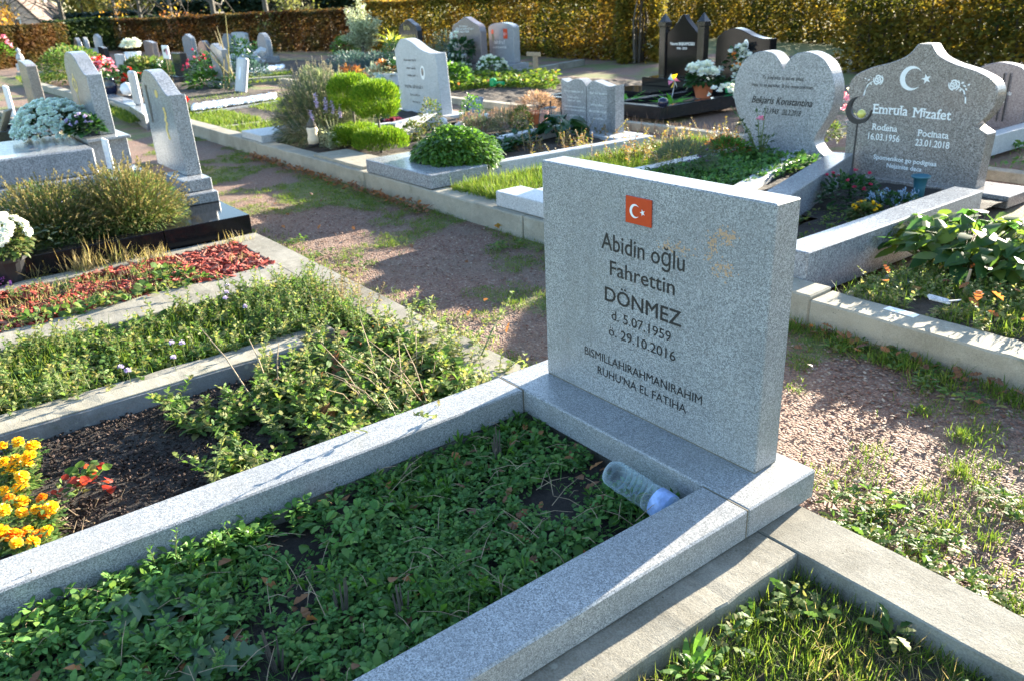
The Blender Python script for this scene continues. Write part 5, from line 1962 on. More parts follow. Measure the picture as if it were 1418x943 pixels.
# ------------------------------------------------------------------ heart headstone grave
O = np.array((-1.9, 3.9, .1))
g = thing('grave', 'speckled grey grave with a large heart-shaped headstone', 'grave', O)
cx = -2.07
right = [(.47, .06), (.47, .16), (.40, .20)] + spline([(.40, .20), (.345, .27), (.36, .34), (.43, .46), (.475, .60), (.46, .75), (.38, .88), (.25, .945), (.12, .94), (.04, .88), (.0, .81)], 6)
ol = [(cx + x, z) for x, z in right] + [(cx - x, z) for x, z in right[-2::-1]]
YH = 4.2
hs = loc(slab('headstone', ol, YH, YH + .14, M['granite_heart'], g, .005), O)
mb = MB()
yf = YH - .0012
a, b = onface(1055, 110), onface(1113, 115)
write(mb, "Tu n'es plus là où tu étais,", a[0], b[0], a[1] + .002, .027, yf, shear=.25, bold=.0006)
a, b = onface(1041, 119), onface(1127, 126)
write(mb, 'mais tu es partout, là où nous sommes.', a[0], b[0], a[1] - .002, .027, yf, shear=.25, bold=.0006)
a, b = onface(1041, 141), onface(1124, 150)
write(mb, 'Bekjaris Konstantina', a[0], b[0], a[1] - .008, .055, yf, shear=.3, bold=.0016)
a, b = onface(1056, 156), onface(1108, 161)
write(mb, '7.2.1943   20.2.2018', a[0], b[0], a[1] - .006, .042, yf, shear=.25, bold=.0011)
mb.build('inscription', M['ink'], hs)
loc(bar('kerb', at(1033, 263, .2), at(1109, 215, .2) + np.array([-.05, .2, 0]), .12, .115, .2, M['granite_pale'], g, .005), O)
lc = at(714, 266, .25)
loc(quadbar('kerb', [(-2.36, 1.50), (-1.2, 1.50), (-1.2, 1.72), (-2.36, 1.72)], .142, .245, M['granite_pale'], g, .006), O)
loc(box('kerb', -2.36, -2.24, 1.723, 4.15, .1, .20, M['granite_pale'], g, .005), O)
loc(box('plinth', -2.62, -1.5, 4.12, 4.42, .08, .165, M['granite_pale'], g, .005), O)
soil(-2.22, -1.3, 1.74, 4.1, .15, M['soil'], 'dark soil inside the heart grave')
mb = MB()
p = in_poly(1300, [(-2.2, 1.76), (-1.35, 1.76), (-1.5, 4.05), (-2.2, 4.05)])
rosette_mesh(mb, p, .15, .05, .018, 7, 'o', (.2, 1.1), .05)
stuff('groundcover', mb, M['cover'], 'green ground cover filling the heart grave', 'groundcover')
c = at(945, 240, .17)
t = thing('lavender_bush', 'small grey lavender bush in the heart grave just behind the large rectangular headstone', 'lavender', (c[0], c[1], .15))
leafball(t, 'foliage', (0, 0, .1), (.24, .2, .14), 2200, .06, .006, M['lavender'], 'n', zmin=0, out=.8)
blossoms(t, 'blossoms', (.14, .02, .1), (.1, .1, .12), 7, .02, M['p_purple'], .2, 8)
t = thing('rose_bush', 'thin leafless rose bush with one pink bloom in front of the heart headstone', 'rose bush', (-1.98, 3.86, .15))
mb, lf = MB(), MB()
for k in range(9):
    a = random.uniform(0, 6.28)
    e = np.array([math.cos(a) * random.uniform(.05, .33), math.sin(a) * .1 - .05, random.uniform(.2, .42)])
    mid = e * .55 + np.array([0, 0, .05])
    mb.tube([(0, 0, 0), mid, e], [.005, .004, .002], 5)
    u = rng.uniform(.3, 1, 9)
    lf.leaves(e[None] * u[:, None], rnd_dirs(9, 0, 1), .04, .022, 'o')
mb.build('stems', M['stem'], t)
lf.build('foliage', M['darkleaf'], t)
m_ = pompon(.032, 30, .6)
o = m_.build('flower', M['p_pink'], t)
o.location = (.02, -.06, .33)
c = at(1005, 215, .17)
t = thing('sedum_plant', 'reddish brown sedum plant left of the heart headstone foot', 'plant', (c[0], c[1], .15))
leafball(t, 'foliage', (0, 0, .05), (.2, .15, .1), 420, .045, .02, M['redbrown'], 'o', zmin=0)
leafball(t, 'green_shoots', (.1, -.08, .06), (.2, .15, .1), 420, .045, .02, M['lush'], 'o', zmin=0)

# ------------------------------------------------------------------ long grass plot
mb = MB()
polyL = [(-3.05, 1.6), (-2.37, 1.6), (-2.37, 4.3), (-3.05, 4.3)]
p = in_poly(5200, polyL)
p = np.repeat(p, 8, 0) + rng.normal(0, .02, (len(p) * 8, 2))
p = p[(p[:, 0] < -2.36) & (p[:, 0] > -3.08)]
grass_mesh(mb, p, .1, .15, .0055, .5)
stuff('long_grass', mb, M['grass'], 'long bright grass overflowing the plot behind the large rectangular headstone', 'grass')
mb, st = MB(), MB()
p = in_poly(60, [(-3.0, 2.9), (-2.3, 2.9), (-2.3, 4.4), (-3.0, 4.4)])
weeds_mesh(mb, st, np.concatenate([p, p + rng.normal(0, .05, p.shape)]), .1, .22, .045, .02, 30, 'j2', .5)
p = in_poly(26, [(-4.6, 3.4), (-3.6, 2.6), (-3.2, 2.9), (-3.4, 4.1), (-4.2, 4.2)])
weeds_mesh(mb, st, np.concatenate([p, p + rng.normal(0, .06, p.shape)]), .1, .17, .045, .02, 26, 'j2', .5)
o = stuff('tall_weeds', mb, leafmat('yellowing_weed_leaves', [G(.22, .18, .04), G(.24, .11, .05), G(.14, .16, .03), G(.18, .08, .04), G(.1, .13, .03)], .42), 'yellow and rusty tall weeds behind the long grass', 'weeds')
st.build('stem', M['twig'], o)

# ------------------------------------------------------------------ open-book headstone grave
O = np.array((-4.0, 3.9, .1))
g = thing('grave', 'grey granite grave with an open-book headstone and fluted page edge', 'grave', O)
YB = 4.2
xl, xm, xr = -4.82, -4.42, -3.99
ol = [(xr, .1), (xr, .60)] + spline([(xr, .60), (xr - .10, .585), (xr - .22, .61), (xm + .10, .628), (xm + .02, .585), (xm, .565)], 6)[1:] + \
    spline([(xm, .565), (xm - .03, .60), (xm - .1, .635), (xm - .2, .63), (xl + .1, .60), (xl, .63)], 6)[1:] + [(xl, .1)]
hs = loc(slab('headstone', ol, YB, YB + .12, M['granite_heart'], g, .004), O)
mb = MB()
for i, (za, x0, x1) in enumerate(((.50, xl + .05, xm - .06), (.44, xl + .1, xm - .13), (.405, xl + .1, xm - .1), (.345, xl + .05, xm - .04), (.31, xl + .05, xm - .04), (.25, xl + .05, xm - .05),
                                  (.50, xm + .05, xr - .14), (.385, xm + .07, xr - .16), (.32, xm + .04, xr - .12), (.25, xm + .1, xr - .18))):
    scribble(mb, x0, x1, za, .022, YB - .0012, 10 + i)
mb.build('faded_lettering', M['white'], hs)
mb = MB()
for k in range(9):
    x = xr - .012 - k * .013
    mb.poly([(x, YB - .001, .12), (x + .003, YB - .001, .12), (x + .003, YB - .001, .585), (x, YB - .001, .585)], [(0, 1, 2, 3)])
mb.poly([(xm - .004, YB - .001, .12), (xm + .004, YB - .001, .12), (xm + .004, YB - .001, .56), (xm - .004, YB - .001, .56)], [(0, 1, 2, 3)])
mb.build('page_grooves', M['ink'], hs)
loc(box('foot_slab', -4.17, -3.14, 1.47, 2.0, .142, .25, M['granite_blue'], g, .006), O)
loc(bar('kerb', at(640, 232, .24), at(905, 190, .22), .10, .1, .23, M['granite_pale'], g, .006), O)
loc(bar('kerb', at(700, 188, .22), at(778, 172, .22), .10, .1, .21, M['granite_pale'], g, .006), O)
loc(bar('kerb', at(590, 205, .22), at(700, 188, .22), .10, .1, .20, M['granite_pale'], g, .006), O)
loc(box('plinth', -4.9, -3.75, 4.0, 4.38, .06, .13, M['granite_pale'], g, .005), O)
c = at(632, 228, .2)
t = thing('parsley_bush', 'rounded bright green parsley-like bush spilling over the granite slab', 'bush', (c[0], c[1], .2))
leafball(t, 'foliage', (0, 0, .03), (.38, .33, .26), 5200, .05, .034, M['lush'], 'j2', zmin=-.1, shell=.5, droop=.5)
c = at(800, 188, .12)
t = thing('hosta_plant', 'dark glossy broad-leaved plant at the foot of the open-book headstone', 'plant', (c[0] - .02, c[1] - .2, .12))
mb = MB()
for k in range(46):
    a = random.uniform(0, 6.28)
    q = np.array([math.cos(a), math.sin(a), 0]) * random.uniform(0, .16) + np.array([0, 0, random.uniform(.05, .2)])
    mb.leaves([q], [(math.cos(a), math.sin(a), .3)], .2, .11, 'o', droop=.5)
mb.build('foliage', M['darkleaf'], t)
mb = MB()
pk = at(730, 200, .12)
p = np.concatenate([in_poly(230, [tuple(at(*q, .12)[:2]) for q in ((620, 215), (720, 192), (770, 187), (690, 215))])])
rosette_mesh(mb, p, .1, .07, .03, 7, 'o', (.3, 1.1), .08)
stuff('groundcover', mb, M['darkleaf'], 'dark leafy ground cover between the parsley-like bush and the open-book headstone', 'groundcover')
for lab, (px, py), rad, n in (('lavender with faded mauve spikes in front of the blue plaque', (665, 185), (.26, .22, .13), 1500), ('grey lavender with dry stems left of the glass lantern', (705, 180), (.22, .2, .16), 900)):
    c = at(px, py, .12)
    t = thing('lavender_bush', lab, 'lavender', (c[0], c[1], .1))
    leafball(t, 'foliage', (0, 0, .03), rad, n, .08, .006, M['lavender'], 'n', zmin=0, out=.9)
    mb = MB()
    for k in range(70):
        d = rnd_dirs(1, .35, 1)[0]
        e = d * np.array(rad) * 1.15 + np.array([0, 0, .12])
        mb.tube([d * np.array(rad) * .5, e], .0016, 3)
        u = rng.uniform(0, .06, 9)
        mb.leaves(e[None] - np.array([0, 0, 1.])[None] * u[:, None], rnd_dirs(9, 0, 1), .016, .009, 'd')
    mb.build('flower_spikes', M['heather'], t)
for lab, (px, py), rad in (('upright green box shrub right of the two white cups', (598, 182), (.12, .12, .2)), ('dark green box shrub beside the brown heather pot', (722, 182), (.12, .12, .16)), ('yellow tipped small shrub below the blue plaque', (655, 176), (.16, .12, .2)),
                           ('small green plant between the clipped cypresses and the parsley-like bush', (572, 193), (.1, .1, .11))):
    c = at(px, py, .12)
    t = thing('small_shrub', lab, 'shrub', (c[0], c[1], .1))
    leafball(t, 'foliage', (0, 0, rad[2] * .8), rad, 520, .035, .018, M['lavender_green' if 'yellow' not in lab else 'lush'], 'o', zmin=-.8)
c = at(763, 181, .14)
t = thing('glass_lantern', 'glass lantern with a sky blue bottle inside left of the open-book headstone', 'lantern', (c[0], c[1], .11))
bm = bmesh.new()
b4 = [bm.verts.new(v) for v in ((-.10, -.10, 0), (.10, -.10, 0), (.10, .10, 0), (-.10, .10, 0))]
t4 = [bm.verts.new(v) for v in ((-.075, -.075, .26), (.075, -.075, .26), (.075, .075, .26), (-.075, .075, .26))]
for i in range(4):
    bm.faces.new([b4[i], b4[(i + 1) % 4], t4[(i + 1) % 4], t4[i]])
bm_obj('glass_panes', bm, M['glass'], t, 0)
mb = MB()
for i in ((-1, -1), (1, -1), (1, 1), (-1, 1)):
    mb.tube([(i[0] * .1, i[1] * .1, 0), (i[0] * .075, i[1] * .075, .26)], .005, 4)
mb.tube([(0, 0, .26), (0, 0, .33)], .008, 6)
mb.lathe([(.085, .258), (.085, .264), (.02, .272)], (0, 0, 0), 4)
mb.build('lantern_frame', M['iron'], t)
mb = MB()
mb.lathe([(.03, .01), (.034, .03), (.034, .11), (.014, .14), (.012, .17), (0, .172)], (0, 0, 0), 14)
mb.build('blue_bottle', M['blue_glass'], t, True)
c = at(735, 182, .13)
t = pot_thing('potted_heather', 'brown pot of dry pinkish heather behind the glass lantern', 'heather', (c[0] - .25, c[1] + .3, .1), .09, .12, .18, M['terracotta'])
leafball(t, 'foliage', (0, 0, .2), (.24, .2, .16), 1500, .07, .008, M['heather'], 'n', zmin=-.1, out=.9)
c = at(690, 188 - 16, .14)
t = thing('blue_plaque', 'slate blue plaque with a small black figure tilted back behind the lavender', 'plaque', (*at(652, 167, .12)[:2], .12))
bm = bmesh.new()
add_box(bm, -.16, .16, -.012, .012, 0, .28)
o = bm_obj('panel', bm, plain('slate_blue', C3(.13, .15, .21), .35), t, .004)
o.rotation_euler = (R(-18), 0, 0)
mb = MB()
scribble(mb, -.04, .14, .225, .025, -.0126, 77)
q = mb.build('faded_lettering', M['white'], o)
mb = MB()
for a, b in (((-.13, .03), (-.1, .13)), ((-.1, .13), (-.06, .1)), ((-.1, .13), (-.09, .22)), ((-.09, .22), (-.12, .17))):
    mb.tube([(a[0], -.016, a[1]), (b[0], -.016, b[1])], .008, 4)
mb.build('black_figure', M['ink'], o)
for (px, py), lab in (((613, 172), 'White ball-shaped grave light left of the blue plaque'), ((637, 178), 'White ball-shaped grave light in front of the blue plaque'), ((672, 165), 'White ball-shaped grave light right of the blue plaque')):
    c = at(px, py, .15)
    t = thing('white_ball', lab, 'grave light', (c[0], c[1], .11))
    mb = MB()
    mb.lathe([(0, 0), (.04, .01), (.062, .05), (.05, .09), (.02, .108), (0, .11)], (0, 0, 0), 14)
    mb.build('ball', M['plastic_white'], t, True)

# ------------------------------------------------------------------ pale wavy headstone grave behind the cypresses
O = np.array((-7.2, 3.8, .1))
g = thing('grave', 'pale grey grave with a wave-topped headstone and two white cups behind the clipped cypresses', 'grave', O)
YW = 3.9
x0, x1 = -7.82, -6.82
ol = [(x1 + .06, .1), (x1, .87)] + spline([(x1, .87), (x1 - .15, .87), (x1 - .35, .91), (x1 - .55, .99), (x1 - .72, 1.03), (x1 - .85, 1.01), (x0 + .05, .93), (x0, .88)], 6)[1:] + [(x0 + .06, .1)]
hs = loc(slab('headstone', ol, YW, YW + .16, M['granite_pale'], g, .006), O)
mb = MB()
for i, (a, b, z, h) in enumerate(((.22, .55, .76, .032), (.28, .50, .665, .03), (.28, .53, .575, .03), (.2, .64, .43, .05), (.32, .55, .335, .03), (.36, .55, .25, .025))):
    scribble(mb, x0 + a, x0 + b, z, h, YW - .0015, 60 + i)
mb.build('faded_lettering', M['ink'], hs)
mb = MB()
disc(mb, x0 + .67, .63, .055, .085, YW - .002, 18)
md = mb.build('photo_medallion', M['white_enamel'], hs)
mb = MB()
disc(mb, x0 + .665, .64, .03, .05, YW - .003, 12)
mb.build('portrait', M['photo_grey'], md)
loc(bar('kerb', at(547, 172, .26), at(606, 157, .26), .12, .1, .26, M['granite_pale'], g, .006), O)
loc(bar('kerb', at(480, 180, .24), at(547, 172, .24), .12, .1, .25, M['granite_pale'], g, .006), O)
loc(box('plinth', x0 - .1, x1 + .2, YW - .05, YW + .3, .06, .14, M['granite_pale'], g, .005), O)
soil(-7.7, -6.2, 3.2, 3.85, .14, M['soil'], 'soil in front of the pale wavy headstone')
for (px, py), lab in (((560, 146), 'Left white cup in front of the pale wavy headstone'), ((589, 150), 'Right white cup in front of the pale wavy headstone')):
    c = at(px, py, .15)
    t = thing('white_cup', lab, 'cup', (c[0], c[1], .13))
    mb = MB()
    mb.lathe([(.045, 0), (.06, .2), (.055, .2), (.04, .15), (0, .14)], (0, 0, 0), 14)
    mb.build('cup', M['plastic_white'], t, True)
    mb = MB()
    spiky(mb, (0, 0, .15), 16, .11, .02, .5, 'o')
    mb.build('foliage', M['darkleaf'], t)
c = at(530, 178, .15)
t = thing('grave_plant', 'maroon leaved plant behind the clipped cypresses', 'plant', (*at(547, 180, .15)[:2], .12))
leafball(t, 'foliage', (0, 0, .05), (.15, .13, .09), 330, .05, .03, leafmat('maroon_leaves', [G(.12, .02, .05), G(.2, .04, .09), G(.08, .02, .03)], .3), 'o', zmin=0)

# ------------------------------------------------------------------ clipped cypresses
for lab, (px, py), hh in (('front golden cypress clipped as a bowl on a thin trunk above a low skirt', (528, 206), .80), ('rear golden cypress clipped as a bowl half hidden behind its twin', (494, 199), .84)):
    c = at(px, py, .14)
    t = thing('clipped_cypress', lab, 'cypress', (c[0], c[1], .1))
    tube_thing(t, 'trunk', [(0, 0, 0), (.006, 0, .25), (0, 0, hh - .45)], [.016, .012, .014], M['bark_grey'], 7)
    for nm, zc, rx, rz, n in (('crown', hh - .32, .215, .18, 9500), ('skirt', .075, .25, .14, 9000)):
        mb = MB()
        d = rnd_dirs(n, -.75 if nm == 'crown' else -.1, 1)
        sq = np.sign(d) * np.abs(d) ** np.array([.9, .9, .68])
        q = (1 - .45 * rng.uniform(0, 1, n) ** 2.2 + .035 * rng.normal(0, 1, n))[:, None]
        lump = np.array([1 + .05 * noise.noise(Vector(tuple(v * 3.4 + px))) + .06 * noise.noise(Vector(tuple(v * 9.0 + px))) for v in d])[:, None]
        rxz = np.where(d[:, 2] < 0, .85 + .3 * (1 + d[:, 2]) * .5, 1.0)[:, None] if nm == 'crown' else 1.0
        P = sq * np.array([rx, rx, rz]) * q * lump * np.concatenate([np.broadcast_to(rxz, (n, 1))] * 2 + [np.ones((n, 1))], 1)
        P[:, 2] += zc
        mb.leaves(P, d * .5 + rnd_dirs(n, .1, 1) * .5 + np.array([0, 0, .45]), rng.uniform(.025, .06, n), .007, 'n', droop=.05)
        mb.build(nm, M['cypress'], t)
struct(box('stone_slab', -5.3, -4.3, 1.50, 1.85, .12, .165, M['concrete_pale']), 'flat pale stone slabs in front of the clipped cypresses', 'paving')
struct(box('stone_slab', -7.2, -6.6, 1.50, 2.2, .12, .21, M['granite_pale']), 'pale granite slab left of the big lavender', 'paving')
c = at(435, 203, .165)
t = thing('grave_candle', 'used grave candle in a curved amber glass on the pale stone edge', 'candle', (c[0], c[1], .166))
mb = MB()
mb.lathe([(.052, .025), (.056, .07), (.046, .11), (.054, .17), (.05, .185)], (0, 0, 0), 18)
mb.build('candle_glass', M['wax'], t, True)
mb = MB()
mb.lathe([(.05, 0), (.054, .024), (.05, .03)], (0, 0, 0), 18)
mb.build('candle_foot', M['iron'], t, True)
mb = MB()
mb.lathe([(.05, .183), (.046, .215), (.02, .25), (.008, .275), (0, .277)], (0, 0, 0), 18)
mb.build('candle_lid', M['bark_grey'], t, True)
c = at(458, 204, .15)
t = thing('salvia_plant', 'silvery salvia with pale lilac flower spikes beside the grave candle', 'plant', (c[0] - .1, c[1] + .1, .1))
mb = MB()
for k in range(60):
    a, s = random.uniform(0, 6.28), random.random() ** .5
    b = np.array([math.cos(a), math.sin(a), 0]) * s * .12
    e = b * 1.5 + np.array([0, 0, random.uniform(.1, .24)])
    u = rng.uniform(.1, 1, 14)
    mb.leaves(b[None] * (1 - u[:, None]) + e[None] * u[:, None], rnd_dirs(14, 0, 1), .05, .01, 'd')
mb.build('foliage', M['silver'], t)
mb, st = MB(), MB()
for e in ((-.10, -.1, .55), (.0, -.05, .50), (.05, 0, .48), (-.28, -.1, .38), (-.2, -.12, .33), (.1, .05, .45)):
    e = np.array(e)
    st.tube([(0, 0, .05), e * .6 + np.array([0, 0, .03]), e], .003, 4)
    u = rng.uniform(0, .13, 90)
    mb.leaves(e[None] - np.array([0, 0, 1.])[None] * u[:, None] + rng.normal(0, .006, (90, 3)), rnd_dirs(90, -.2, 1), .024, .014, 'o')
mb.build('flower_spikes', M['p_lilac'], t)
st.build('stem', M['stem'], t)
# big lavender
c = at(418, 200, .14)
t = thing('lavender_bush', 'big grey green lavender bush with tall dry stalks behind the grave candle', 'lavender', (c[0] - .28, c[1] + .42, .1))
mb = MB()
n = 15000
ball_leaves(mb, (0, 0, .10), (.54, .48, .60), n, .085, .011, 'n', zmin=-.15, out=.7, shell=.6)
mb.build('foliage', M['lavender'], t)
mb, sd = MB(), MB()
for k in range(420):
    d = rnd_dirs(1, .1, 1)[0]
    b = d * np.array([.5, .42, .42])
    e = d * np.array([.62, .56, .68]) * random.uniform(.9, 1.12) + np.array([0, 0, .12])
    mb.tube([b, e], [.002, .0012], 3, cap=False)
    u = rng.uniform(0, .08, 14)
    ax = (e - b) / np.linalg.norm(e - b)
    sd.leaves(e[None] - ax[None] * u[:, None], rnd_dirs(14, 0, 1), .016, .009, 'd')
mb.build('stalks', M['twig'], t)
sd.build('seed_heads', leafmat('grey_seed_heads', [G(.3, .27, .19), G(.38, .34, .24), G(.22, .2, .16)], .35), t)

# ------------------------------------------------------------------ left plots of row two: grass, white pebble strip
mb = MB()
for poly in ([(-8.55, 1.66), (-7.4, 1.66), (-7.4, 4.1), (-8.55, 4.1)], [(-11.1, 1.66), (-8.7, 1.66), (-8.7, 2.35), (-11.1, 2.35)], [(-11.1, 2.8), (-8.7, 2.8), (-8.7, 4.0), (-11.1, 4.0)]):
    p = in_poly(2600, poly)
    p = np.repeat(p, 2, 0) + rng.normal(0, .03, (len(p) * 2, 2))
    grass_mesh(mb, p, .1, .085, .008, .6)
stuff('plot_grass', mb, M['grass'], 'sunlit grass beside the white pebble strip in the middle row', 'grass')
a, b, c_, d_ = at(268, 150, .12), at(382, 134, .12), at(382, 141, .12), at(268, 158, .12)
mb = MB()
p = in_poly(1600, [tuple(v[:2]) for v in (a, b, c_, d_)])
mb.pebbles(np.column_stack([p, np.full(len(p), .165)]), rng.uniform(.02, .036, len(p)))
stuff('white_pebbles', mb, M['whitechips'], 'strip of bright white marble pebbles in the middle row', 'pebbles')
g = thing('grave_border', 'narrow grey stone border around the white pebble strip', 'border', tuple(((a + c_) / 2)[:2]) + (.1,))
O = np.array(tuple(((a + c_) / 2)[:2]) + (.1,))
loc(bar('kerb', a, b, .07, .08, .16, M['granite_blue'], g), O)
loc(bar('kerb', d_, c_, .06, .08, .135, M['granite_blue'], g, side=-1), O)
c = at(253, 150, .12)
t = thing('red_flowers', 'small red flowers with a green leaf at the left end of the white pebble strip', 'flowers', (c[0], c[1], .11))
blossoms(t, 'blossoms', (0, 0, .08), (.09, .09, .1), 14, .045, M['p_red'], 0, 10)
leafball(t, 'foliage', (0, 0, .03), (.1, .1, .07), 60, .06, .03, M['darkleaf'], 'o', zmin=0)
# ------------------------------------------------------------------ row three and the far stones
def shape_pts(kind, x0, x1, z0, z1):
    w_, h = x1 - x0, z1 - z0
    cx_ = (x0 + x1) / 2
    if kind == 'arch':
        t = [(x1, z1 - .13 * h)] + [(cx_ + w_ / 2 * math.cos(a), z1 - .13 * h + .13 * h * math.sin(a)) for a in np.linspace(.15, math.pi - .15, 12)] + [(x0, z1 - .13 * h)]
    elif kind == 'round':
        r_ = w_ / 2
        t = [(cx_ + r_ * math.cos(a), z1 - r_ + r_ * math.sin(a)) for a in np.linspace(0, math.pi, 14)]
    elif kind == 'peak':
        t = spline([(x1, z1 - .3 * h), (x1 - .06 * w_, z1 - .17 * h), (x1 - .25 * w_, z1 - .09 * h), (cx_ + .05 * w_, z1), (cx_ - .05 * w_, z1), (x0 + .25 * w_, z1 - .09 * h), (x0 + .06 * w_, z1 - .17 * h), (x0, z1 - .3 * h)], 5)
    elif kind == 'wave':
        t = spline([(x1, z1 - .16 * h), (x1 - .2 * w_, z1 - .15 * h), (cx_, z1 - .06 * h), (x0 + .3 * w_, z1), (x0 + .1 * w_, z1 - .05 * h), (x0, z1 - .12 * h)], 5)
    elif kind == 'slant':
        t = [(x1, z1 - .12 * h), (x1 - .45 * w_, z1 - .02 * h), (x0 + .2 * w_, z1), (x0, z1 - .03 * h)]
    else:
        t = [(x1, z1), (x0, z1)]
    return [(x0, z0)] + [(x1, z0)] + t


def stone3(label, pl, pr, pyb, pyt, kind, mat, dep=.12, z=.08, base=True, ink=None, lines=(), name='headstone'):
    P = at((pl + pr) / 2, pyb, z)
    Y = P[1]
    xa, xb = aty(pl, pyb, Y)[0], aty(pr, pyb, Y)[0]
    zt = zat(P, pyt)
    O_ = np.array(((xa + xb) / 2, Y, 0))
    g_ = thing('grave', label, 'grave', O_)
    z0_ = .06
    if base:
        loc(box('plinth', xa - .12, xb + .12, Y - .14, Y + .28, .03, .22, M[mat], g_, .006), O_)
        z0_ = .221
    h_ = loc(slab('headstone', shape_pts(kind, xa, xb, z0_, zt), Y, Y + dep, M[mat], g_, .008), O_)
    if ink:
        mb_ = MB()
        for i, (fx0, fx1, fz, ch) in enumerate(lines):
            scribble(mb_, xa + fx0 * (xb - xa), xa + fx1 * (xb - xa), z0_ + fz * (zt - z0_), ch, Y - .003, i + int(pl))
        mb_.build('faded_lettering', M[ink], h_)
    return g_, h_, (xa, xb, Y, zt)


# black pillar stone
O = np.array((-5.95, 7.2, .05))
g = thing('grave', 'polished black grave with a pointed headstone between two black pillars', 'grave', O)
YK = 7.35
loc(box('plinth', -6.5, -5.40, YK - .2, YK + .25, .05, .32, M['black'], g, .006), O)
c5 = -5.94
ol = [(c5 + .27, .322), (c5 + .27, .90)] + spline([(c5 + .27, .90), (c5 + .17, .98), (c5 + .07, 1.07), (c5 + .02, 1.135)], 5)[1:] + [(c5 - .02, 1.135)] + spline([(c5 - .02, 1.135), (c5 - .07, 1.07), (c5 - .17, .98), (c5 - .27, .90)], 5)[1:] + [(c5 - .27, .322)]
hs = loc(slab('headstone', ol, YK, YK + .1, M['black'], g, .005), O)
mb = MB()
write(mb, 'Nusret BAJRAMOSKI', c5 - .21, c5 + .22, .745, .038, YK - .002, bold=.001)
write(mb, '1946 - 2018', c5 - .09, c5 + .09, .69, .028, YK - .002, bold=.0006)
mb.build('inscription', M['white'], hs)
for s in (-1, 1):
    x = c5 + s * .345
    bm = bmesh.new()
    add_box(bm, x - .055, x + .055, YK - .03, YK + .08, .322, .985)
    add_box(bm, x - .068, x + .068, YK - .043, YK + .093, .987, 1.05)
    p_ = loc(bm_obj('pillar', bm, M['black_satin'], g, .004), O)
    bm = bmesh.new()
    b4 = [bm.verts.new(v) for v in ((x - .06, YK - .035, 1.051), (x + .06, YK - .035, 1.051), (x + .06, YK + .085, 1.051), (x - .06, YK + .085, 1.051))]
    tp = bm.verts.new((x, YK + .025, 1.165))
    bm.faces.new(b4)
    for i in range(4):
        bm.faces.new([b4[i], b4[(i + 1) % 4], tp])
    o = bm_obj('pillar_cap', bm, M['black_satin'], p_, .002)
# black kerbs in front
loc(box('kerb', -6.9, -4.65, 5.56, 5.68, .05, .20, M['black_satin'], g, .006), O)
loc(box('kerb', -4.77, -4.65, 5.683, 7.1, .05, .20, M['black_satin'], g, .006), O)
loc(box('kerb', -6.9, -6.78, 5.683, 7.1, .05, .20, M['black_satin'], g, .006), O)
loc(box('kerb', -5.64, -5.52, 5.683, 7.1, .05, .19, M['black_satin'], g, .006), O)
loc(box('cover_slab', -6.6, -5.70, 6.5, 7.1, .05, .21, M['black'], g, .006), O)
soil(-6.77, -4.78, 5.69, 7.12, .12, M['soil'], 'soil inside the polished black grave')
# black wavy stone
O = np.array((-4.9, 7.3, .05))
g = thing('grave', 'black wave-topped headstone with an oval portrait partly hidden by the heart headstone', 'grave', O)
YV = 7.3
ol = [(-5.32, .1), (-4.46, .1), (-4.47, .84)] + spline([(-4.47, .84), (-4.6, .845), (-4.75, .88), (-4.9, .94), (-5.05, .965), (-5.2, .92), (-5.29, .85), (-5.31, .76)], 6)[1:]
hs = loc(slab('headstone', ol, YV, YV + .14, M['black'], g, .006), O)
mb = MB()
a = onface(1033, 63, YV)
disc(mb, a[0], a[1], .04, .07, YV - .002, 18)
md = mb.build('portrait_oval', M['white_enamel'], hs)
mb = MB()
disc(mb, a[0], a[1] - .005, .028, .052, YV - .003, 14)
mb.build('portrait', M['photo_grey'], md)
mb = MB()
a = onface(1021, 82, YV)
write(mb, 'Lin', a[0], a[0] + .12, a[1], .055, YV - .002, shear=.25, bold=.001)
a = onface(1020, 94, YV)
write(mb, 'S', a[0], a[0] + .04, a[1], .055, YV - .002, shear=.25, bold=.001)
mb.build('inscription', M['white'], hs)
# flowers by the black graves
c = at(970, 136, .2)
t = pot_thing('potted_chrysanthemum', 'white globe chrysanthemums in a terracotta pot in front of the polished black grave', 'chrysanthemum', (c[0], c[1] + .05, .2), .09, .13, .16, M['terracotta'])
leafball(t, 'foliage', (0, 0, .2), (.2, .18, .13), 420, .07, .045, M['darkleaf'], 'o', zmin=-.3)
for k, (x, y, z) in enumerate(((-.15, -.05, .34), (-.05, -.1, .33), (.06, -.02, .37), (.17, -.04, .30), (.10, -.12, .30), (-.11, .06, .36))):
    m_ = pompon(.082, 110, .4)
    o = m_.build('blossom', M['p_white'], t)
    o.location = (x, y, z)
c = at(1000, 130, .2)
t = thing('flower_spray', 'tall spray of white artificial flowers standing against the black wave-topped headstone', 'flowers', (c[0], c[1] + .25, .18))
mb = MB()
st = MB()
for k in range(34):
    u = random.random()
    q = np.array([random.gauss(0, .13) - .02 + .12 * u, random.gauss(0, .06), .06 + u * .52 + (.1 if k == 0 else 0)])
    if u > .85:
        q[0] = .08 + random.gauss(0, .04)
    mb.leaves(np.repeat(q[None], 9, 0), rnd_dirs(9, -.3, 1), .055, .045, 'p', droop=.1)
    st.tube([(0, 0, 0), q * .5, q], .003, 3)
mb.build('blossoms', M['p_white'], t)
st.build('stem', M['stem'], t)
leafball(t, 'foliage', (0, 0, .28), (.18, .08, .28), 70, .09, .05, M['darkleaf'], 'o', zmin=-.8)
leafball(t, 'orange_blossoms', (.03, -.05, .42), (.12, .05, .07), 14, .05, .04, M['p_orange'], 'p', zmin=-.8)
c = at(1005, 140, .2)
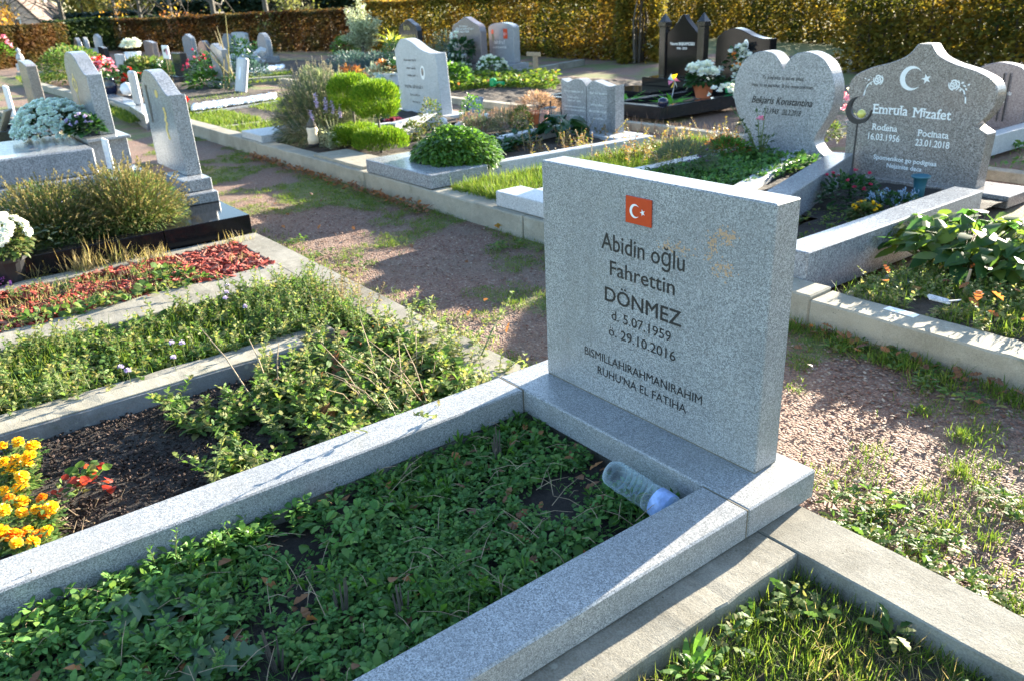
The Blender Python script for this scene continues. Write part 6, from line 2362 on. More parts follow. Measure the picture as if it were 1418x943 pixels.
t = thing('fallen_flowers', 'white artificial flowers lying over the edge of the black kerb', 'flowers', (c[0], c[1], .2))
blossoms(t, 'blossoms', (0, 0, .04), (.22, .14, .12), 20, .06, M['p_white'], 0, 10)
c = at(1015, 118, .2)
t = thing('red_lantern', 'small red glass grave lantern beside the white artificial flowers', 'lantern', (c[0] + .0, c[1] + .1, .19))
mb = MB()
mb.lathe([(.05, 0), (.055, .05), (.05, .11), (.03, .12), (0, .14)], (0, 0, 0), 12)
mb.build('lantern_glass', M['red_enamel'], t, True)
c = at(1012, 128, .2)
t = thing('green_pot', 'bright green plastic pot lying beside the heart headstone', 'pot', (c[0] - .02, c[1], .19))
mb = MB()
mb.lathe([(.05, 0), (.075, .12), (.08, .13), (.065, .12), (0, .11)], (0, 0, 0), 14)
mb.build('pot', M['plastic_green'], t)
c = at(930, 130, .2)
t = thing('pinwheel', 'toy pinwheel with pink yellow and turquoise vanes on the black grave', 'pinwheel', (c[0], c[1], .12))
tube_thing(t, 'stick', [(0, 0, 0), (.05, 0, .22)], .005, M['plastic_white'], 6)
for k, mt in enumerate(('p_pink', 'p_yellow', 'plastic_blue', 'p_pink', 'p_yellow', 'p_bluewhite')):
    a = k * math.pi / 3
    mb = MB()
    ca, sa = math.cos(a), math.sin(a)
    cb, sb = math.cos(a + .75), math.sin(a + .75)
    mb.add([(0, 0, 0), (.105 * ca, -.005, .105 * sa), (.075 * cb, -.045, .075 * sb), (.03 * cb, -.03, .03 * sb)], [(0, 1, 2), (0, 2, 3)])
    o = mb.build('vane', M[mt], t)
    o.location = (.05, -.01, .24)
for (px, py), lab in (((862, 142), 'bright green artificial fern lying at the left of the black grave'), ((925, 145), 'bright green artificial fern fronds at the front of the black grave')):
    c = at(px, py, .14)
    t = thing('artificial_fern', lab, 'fern', (c[0], c[1] + .08, .13))
    mb = MB()
    for k in range(9):
        a = k * .7
        e = np.array([math.cos(a) * .3, math.sin(a) * .14, .10 + .05 * math.sin(k * 2)])
        u = np.linspace(.1, 1, 16)
        P = e[None] * u[:, None]
        dd = np.stack([-np.sin(a) + 0 * u, np.cos(a) + 0 * u, .5 + 0 * u], 1) * np.where(np.arange(16) % 2, 1, -1)[:, None] + np.array([0, 0, .5])
        mb.leaves(P, dd, .06 * (1.2 - u), .014, 'd')
        mb.leaves([np.zeros(3)], [e], .33, .05, 'd')
    mb.build('fronds', leafmat('plastic_green_fronds', [G(.08, .36, .02), G(.12, .42, .03)], .3), t)
t = thing('dark_ball', 'small dark glazed ball ornament on the front kerb of the black grave', 'ornament', tuple(at(918, 150, .2)))
mb = MB()
mb.lathe([(0, -.0), (.05, .02), (.065, .06), (.05, .1), (0, .12)], (0, 0, 0), 14)
mb.build('ball', M['vase_navy'], t, True)
mb = MB()
p = in_poly(900, [(-7.2, 5.0), (-3.2, 5.0), (-3.2, 5.5), (-7.2, 5.5)])
grass_mesh(mb, p, .0, .16, .008, .6)
stuff('dry_grass', mb, M['heather'], 'rusty dry grass along the front of the black grave', 'grass')
struct(box('concrete_kerb', -5.0, -2.5, 5.12, 5.24, -.05, .07, M['concrete_pale']), 'low pale kerb behind the heart headstone')

# right: grey arched stone
O = np.array((-1.35, 6.5, .1))
g = thing('grave', 'grey arched headstone behind the onion-topped headstone at the right edge', 'grave', O)
YG = 6.5
ol = [(-1.62, .1), (-1.14, .1), (-1.12, .58)] + spline([(-1.12, .58), (-1.2, .66), (-1.33, .70), (-1.45, .705), (-1.56, .67), (-1.62, .61)], 5)[1:]
hs = loc(slab('headstone', ol, YG, YG + .12, M['granite_pink'], g, .005), O)
mb = MB()
scribble(mb, -1.46, -1.28, .43, .045, YG - .002, 5)
scribble(mb, -1.45, -1.31, .36, .03, YG - .002, 6)
mb.build('faded_lettering', M['white'], hs)
mb = MB()
for x in (-1.345, -1.295):
    mb.tube([(x, YG - .02, .2), (x, YG - .02, .62)], .006, 5)
o = mb.build('metal_rods', M['iron'], g)
loc(o, O)
loc(box('kerb', -1.12, -1.0, 5.3, 6.6, .03, .2, M['granite_pale'], g), O)
loc(box('kerb', -1.7, -1.123, 5.3, 5.42, .03, .19, M['granite_pale'], g), O)
soil(-1.7, -1.12, 5.42, 6.45, .1, M['soil'], 'soil inside the grey arched grave')
struct(box('concrete_kerb', -.98, 3, 4.95, 5.08, -.05, .07, M['concrete']), 'low concrete kerb at the right edge behind the middle row')
mb = MB()
p = in_poly(1400, [(-1.0, 5.1), (2.5, 5.1), (2.5, 7), (-1.0, 7)])
rosette_mesh(mb, p[:200], .03, .06, .03, 7, 'o', (.2, 1.), .06)
grass_mesh(mb, p, .02, .09, .007, .6)
stuff('groundcover', mb, M['cover'], 'low green plants behind the middle row at the right edge', 'groundcover')
t = thing('flower_bouquet', 'pink and white bouquet in clear foil between the heart and the onion-topped headstones', 'flowers', tuple(at(1165, 178, .15)))
leafball(t, 'foil', (0, 0, .15), (.14, .14, .14), 60, .12, .09, M['glass'], 'o', zmin=-.6)
blossoms(t, 'blossoms', (0, 0, .2), (.14, .12, .1), 14, .05, M['p_pink'], 0, 10)
blossoms(t, 'white_blossoms', (.05, 0, .26), (.1, .1, .08), 8, .05, M['p_white'], 0, 10)
t = thing('small_shrub', 'small grey green shrub between the heart and the onion-topped headstones', 'shrub', tuple(at(1142, 200, .1)))
leafball(t, 'foliage', (0, 0, .08), (.14, .14, .12), 400, .04, .02, M['lavender_green'], 'o', zmin=-.3)

# grey arched with red flags + pink onion + dark onion
g, h_, (xa, xb, Y, zt) = stone3('tall grey arched headstone with two small red emblems in the third row', 679, 713, 97, 32, 'arch', 'granite_blue', .16, ink='white', lines=((.22, .62, .47, .07), (.18, .68, .36, .05)))
mb = MB()
bm = bmesh.new()
a0 = xa + .62 * (xb - xa)
z_ = .22 + .72 * (zt - .22)
add_box(bm, a0, a0 + .13, Y - .012, Y - .001, z_ - .09, z_ + .1)
fl = bm_obj('flag_plaque', bm, M['red_enamel'], h_, .002)
mb = MB()
crescent_star(mb, a0 + .05, z_, .03, Y - .014, .04, .014)
mb.build('crescent_and_star', M['white_enamel'], fl)
mb = MB()
disc(mb, xa + .17 * (xb - xa), z_ + .04, .05, .05, Y - .003, 8)
mb.build('rose_bloom', M['red_enamel'], h_)
mb = MB()
mb.poly([(xa + .15 * (xb - xa), Y - .003, z_), (xa + .2 * (xb - xa), Y - .003, z_), (xa + .21 * (xb - xa), Y - .003, z_ - .15), (xa + .18 * (xb - xa), Y - .003, z_ - .15)], [(0, 1, 2, 3)])
mb.build('rose_stem', M['stem'], h_)
stone3('pink grey onion-topped headstone behind white potted flowers in the third row', 629, 668, 98, 25, 'peak', 'granite_pink', .16, ink='white', lines=((.3, .58, .80, .035), (.15, .78, .74, .045), (.3, .64, .68, .045), (.2, .78, .42, .05)))
stone3('dark polished onion-topped headstone with gilded flowers half hidden in the third row', 556, 581, 86, 28, 'peak', 'granite_dark', .15, ink='gold', lines=((.3, .6, .72, .12), (.25, .85, .55, .05), (.5, .9, .5, .08), (.3, .8, .42, .05)))
for (px, py), lab, kind in (((690, 103), 'white chrysanthemum bush in front of the tall grey arched headstone', 'w'), ((640, 100), 'pale flowers and dark leaves left of the white vase', 'd'),
                            ((567, 84), 'white flower dome at the foot of the dark onion-topped headstone', 'v')):
    c = at(px, py, .08)
    t = thing('flower_bush', lab, 'flowers', (c[0], c[1] - .15, .06))
    leafball(t, 'foliage', (0, 0, .1), (.3, .26, .22), 420, .09, .05, M['darkleaf' if kind != 'w' else 'lush'], 'o', zmin=-.2)
    blossoms(t, 'blossoms', (0, 0, .12), (.33, .28, .24), 60 if kind != 'd' else 18, .06, M['p_white' if kind != 'v' else 'p_bluewhite'], 0, 9)
c = at(653, 97, .1)
t = pot_thing('flower_vase', 'tall white vase with white lilies and dark leaves in front of the pink grey headstone', 'vase', (c[0], c[1] - .25, .1), .08, .12, .32, M['plastic_white'], 'vase_body')
leafball(t, 'foliage', (.05, 0, .42), (.26, .2, .18), 160, .14, .07, M['darkleaf'], 'o', zmin=-.4)
blossoms(t, 'blossoms', (-.08, 0, .5), (.16, .14, .26), 16, .08, M['p_white'], -.2, 8)
c = at(636, 97, .1)
t = thing('blue_lantern', 'slim blue glass lantern beside the white vase in the third row', 'lantern', (c[0], c[1] - .2, .1))
mb = MB()
mb.lathe([(.07, 0), (.075, .25), (.05, .3), (.03, .36), (0, .38)], (0, 0, 0), 10)
mb.build('lantern_body', M['plastic_teal'], t)
P_ = at(742, 103, .02)
t = thing('wooden_marker', 'wooden grave marker post with a small nameboard behind the grassy third row plot', 'marker', (P_[0], P_[1], 0))
bm = bmesh.new()
add_box(bm, -.05, .05, -.03, .03, 0, .42)
bm_obj('post', bm, M['wood'], t, .004)
bm = bmesh.new()
add_box(bm, -.22, .22, -.05, -.032, .36, .44)
bm_obj('nameboard', bm, M['wood'], t, .004)

# third row planting
mb, st = MB(), MB()
poly3 = [tuple(at(*q, .06)[:2]) for q in ((622, 128), (690, 122), (770, 125), (770, 105), (700, 108), (620, 110))]
p = in_poly(500, poly3)
rosette_mesh(mb, p, .06, .10, .045, 7, 'o', (.2, 1.), .10)
p = in_poly(3600, poly3)
grass_mesh(mb, p, .06, .12, .012, .6)
stuff('groundcover', mb, M['grass'], 'yellow green ground cover on the third row plots', 'groundcover')
mb = MB()
p = in_poly(120, poly3)
p = p[:45]
mb.leaves(np.column_stack([p, np.full(45, .15)]), rnd_dirs(45, -.1, .6), .07, .05, 'j2', droop=-.1)
stuff('orange_leaves', mb, M['redbrown'], 'orange leaves scattered over the third row ground cover', 'leaves')
t = thing('small_shrub', 'light green leafy shrub right of the pale wavy headstone', 'shrub', tuple(at(630, 122, .06)))
leafball(t, 'foliage', (0, 0, .12), (.3, .3, .25), 420, .10, .07, M['lush'], 'o', zmin=-.2)
t = thing('green_watering_can', 'bright green plastic can lying on the third row ground cover', 'can', tuple(at(683, 120, .1)))
mb = MB()
mb.lathe([(.05, 0), (.06, .03), (.06, .10), (.03, .13), (0, .13)], (0, 0, 0), 12)
mb.tube([(.05, 0, .04), (.18, .0, .07), (.3, 0, .06)], [.02, .017, .03], 8)
mb.build('can_body', M['plastic_green'], t)
# cordyline, cypress pillar, catmint hedge, olive
c = at(547, 100, .08)
t = thing('cordyline', 'spiky yellow cordyline palm rising behind the pale wavy headstone', 'palm', (c[0], c[1], .05))
tube_thing(t, 'trunk', [(0, 0, 0), (0, 0, .62)], [.06, .05], M['bark'], 8)
mb = MB()
spiky(mb, (0, 0, .6), 60, .5, .035, 1.7, 'g', droop=.35)
mb.build('fronds', leafmat('cordyline_fronds', [G(.35, .36, .04), G(.42, .4, .08), G(.2, .26, .03)], .4), t)
t = thing('pillar_conifer', 'dark narrow pillar conifer below the yellow cordyline', 'conifer', tuple(at(548, 112, .08)))
leafball(t, 'foliage', (0, 0, .35), (.2, .2, .45), 1100, .09, .02, M['darkleaf'], 'n', zmin=-.8, shell=.5)
for lab, (px, py), rad in (('low blue green cushion hedge left of the yellow cordyline', (510, 103), (.7, .5, .42)), ('long blue green cushion hedge below the silver olive tree', (470, 101), (1.1, .6, .42)), ('blue green cushion plant under the cordyline', (530, 104), (.55, .4, .38))):
    c = at(px, py, .05)
    t = thing('cushion_hedge', lab, 'hedge', (c[0], c[1] + .3, .02))
    leafball(t, 'foliage', (0, 0, .02), rad, 2600, .10, .02, M['bluegreen'], 'n', zmin=-.05, out=.8, shell=.5)
c = at(503, 78, .05)
t = thing('olive_tree', 'silver leaved olive tree standing before the autumn hedge', 'tree', (c[0], c[1], 0))
tube_thing(t, 'trunk', [(0, 0, 0), (.03, 0, .35), (0, 0, .7)], [.05, .04, .03], M['bark_grey'], 7)
mb, st = MB(), MB()
for k in range(34):
    d = rnd_dirs(1, .25, 1)[0]
    b = np.array([0, 0, random.uniform(.15, .5)])
    e = b + d * np.array([.8, .6, 1.25]) * random.uniform(.6, 1.15)
    st.tube([b, (b + e) / 2 + np.array([0, 0, .05]), e], [.012, .008, .003], 4)
    u = rng.uniform(.15, 1.05, 170)
    P = b[None] * (1 - u[:, None]) + e[None] * u[:, None] + rng.normal(0, .05, (170, 3))
    mb.leaves(P, rnd_dirs(170, -.4, 1) * .7 + d * .6, rng.uniform(.07, .13, 170), .034, 'd')
mb.build('crown', M['silver'], t)
st.build('branches', M['bark_grey'], t)
t = thing('small_shrub', 'bright green shrub at the foot of the silver olive tree', 'shrub', tuple(at(480, 78, .05)))
leafball(t, 'foliage', (0, 0, .2), (.5, .4, .35), 600, .1, .06, M['lush'], 'o', zmin=-.3)
mb, st = MB(), MB()
c = at(612, 95, .05)
for k in range(40):
    q = c + np.array([random.gauss(0, .35), random.gauss(0, .15), 0])
    e = q + np.array([random.gauss(0, .05), 0, random.uniform(.4, .85)])
    st.tube([q, e], [.008, .004], 4)
    u = rng.uniform(.1, 1, 40)
    mb.leaves(q[None] * (1 - u[:, None]) + e[None] * u[:, None], rnd_dirs(40, 0, 1), .09, .014, 'n')
o = tag(mb.build('tall_shrub', M['bluegreen']), 'tall wispy blue green shrub left of the pink grey headstone', 'shrub')
st.build('stem', M['stem'], o)
# tray with pots left of pale wavy headstone
for (px, py), lab, pm, fm, bk in (((537, 118), 'pale blue pot with bronze foliage left of the pale wavy headstone', 'plastic_blue', 'redbrown', None), ((549, 118), 'white round pot with pink and white flowers touching the pale wavy headstone', 'plastic_white', 'darkleaf', 'p_white')):
    c = at(px, py, .1)
    t = pot_thing('flower_pot', lab, 'flower pot', (c[0], c[1] - .05, .1), .13, .19, .22, M[pm])
    leafball(t, 'foliage', (0, 0, .24), (.2, .18, .16), 260, .08, .04, M[fm], 'o', zmin=0)
    if bk:
        blossoms(t, 'blossoms', (0, 0, .27), (.18, .16, .16), 16, .06, M[bk], 0, 8)
t = thing('silver_plant', 'silvery leaved plant left of the pale blue pot', 'plant', tuple(at(523, 120, .1)))
leafball(t, 'foliage', (0, 0, .12), (.28, .22, .22), 260, .12, .03, M['silver'], 'j', zmin=0)
t = thing('rusty_plant', 'rusty orange plant left of the silvery leaved plant', 'plant', tuple(at(488, 118, .1)))
leafball(t, 'foliage', (0, 0, .12), (.35, .25, .18), 300, .1, .04, M['redbrown'], 'o', zmin=0)
t = thing('stone_book', 'pale stone book plaque leaning among the pots', 'plaque', tuple(at(512, 122, .1)))
bm = bmesh.new()
add_box(bm, -.35, .3, -.02, .02, 0, .2)
o = bm_obj('panel', bm, M['granite_pale'], t, .005)
o.rotation_euler = (R(-55), 0, 0)

# far left cluster of stones
stone3('small grey headstone with a pointed arch near the copper hedge, left of the dark arch', 257, 269, 82, 48, 'peak', 'granite_blue', .15)
stone3('dark arched headstone with a polished inset reflecting the hedge', 276, 291, 88, 57, 'round', 'granite_dark', .15)
g, h_, q_ = stone3('large grey round-shouldered headstone behind dry pampas stalks', 300, 315, 122, 61, 'wave', 'granite_blue', .15)
stone3('grey round-topped headstone left of the paired stones by the autumn hedge', 309, 321, 70, 47, 'round', 'granite_blue', .15)
stone3('grey double headstone by the autumn hedge', 323, 342, 70, 45, 'arch', 'granite_pale', .15)
stone3('tall narrow round-topped headstone standing alone before the autumn hedge', 360, 373, 86, 46, 'round', 'granite_blue', .15)
stone3('brown grey slant-topped headstone behind the leafy irises', 204, 216, 88, 57, 'slant', 'granite_pink', .15)
stone3('narrow grey headstone at the gap between the two hedges', 107, 112, 80, 53, 'round', 'granite_blue', .15)
stone3('pale small round-topped stone in front of the green hedge', 117, 121, 72, 52, 'round', 'granite_pale', .15)
stone3('pale cross-like figure stone in front of the green hedge', 133, 140, 72, 48, 'peak', 'granite_pale', .15)
stone3('low pale stone block with dark inlays near the white vases', 162, 169, 94, 76, 'rect', 'granite_pale', .15, base=False)
stone3('dark slanted book-shaped stone between the bouquet and the hedge', 139, 147, 84, 65, 'slant', 'granite_dark', .15, base=False)
g, h_, q_ = stone3('dark framed memorial stone with a white pot in front', 245, 256, 114, 74, 'rect', 'granite_dark', .15)
P_ = at(333, 128, .1)
t = thing('leaning_plaque', 'white marble slab with a small blue figure leaning against the large grey headstone', 'plaque', (P_[0], P_[1], .08))
bm = bmesh.new()
add_box(bm, -.2, .2, -.05, .05, 0, .62)
o = bm_obj('panel', bm, M['granite_pale'], t, .03)
o.rotation_euler = (R(-14), 0, 0)
mb = MB()
disc(mb, .03, .34, .05, .12, -.0515, 10)
mb.build('blue_figure', M['porcelain'], o)
for lab, (px, py), rad, n, fm, sz in (
        ('large dark green rose shrub with red tips in front of the dark arched stone', (290, 120), (.5, .42, .5), 900, 'darkleaf', .09),
        ('mass of leafy iris and hosta plants behind the curved grey headstone', (206, 111), (.85, .6, .36), 1000, 'lavender_green', .16),
        ('dark evergreen shrub in front of the leafy irises', (230, 112), (.5, .4, .32), 700, 'darkleaf', .1),
        ('big bushy green shrub left of the pink bouquet', (104, 112), (1.0, .8, .6), 2600, 'weed', .1),
        ('round clipped green bush beside the tall narrow headstone', (361, 86), (.55, .5, .4), 500, 'darkleaf', .1),
        ('low blue green cushion plant at the end of the white pebbles', (345, 107), (.7, .4, .25), 600, 'bluegreen', .1),
        ('small green shrub between the double headstone and the dry pampas stalks', (337, 97), (.35, .35, .6), 500, 'darkleaf', .1),
        ('light green leafy plant below the dark bouquet vases', (137, 122), (.4, .3, .25), 420, 'lush', .12),
        ('small yellow green plant in front of the dark green rose shrub', (283, 126), (.35, .3, .3), 260, 'lush', .12),
        ('dark cushion plant at the foot of the white leaning slab', (325, 126), (.45, .3, .22), 300, 'darkleaf', .09)):
    c = at(px, py, .05)
    t = thing('shrub', lab, 'shrub', (c[0], c[1], .03))
    leafball(t, 'foliage', (0, 0, rad[2] * .35), rad, n, sz, sz * .5, M[fm], 'o', zmin=-.3, shell=.5)
    if 'rose' in lab:
        blossoms(t, 'blossoms', (-.15, 0, rad[2] * .5), (.4, .35, .52), 13, .06, M['p_crimson'], .2, 6)
c = at(145, 129, .15)
for k, (px, dy, lab) in enumerate(((146, 0, 'left dark blue glazed vase holding the pink bouquet'), (155, 0, 'right dark blue glazed vase holding the red and pink bouquet'))):
    c = at(px, 131, .15)
    t = thing('bouquet_vase', lab, 'vase', (c[0], c[1], .12))
    mb = MB()
    mb.lathe([(.07, 0), (.12, .1), (.125, .2), (.09, .29), (.1, .32), (0, .3)], (0, 0, 0), 16)
    mb.build('vase_body', M['vase_navy'], t, True)
    leafball(t, 'foliage', (0, 0, .40), (.17, .15, .13), 160, .08, .04, M['darkleaf'], 'o', zmin=-.4)
    blossoms(t, 'blossoms', (-.03, 0, .42), (.2, .17, .24), 30, .06, M['p_pink'], -.1, 9)
    blossoms(t, 'red_blossoms', (.03, -.03, .46), (.16, .14, .2), 11, .055, M['p_red'], 0, 9)
    if k:
        blossoms(t, 'white_blossoms', (.15, -.08, .36), (.11, .1, .11), 12, .05, M['p_white'], -.2, 9)
struct(quadbar('concrete_kerb', [tuple(at(*q, .16)[:2]) for q in ((140, 133), (196, 152), (206, 146), (150, 128))], -.1, .16, M['granite_blue']), 'pale stone kerb under the blue bouquet vases')
struct(quadbar('concrete_kerb', [tuple(at(*q, .2)[:2]) for q in ((178, 146), (200, 160), (214, 152), (196, 144))], -.1, .2, M['granite_blue']), 'pale stone block behind the curved grey headstone')
P_ = at(192, 146, .2)
t = thing('white_stele', 'thin white stone blade standing behind the curved grey headstone', 'stele', (P_[0], P_[1], .2))
bm = bmesh.new()
add_box(bm, -.14, .14, -.04, .04, 0, .5)
bm_obj('stele_slab', bm, M['granite_pale'], t, .03)
t = thing('white_ball', 'white ball-shaped lamp on the kerb right of the blue vases', 'grave light', tuple(at(178, 133, .16)))
mb = MB()
mb.lathe([(0, 0), (.09, .03), (.12, .12), (.08, .2), (0, .23)], (0, 0, 0), 14)
mb.build('ball', M['plastic_white'], t, True)
t = thing('red_flowers', 'red flowers behind the white ball-shaped lamp', 'flowers', tuple(at(184, 129, .1)))
leafball(t, 'foliage', (0, 0, .15), (.4, .3, .3), 300, .1, .05, M['darkleaf'], 'o', zmin=0)
blossoms(t, 'blossoms', (.05, 0, .2), (.25, .2, .2), 9, .1, M['p_red'], .1, 9)
for (px, py), lab in (((182, 90), 'left white vase with white flower balls before the copper hedge'), ((192, 90), 'right white vase with white flower balls before the copper hedge')):
    c = at(px, py, .1)
    t = thing('flower_vase', lab, 'vase', (c[0], c[1], .05))
    mb = MB()
    mb.lathe([(.14, 0), (.2, .05), (.08, .15), (.14, .42), (0, .42)], (0, 0, 0), 12)
    mb.build('vase_body', M['plastic_white'], t, True)
    for dx in (-.13, .12):
        m_ = pompon(.19, 90, .4)
        o = m_.build('blossom', M['p_white'], t)
        o.location = (dx, 0, .62 + dx * .2)
P_ = at(239, 120, .1)
t = thing('bird_sign', 'white sign with a painted bird on two dry canes', 'sign', (P_[0], P_[1], .05))
mb = MB()
mb.tube([(-.08, 0, 0), (-.08, 0, .62)], .01, 4)
mb.tube([(.12, 0, 0), (.1, 0, .62)], .01, 4)
mb.build('canes', M['seed'], t)
bm = bmesh.new()
add_box(bm, -.2, .2, -.015, .015, .58, .84)
o = bm_obj('sign_panel', bm, M['white_enamel'], t, .01)
mb = MB()
mb.poly([(-.12, -.016, .72), (.02, -.016, .70), (.05, -.016, .76), (-.05, -.016, .77)], [(0, 1, 2, 3)])
disc(mb, .06, .76, .04, .03, -.0165, 8)
mb.build('painted_bird', M['ink'], o)
mb = MB()
disc(mb, .12, .72, .05, .07, -.0168, 8)
mb.build('painted_flower', M['p_pink'], o)
mb, st = MB(), MB()
c = at(318, 122, .1)
for k in range(9):
    e = c + np.array([random.uniform(-1.0, .5), random.gauss(0, .2), random.uniform(.6, 1.35)])
    st.tube([c + rng.normal(0, .1, 3) * np.array([1, 1, 0]), (c + e) / 2 + np.array([.1, 0, .1]), e], [.012, .01, .006], 4)
tag(st.build('dry_canes', M['seed']), 'tall dry pale canes leaning across the large grey headstone', 'canes')
t = thing('stone_pile', 'pile of pale stones beside the round clipped bush', 'stones', tuple(at(350, 92, .05)))
mb = MB()
mb.pebbles(np.column_stack([rng.normal(0, .28, 16), rng.normal(0, .2, 16), rng.uniform(.05, .4, 16)]), .16, .8)
mb.build('stones', M['granite_pale'], t)
mb = MB()
p = in_poly(700, [tuple(at(*q, .1)[:2]) for q in ((345, 97), (392, 91), (392, 95), (345, 101))])
mb.pebbles(np.column_stack([p, np.full(len(p), .1)]), .05)
stuff('white_pebbles', mb, M['whitechips'], 'second strip of white pebbles further back by the tall narrow headstone', 'pebbles')
for lab, q in (('behind the white pebble strip', ((330, 104), (400, 98))), ('further along the white pebble strip', ((335, 112), (405, 106))), ('in front of the pink bouquet', ((30, 112), (130, 140))), ('at the far left', ((22, 102), (75, 100)))):
    a, b = at(*q[0], .1), at(*q[1], .1)
    struct(bar('concrete_kerb', a, b, .16, -.05, .12, M['concrete_pale']), 'pale far kerb ' + lab)
mb = MB()
for q in (((330, 106), (405, 100), (405, 110), (335, 118)), ((250, 140), (270, 146), (345, 136), (338, 130)), ((20, 108), (75, 104), (110, 108), (30, 116)), ((130, 150), (180, 172), (200, 168), (150, 146)), ((160, 92), (200, 96), (240, 92), (200, 88))):
    p = in_poly(1500, [tuple(at(*v, .05)[:2]) for v in q])
    grass_mesh(mb, p, .05, .10, .014, .6)
stuff('far_grass', mb, M['grass'], 'sunlit grass between the far graves', 'grass')
t = thing('angel_statue', 'small green and white statue on a grey block at the far left', 'statue', tuple(at(32, 98, .1)))
mb = MB()
mb.lathe([(.16, 0), (.16, .2), (.07, .22), (.11, .34), (.08, .46), (.04, .5), (.07, .58), (0, .66)], (0, 0, 0), 10)
mb.build('figure', M['granite_pale'], t)
t = thing('flower_bush', 'pink flowers at the extreme left edge before the copper hedge', 'flowers', tuple(at(4, 92, .1)))
leafball(t, 'foliage', (0, 0, .3), (.5, .5, .4), 200, .15, .08, M['lush'], 'o', zmin=0)
blossoms(t, 'blossoms', (0, 0, .6), (.5, .4, .35), 18, .16, M['p_pink'], 0, 8)

# ------------------------------------------------------------------ hedges
def hedge(label, line, h, wd, dens, mat, sz, parts=True, stems=True, inner=True):
    P0 = np.array(line[0] + (0,), float)
    t_ = thing('hedge', label, 'hedge', P0)
    mb_, st_ = MB(), MB()
    for a_, b_ in zip(line, line[1:]):
        a_, b_ = np.array(a_, float), np.array(b_, float)
        L_ = np.linalg.norm(b_ - a_)
        d = (b_ - a_) / L_
        nn = np.array([-d[1], d[0]])
        n = int(dens * L_ * h * 3.4)
        u = rng.uniform(-.02, 1.02, n)
        v = np.sign(rng.uniform(-1, 1, n)) * (1 - np.abs(rng.normal(0, .33, n))) * wd / 2
        z_ = h * rng.uniform(0.01, 1, n) ** 1.05
        k = rng.uniform(0, 1, n) < .22
        z_[k] = h * (1 - np.abs(rng.normal(0, .03, k.sum())))
        v[k] = rng.uniform(-.5, .5, k.sum()) * wd
        xy = a_[None] + d[None] * (u * L_)[:, None]
        bul = np.array([noise.noise(Vector((x * .9, y * .9, zz_ * 1.1))) for (x, y), zz_ in zip(xy, z_)])
        v = v * (1 + .22 * bul)
        z_ = z_ * (1 + .045 * bul)
        pos = np.column_stack([xy + nn[None] * v[:, None], z_]) - P0
        mb_.leaves(pos, rnd_dirs(n, -.7, .7) + np.column_stack([nn[0] * np.sign(v) * .5, nn[1] * np.sign(v) * .5, 0 * v + .1]), sz * 1.15 * rng.uniform(.7, 1.4, n), sz * .85, 'o', droop=.2)
        if stems:
            for s in np.arange(.1, L_, .22):
                q = np.array([*(a_ + d * s), 0]) - P0 + np.array([random.gauss(0, .05), random.gauss(0, .08), 0])
                st_.tube([q, q + np.array([random.gauss(0, .06), random.gauss(0, .06), h * .5]), q + np.array([random.gauss(0, .15), random.gauss(0, .12), h * .95])], [.035, .025, .008], 4)
    mb_.build('foliage', M[mat], t_)
    if stems:
        st_.build('stems', M['bark'], t_)
    return t_


hedge('long autumn hornbeam hedge of orange brown and olive leaves behind the third row', [(-12.3, 12.75), (-18, 13.2), (-25, 12.7)], 1.56, .9, 560, 'hedge', .085)
hedge('stretch of clipped copper brown hedge behind the far stones', [(-25.0, 12.5), (-33, 10.6), (-41, 8.4)], 1.36, .9, 420, 'hedge_brown', .1)
hedge('clipped copper brown hedge at the left edge of the picture', [(-31.5, 1.2), (-36.5, 4.6)], 1.33, 1.0, 620, 'hedge_brown', .1)
hedge('golden end of the autumn hedge at the gap by the black headstones', [(-11.2, 11.9), (-12.5, 13.4)], 1.75, 1.0, 900, 'hedge_gold', .075)
hedge('golden backlit hedge with visible trunks behind the black headstones', [(-3.0, 16.4), (-9.5, 18.2), (-16.5, 20.5), (-24, 22.5)], 1.95, .8, 520, 'hedge_gold', .09)
hedge('tall golden green hedge behind the onion-topped headstone on the right', [(3.5, 12.2), (-1, 12.0), (-6.4, 12.3)], 1.6, .9, 800, 'hedge_gold', .075)
hedge('green clipped hedge seen through the gap between the copper hedges', [(-42, 5.5), (-45, 12)], 1.45, 1.0, 330, 'hedge_green', .13, stems=False)
a, b = far(95, 62), far(470, 46)
hedge('dark evergreen hedge far behind the copper hedge', [tuple(far(85, 58)[:2]), tuple(far(215, 56)[:2])], 1.75, 1.2, 240, 'hedge_far', .2, stems=False)
hedge('dark evergreen hedge far behind the autumn hedge in the middle', [tuple(far(225, 50)[:2]), tuple(far(360, 48)[:2]), tuple(far(520, 46)[:2])], 2.1, 1.2, 240, 'hedge_far', .2, stems=False)

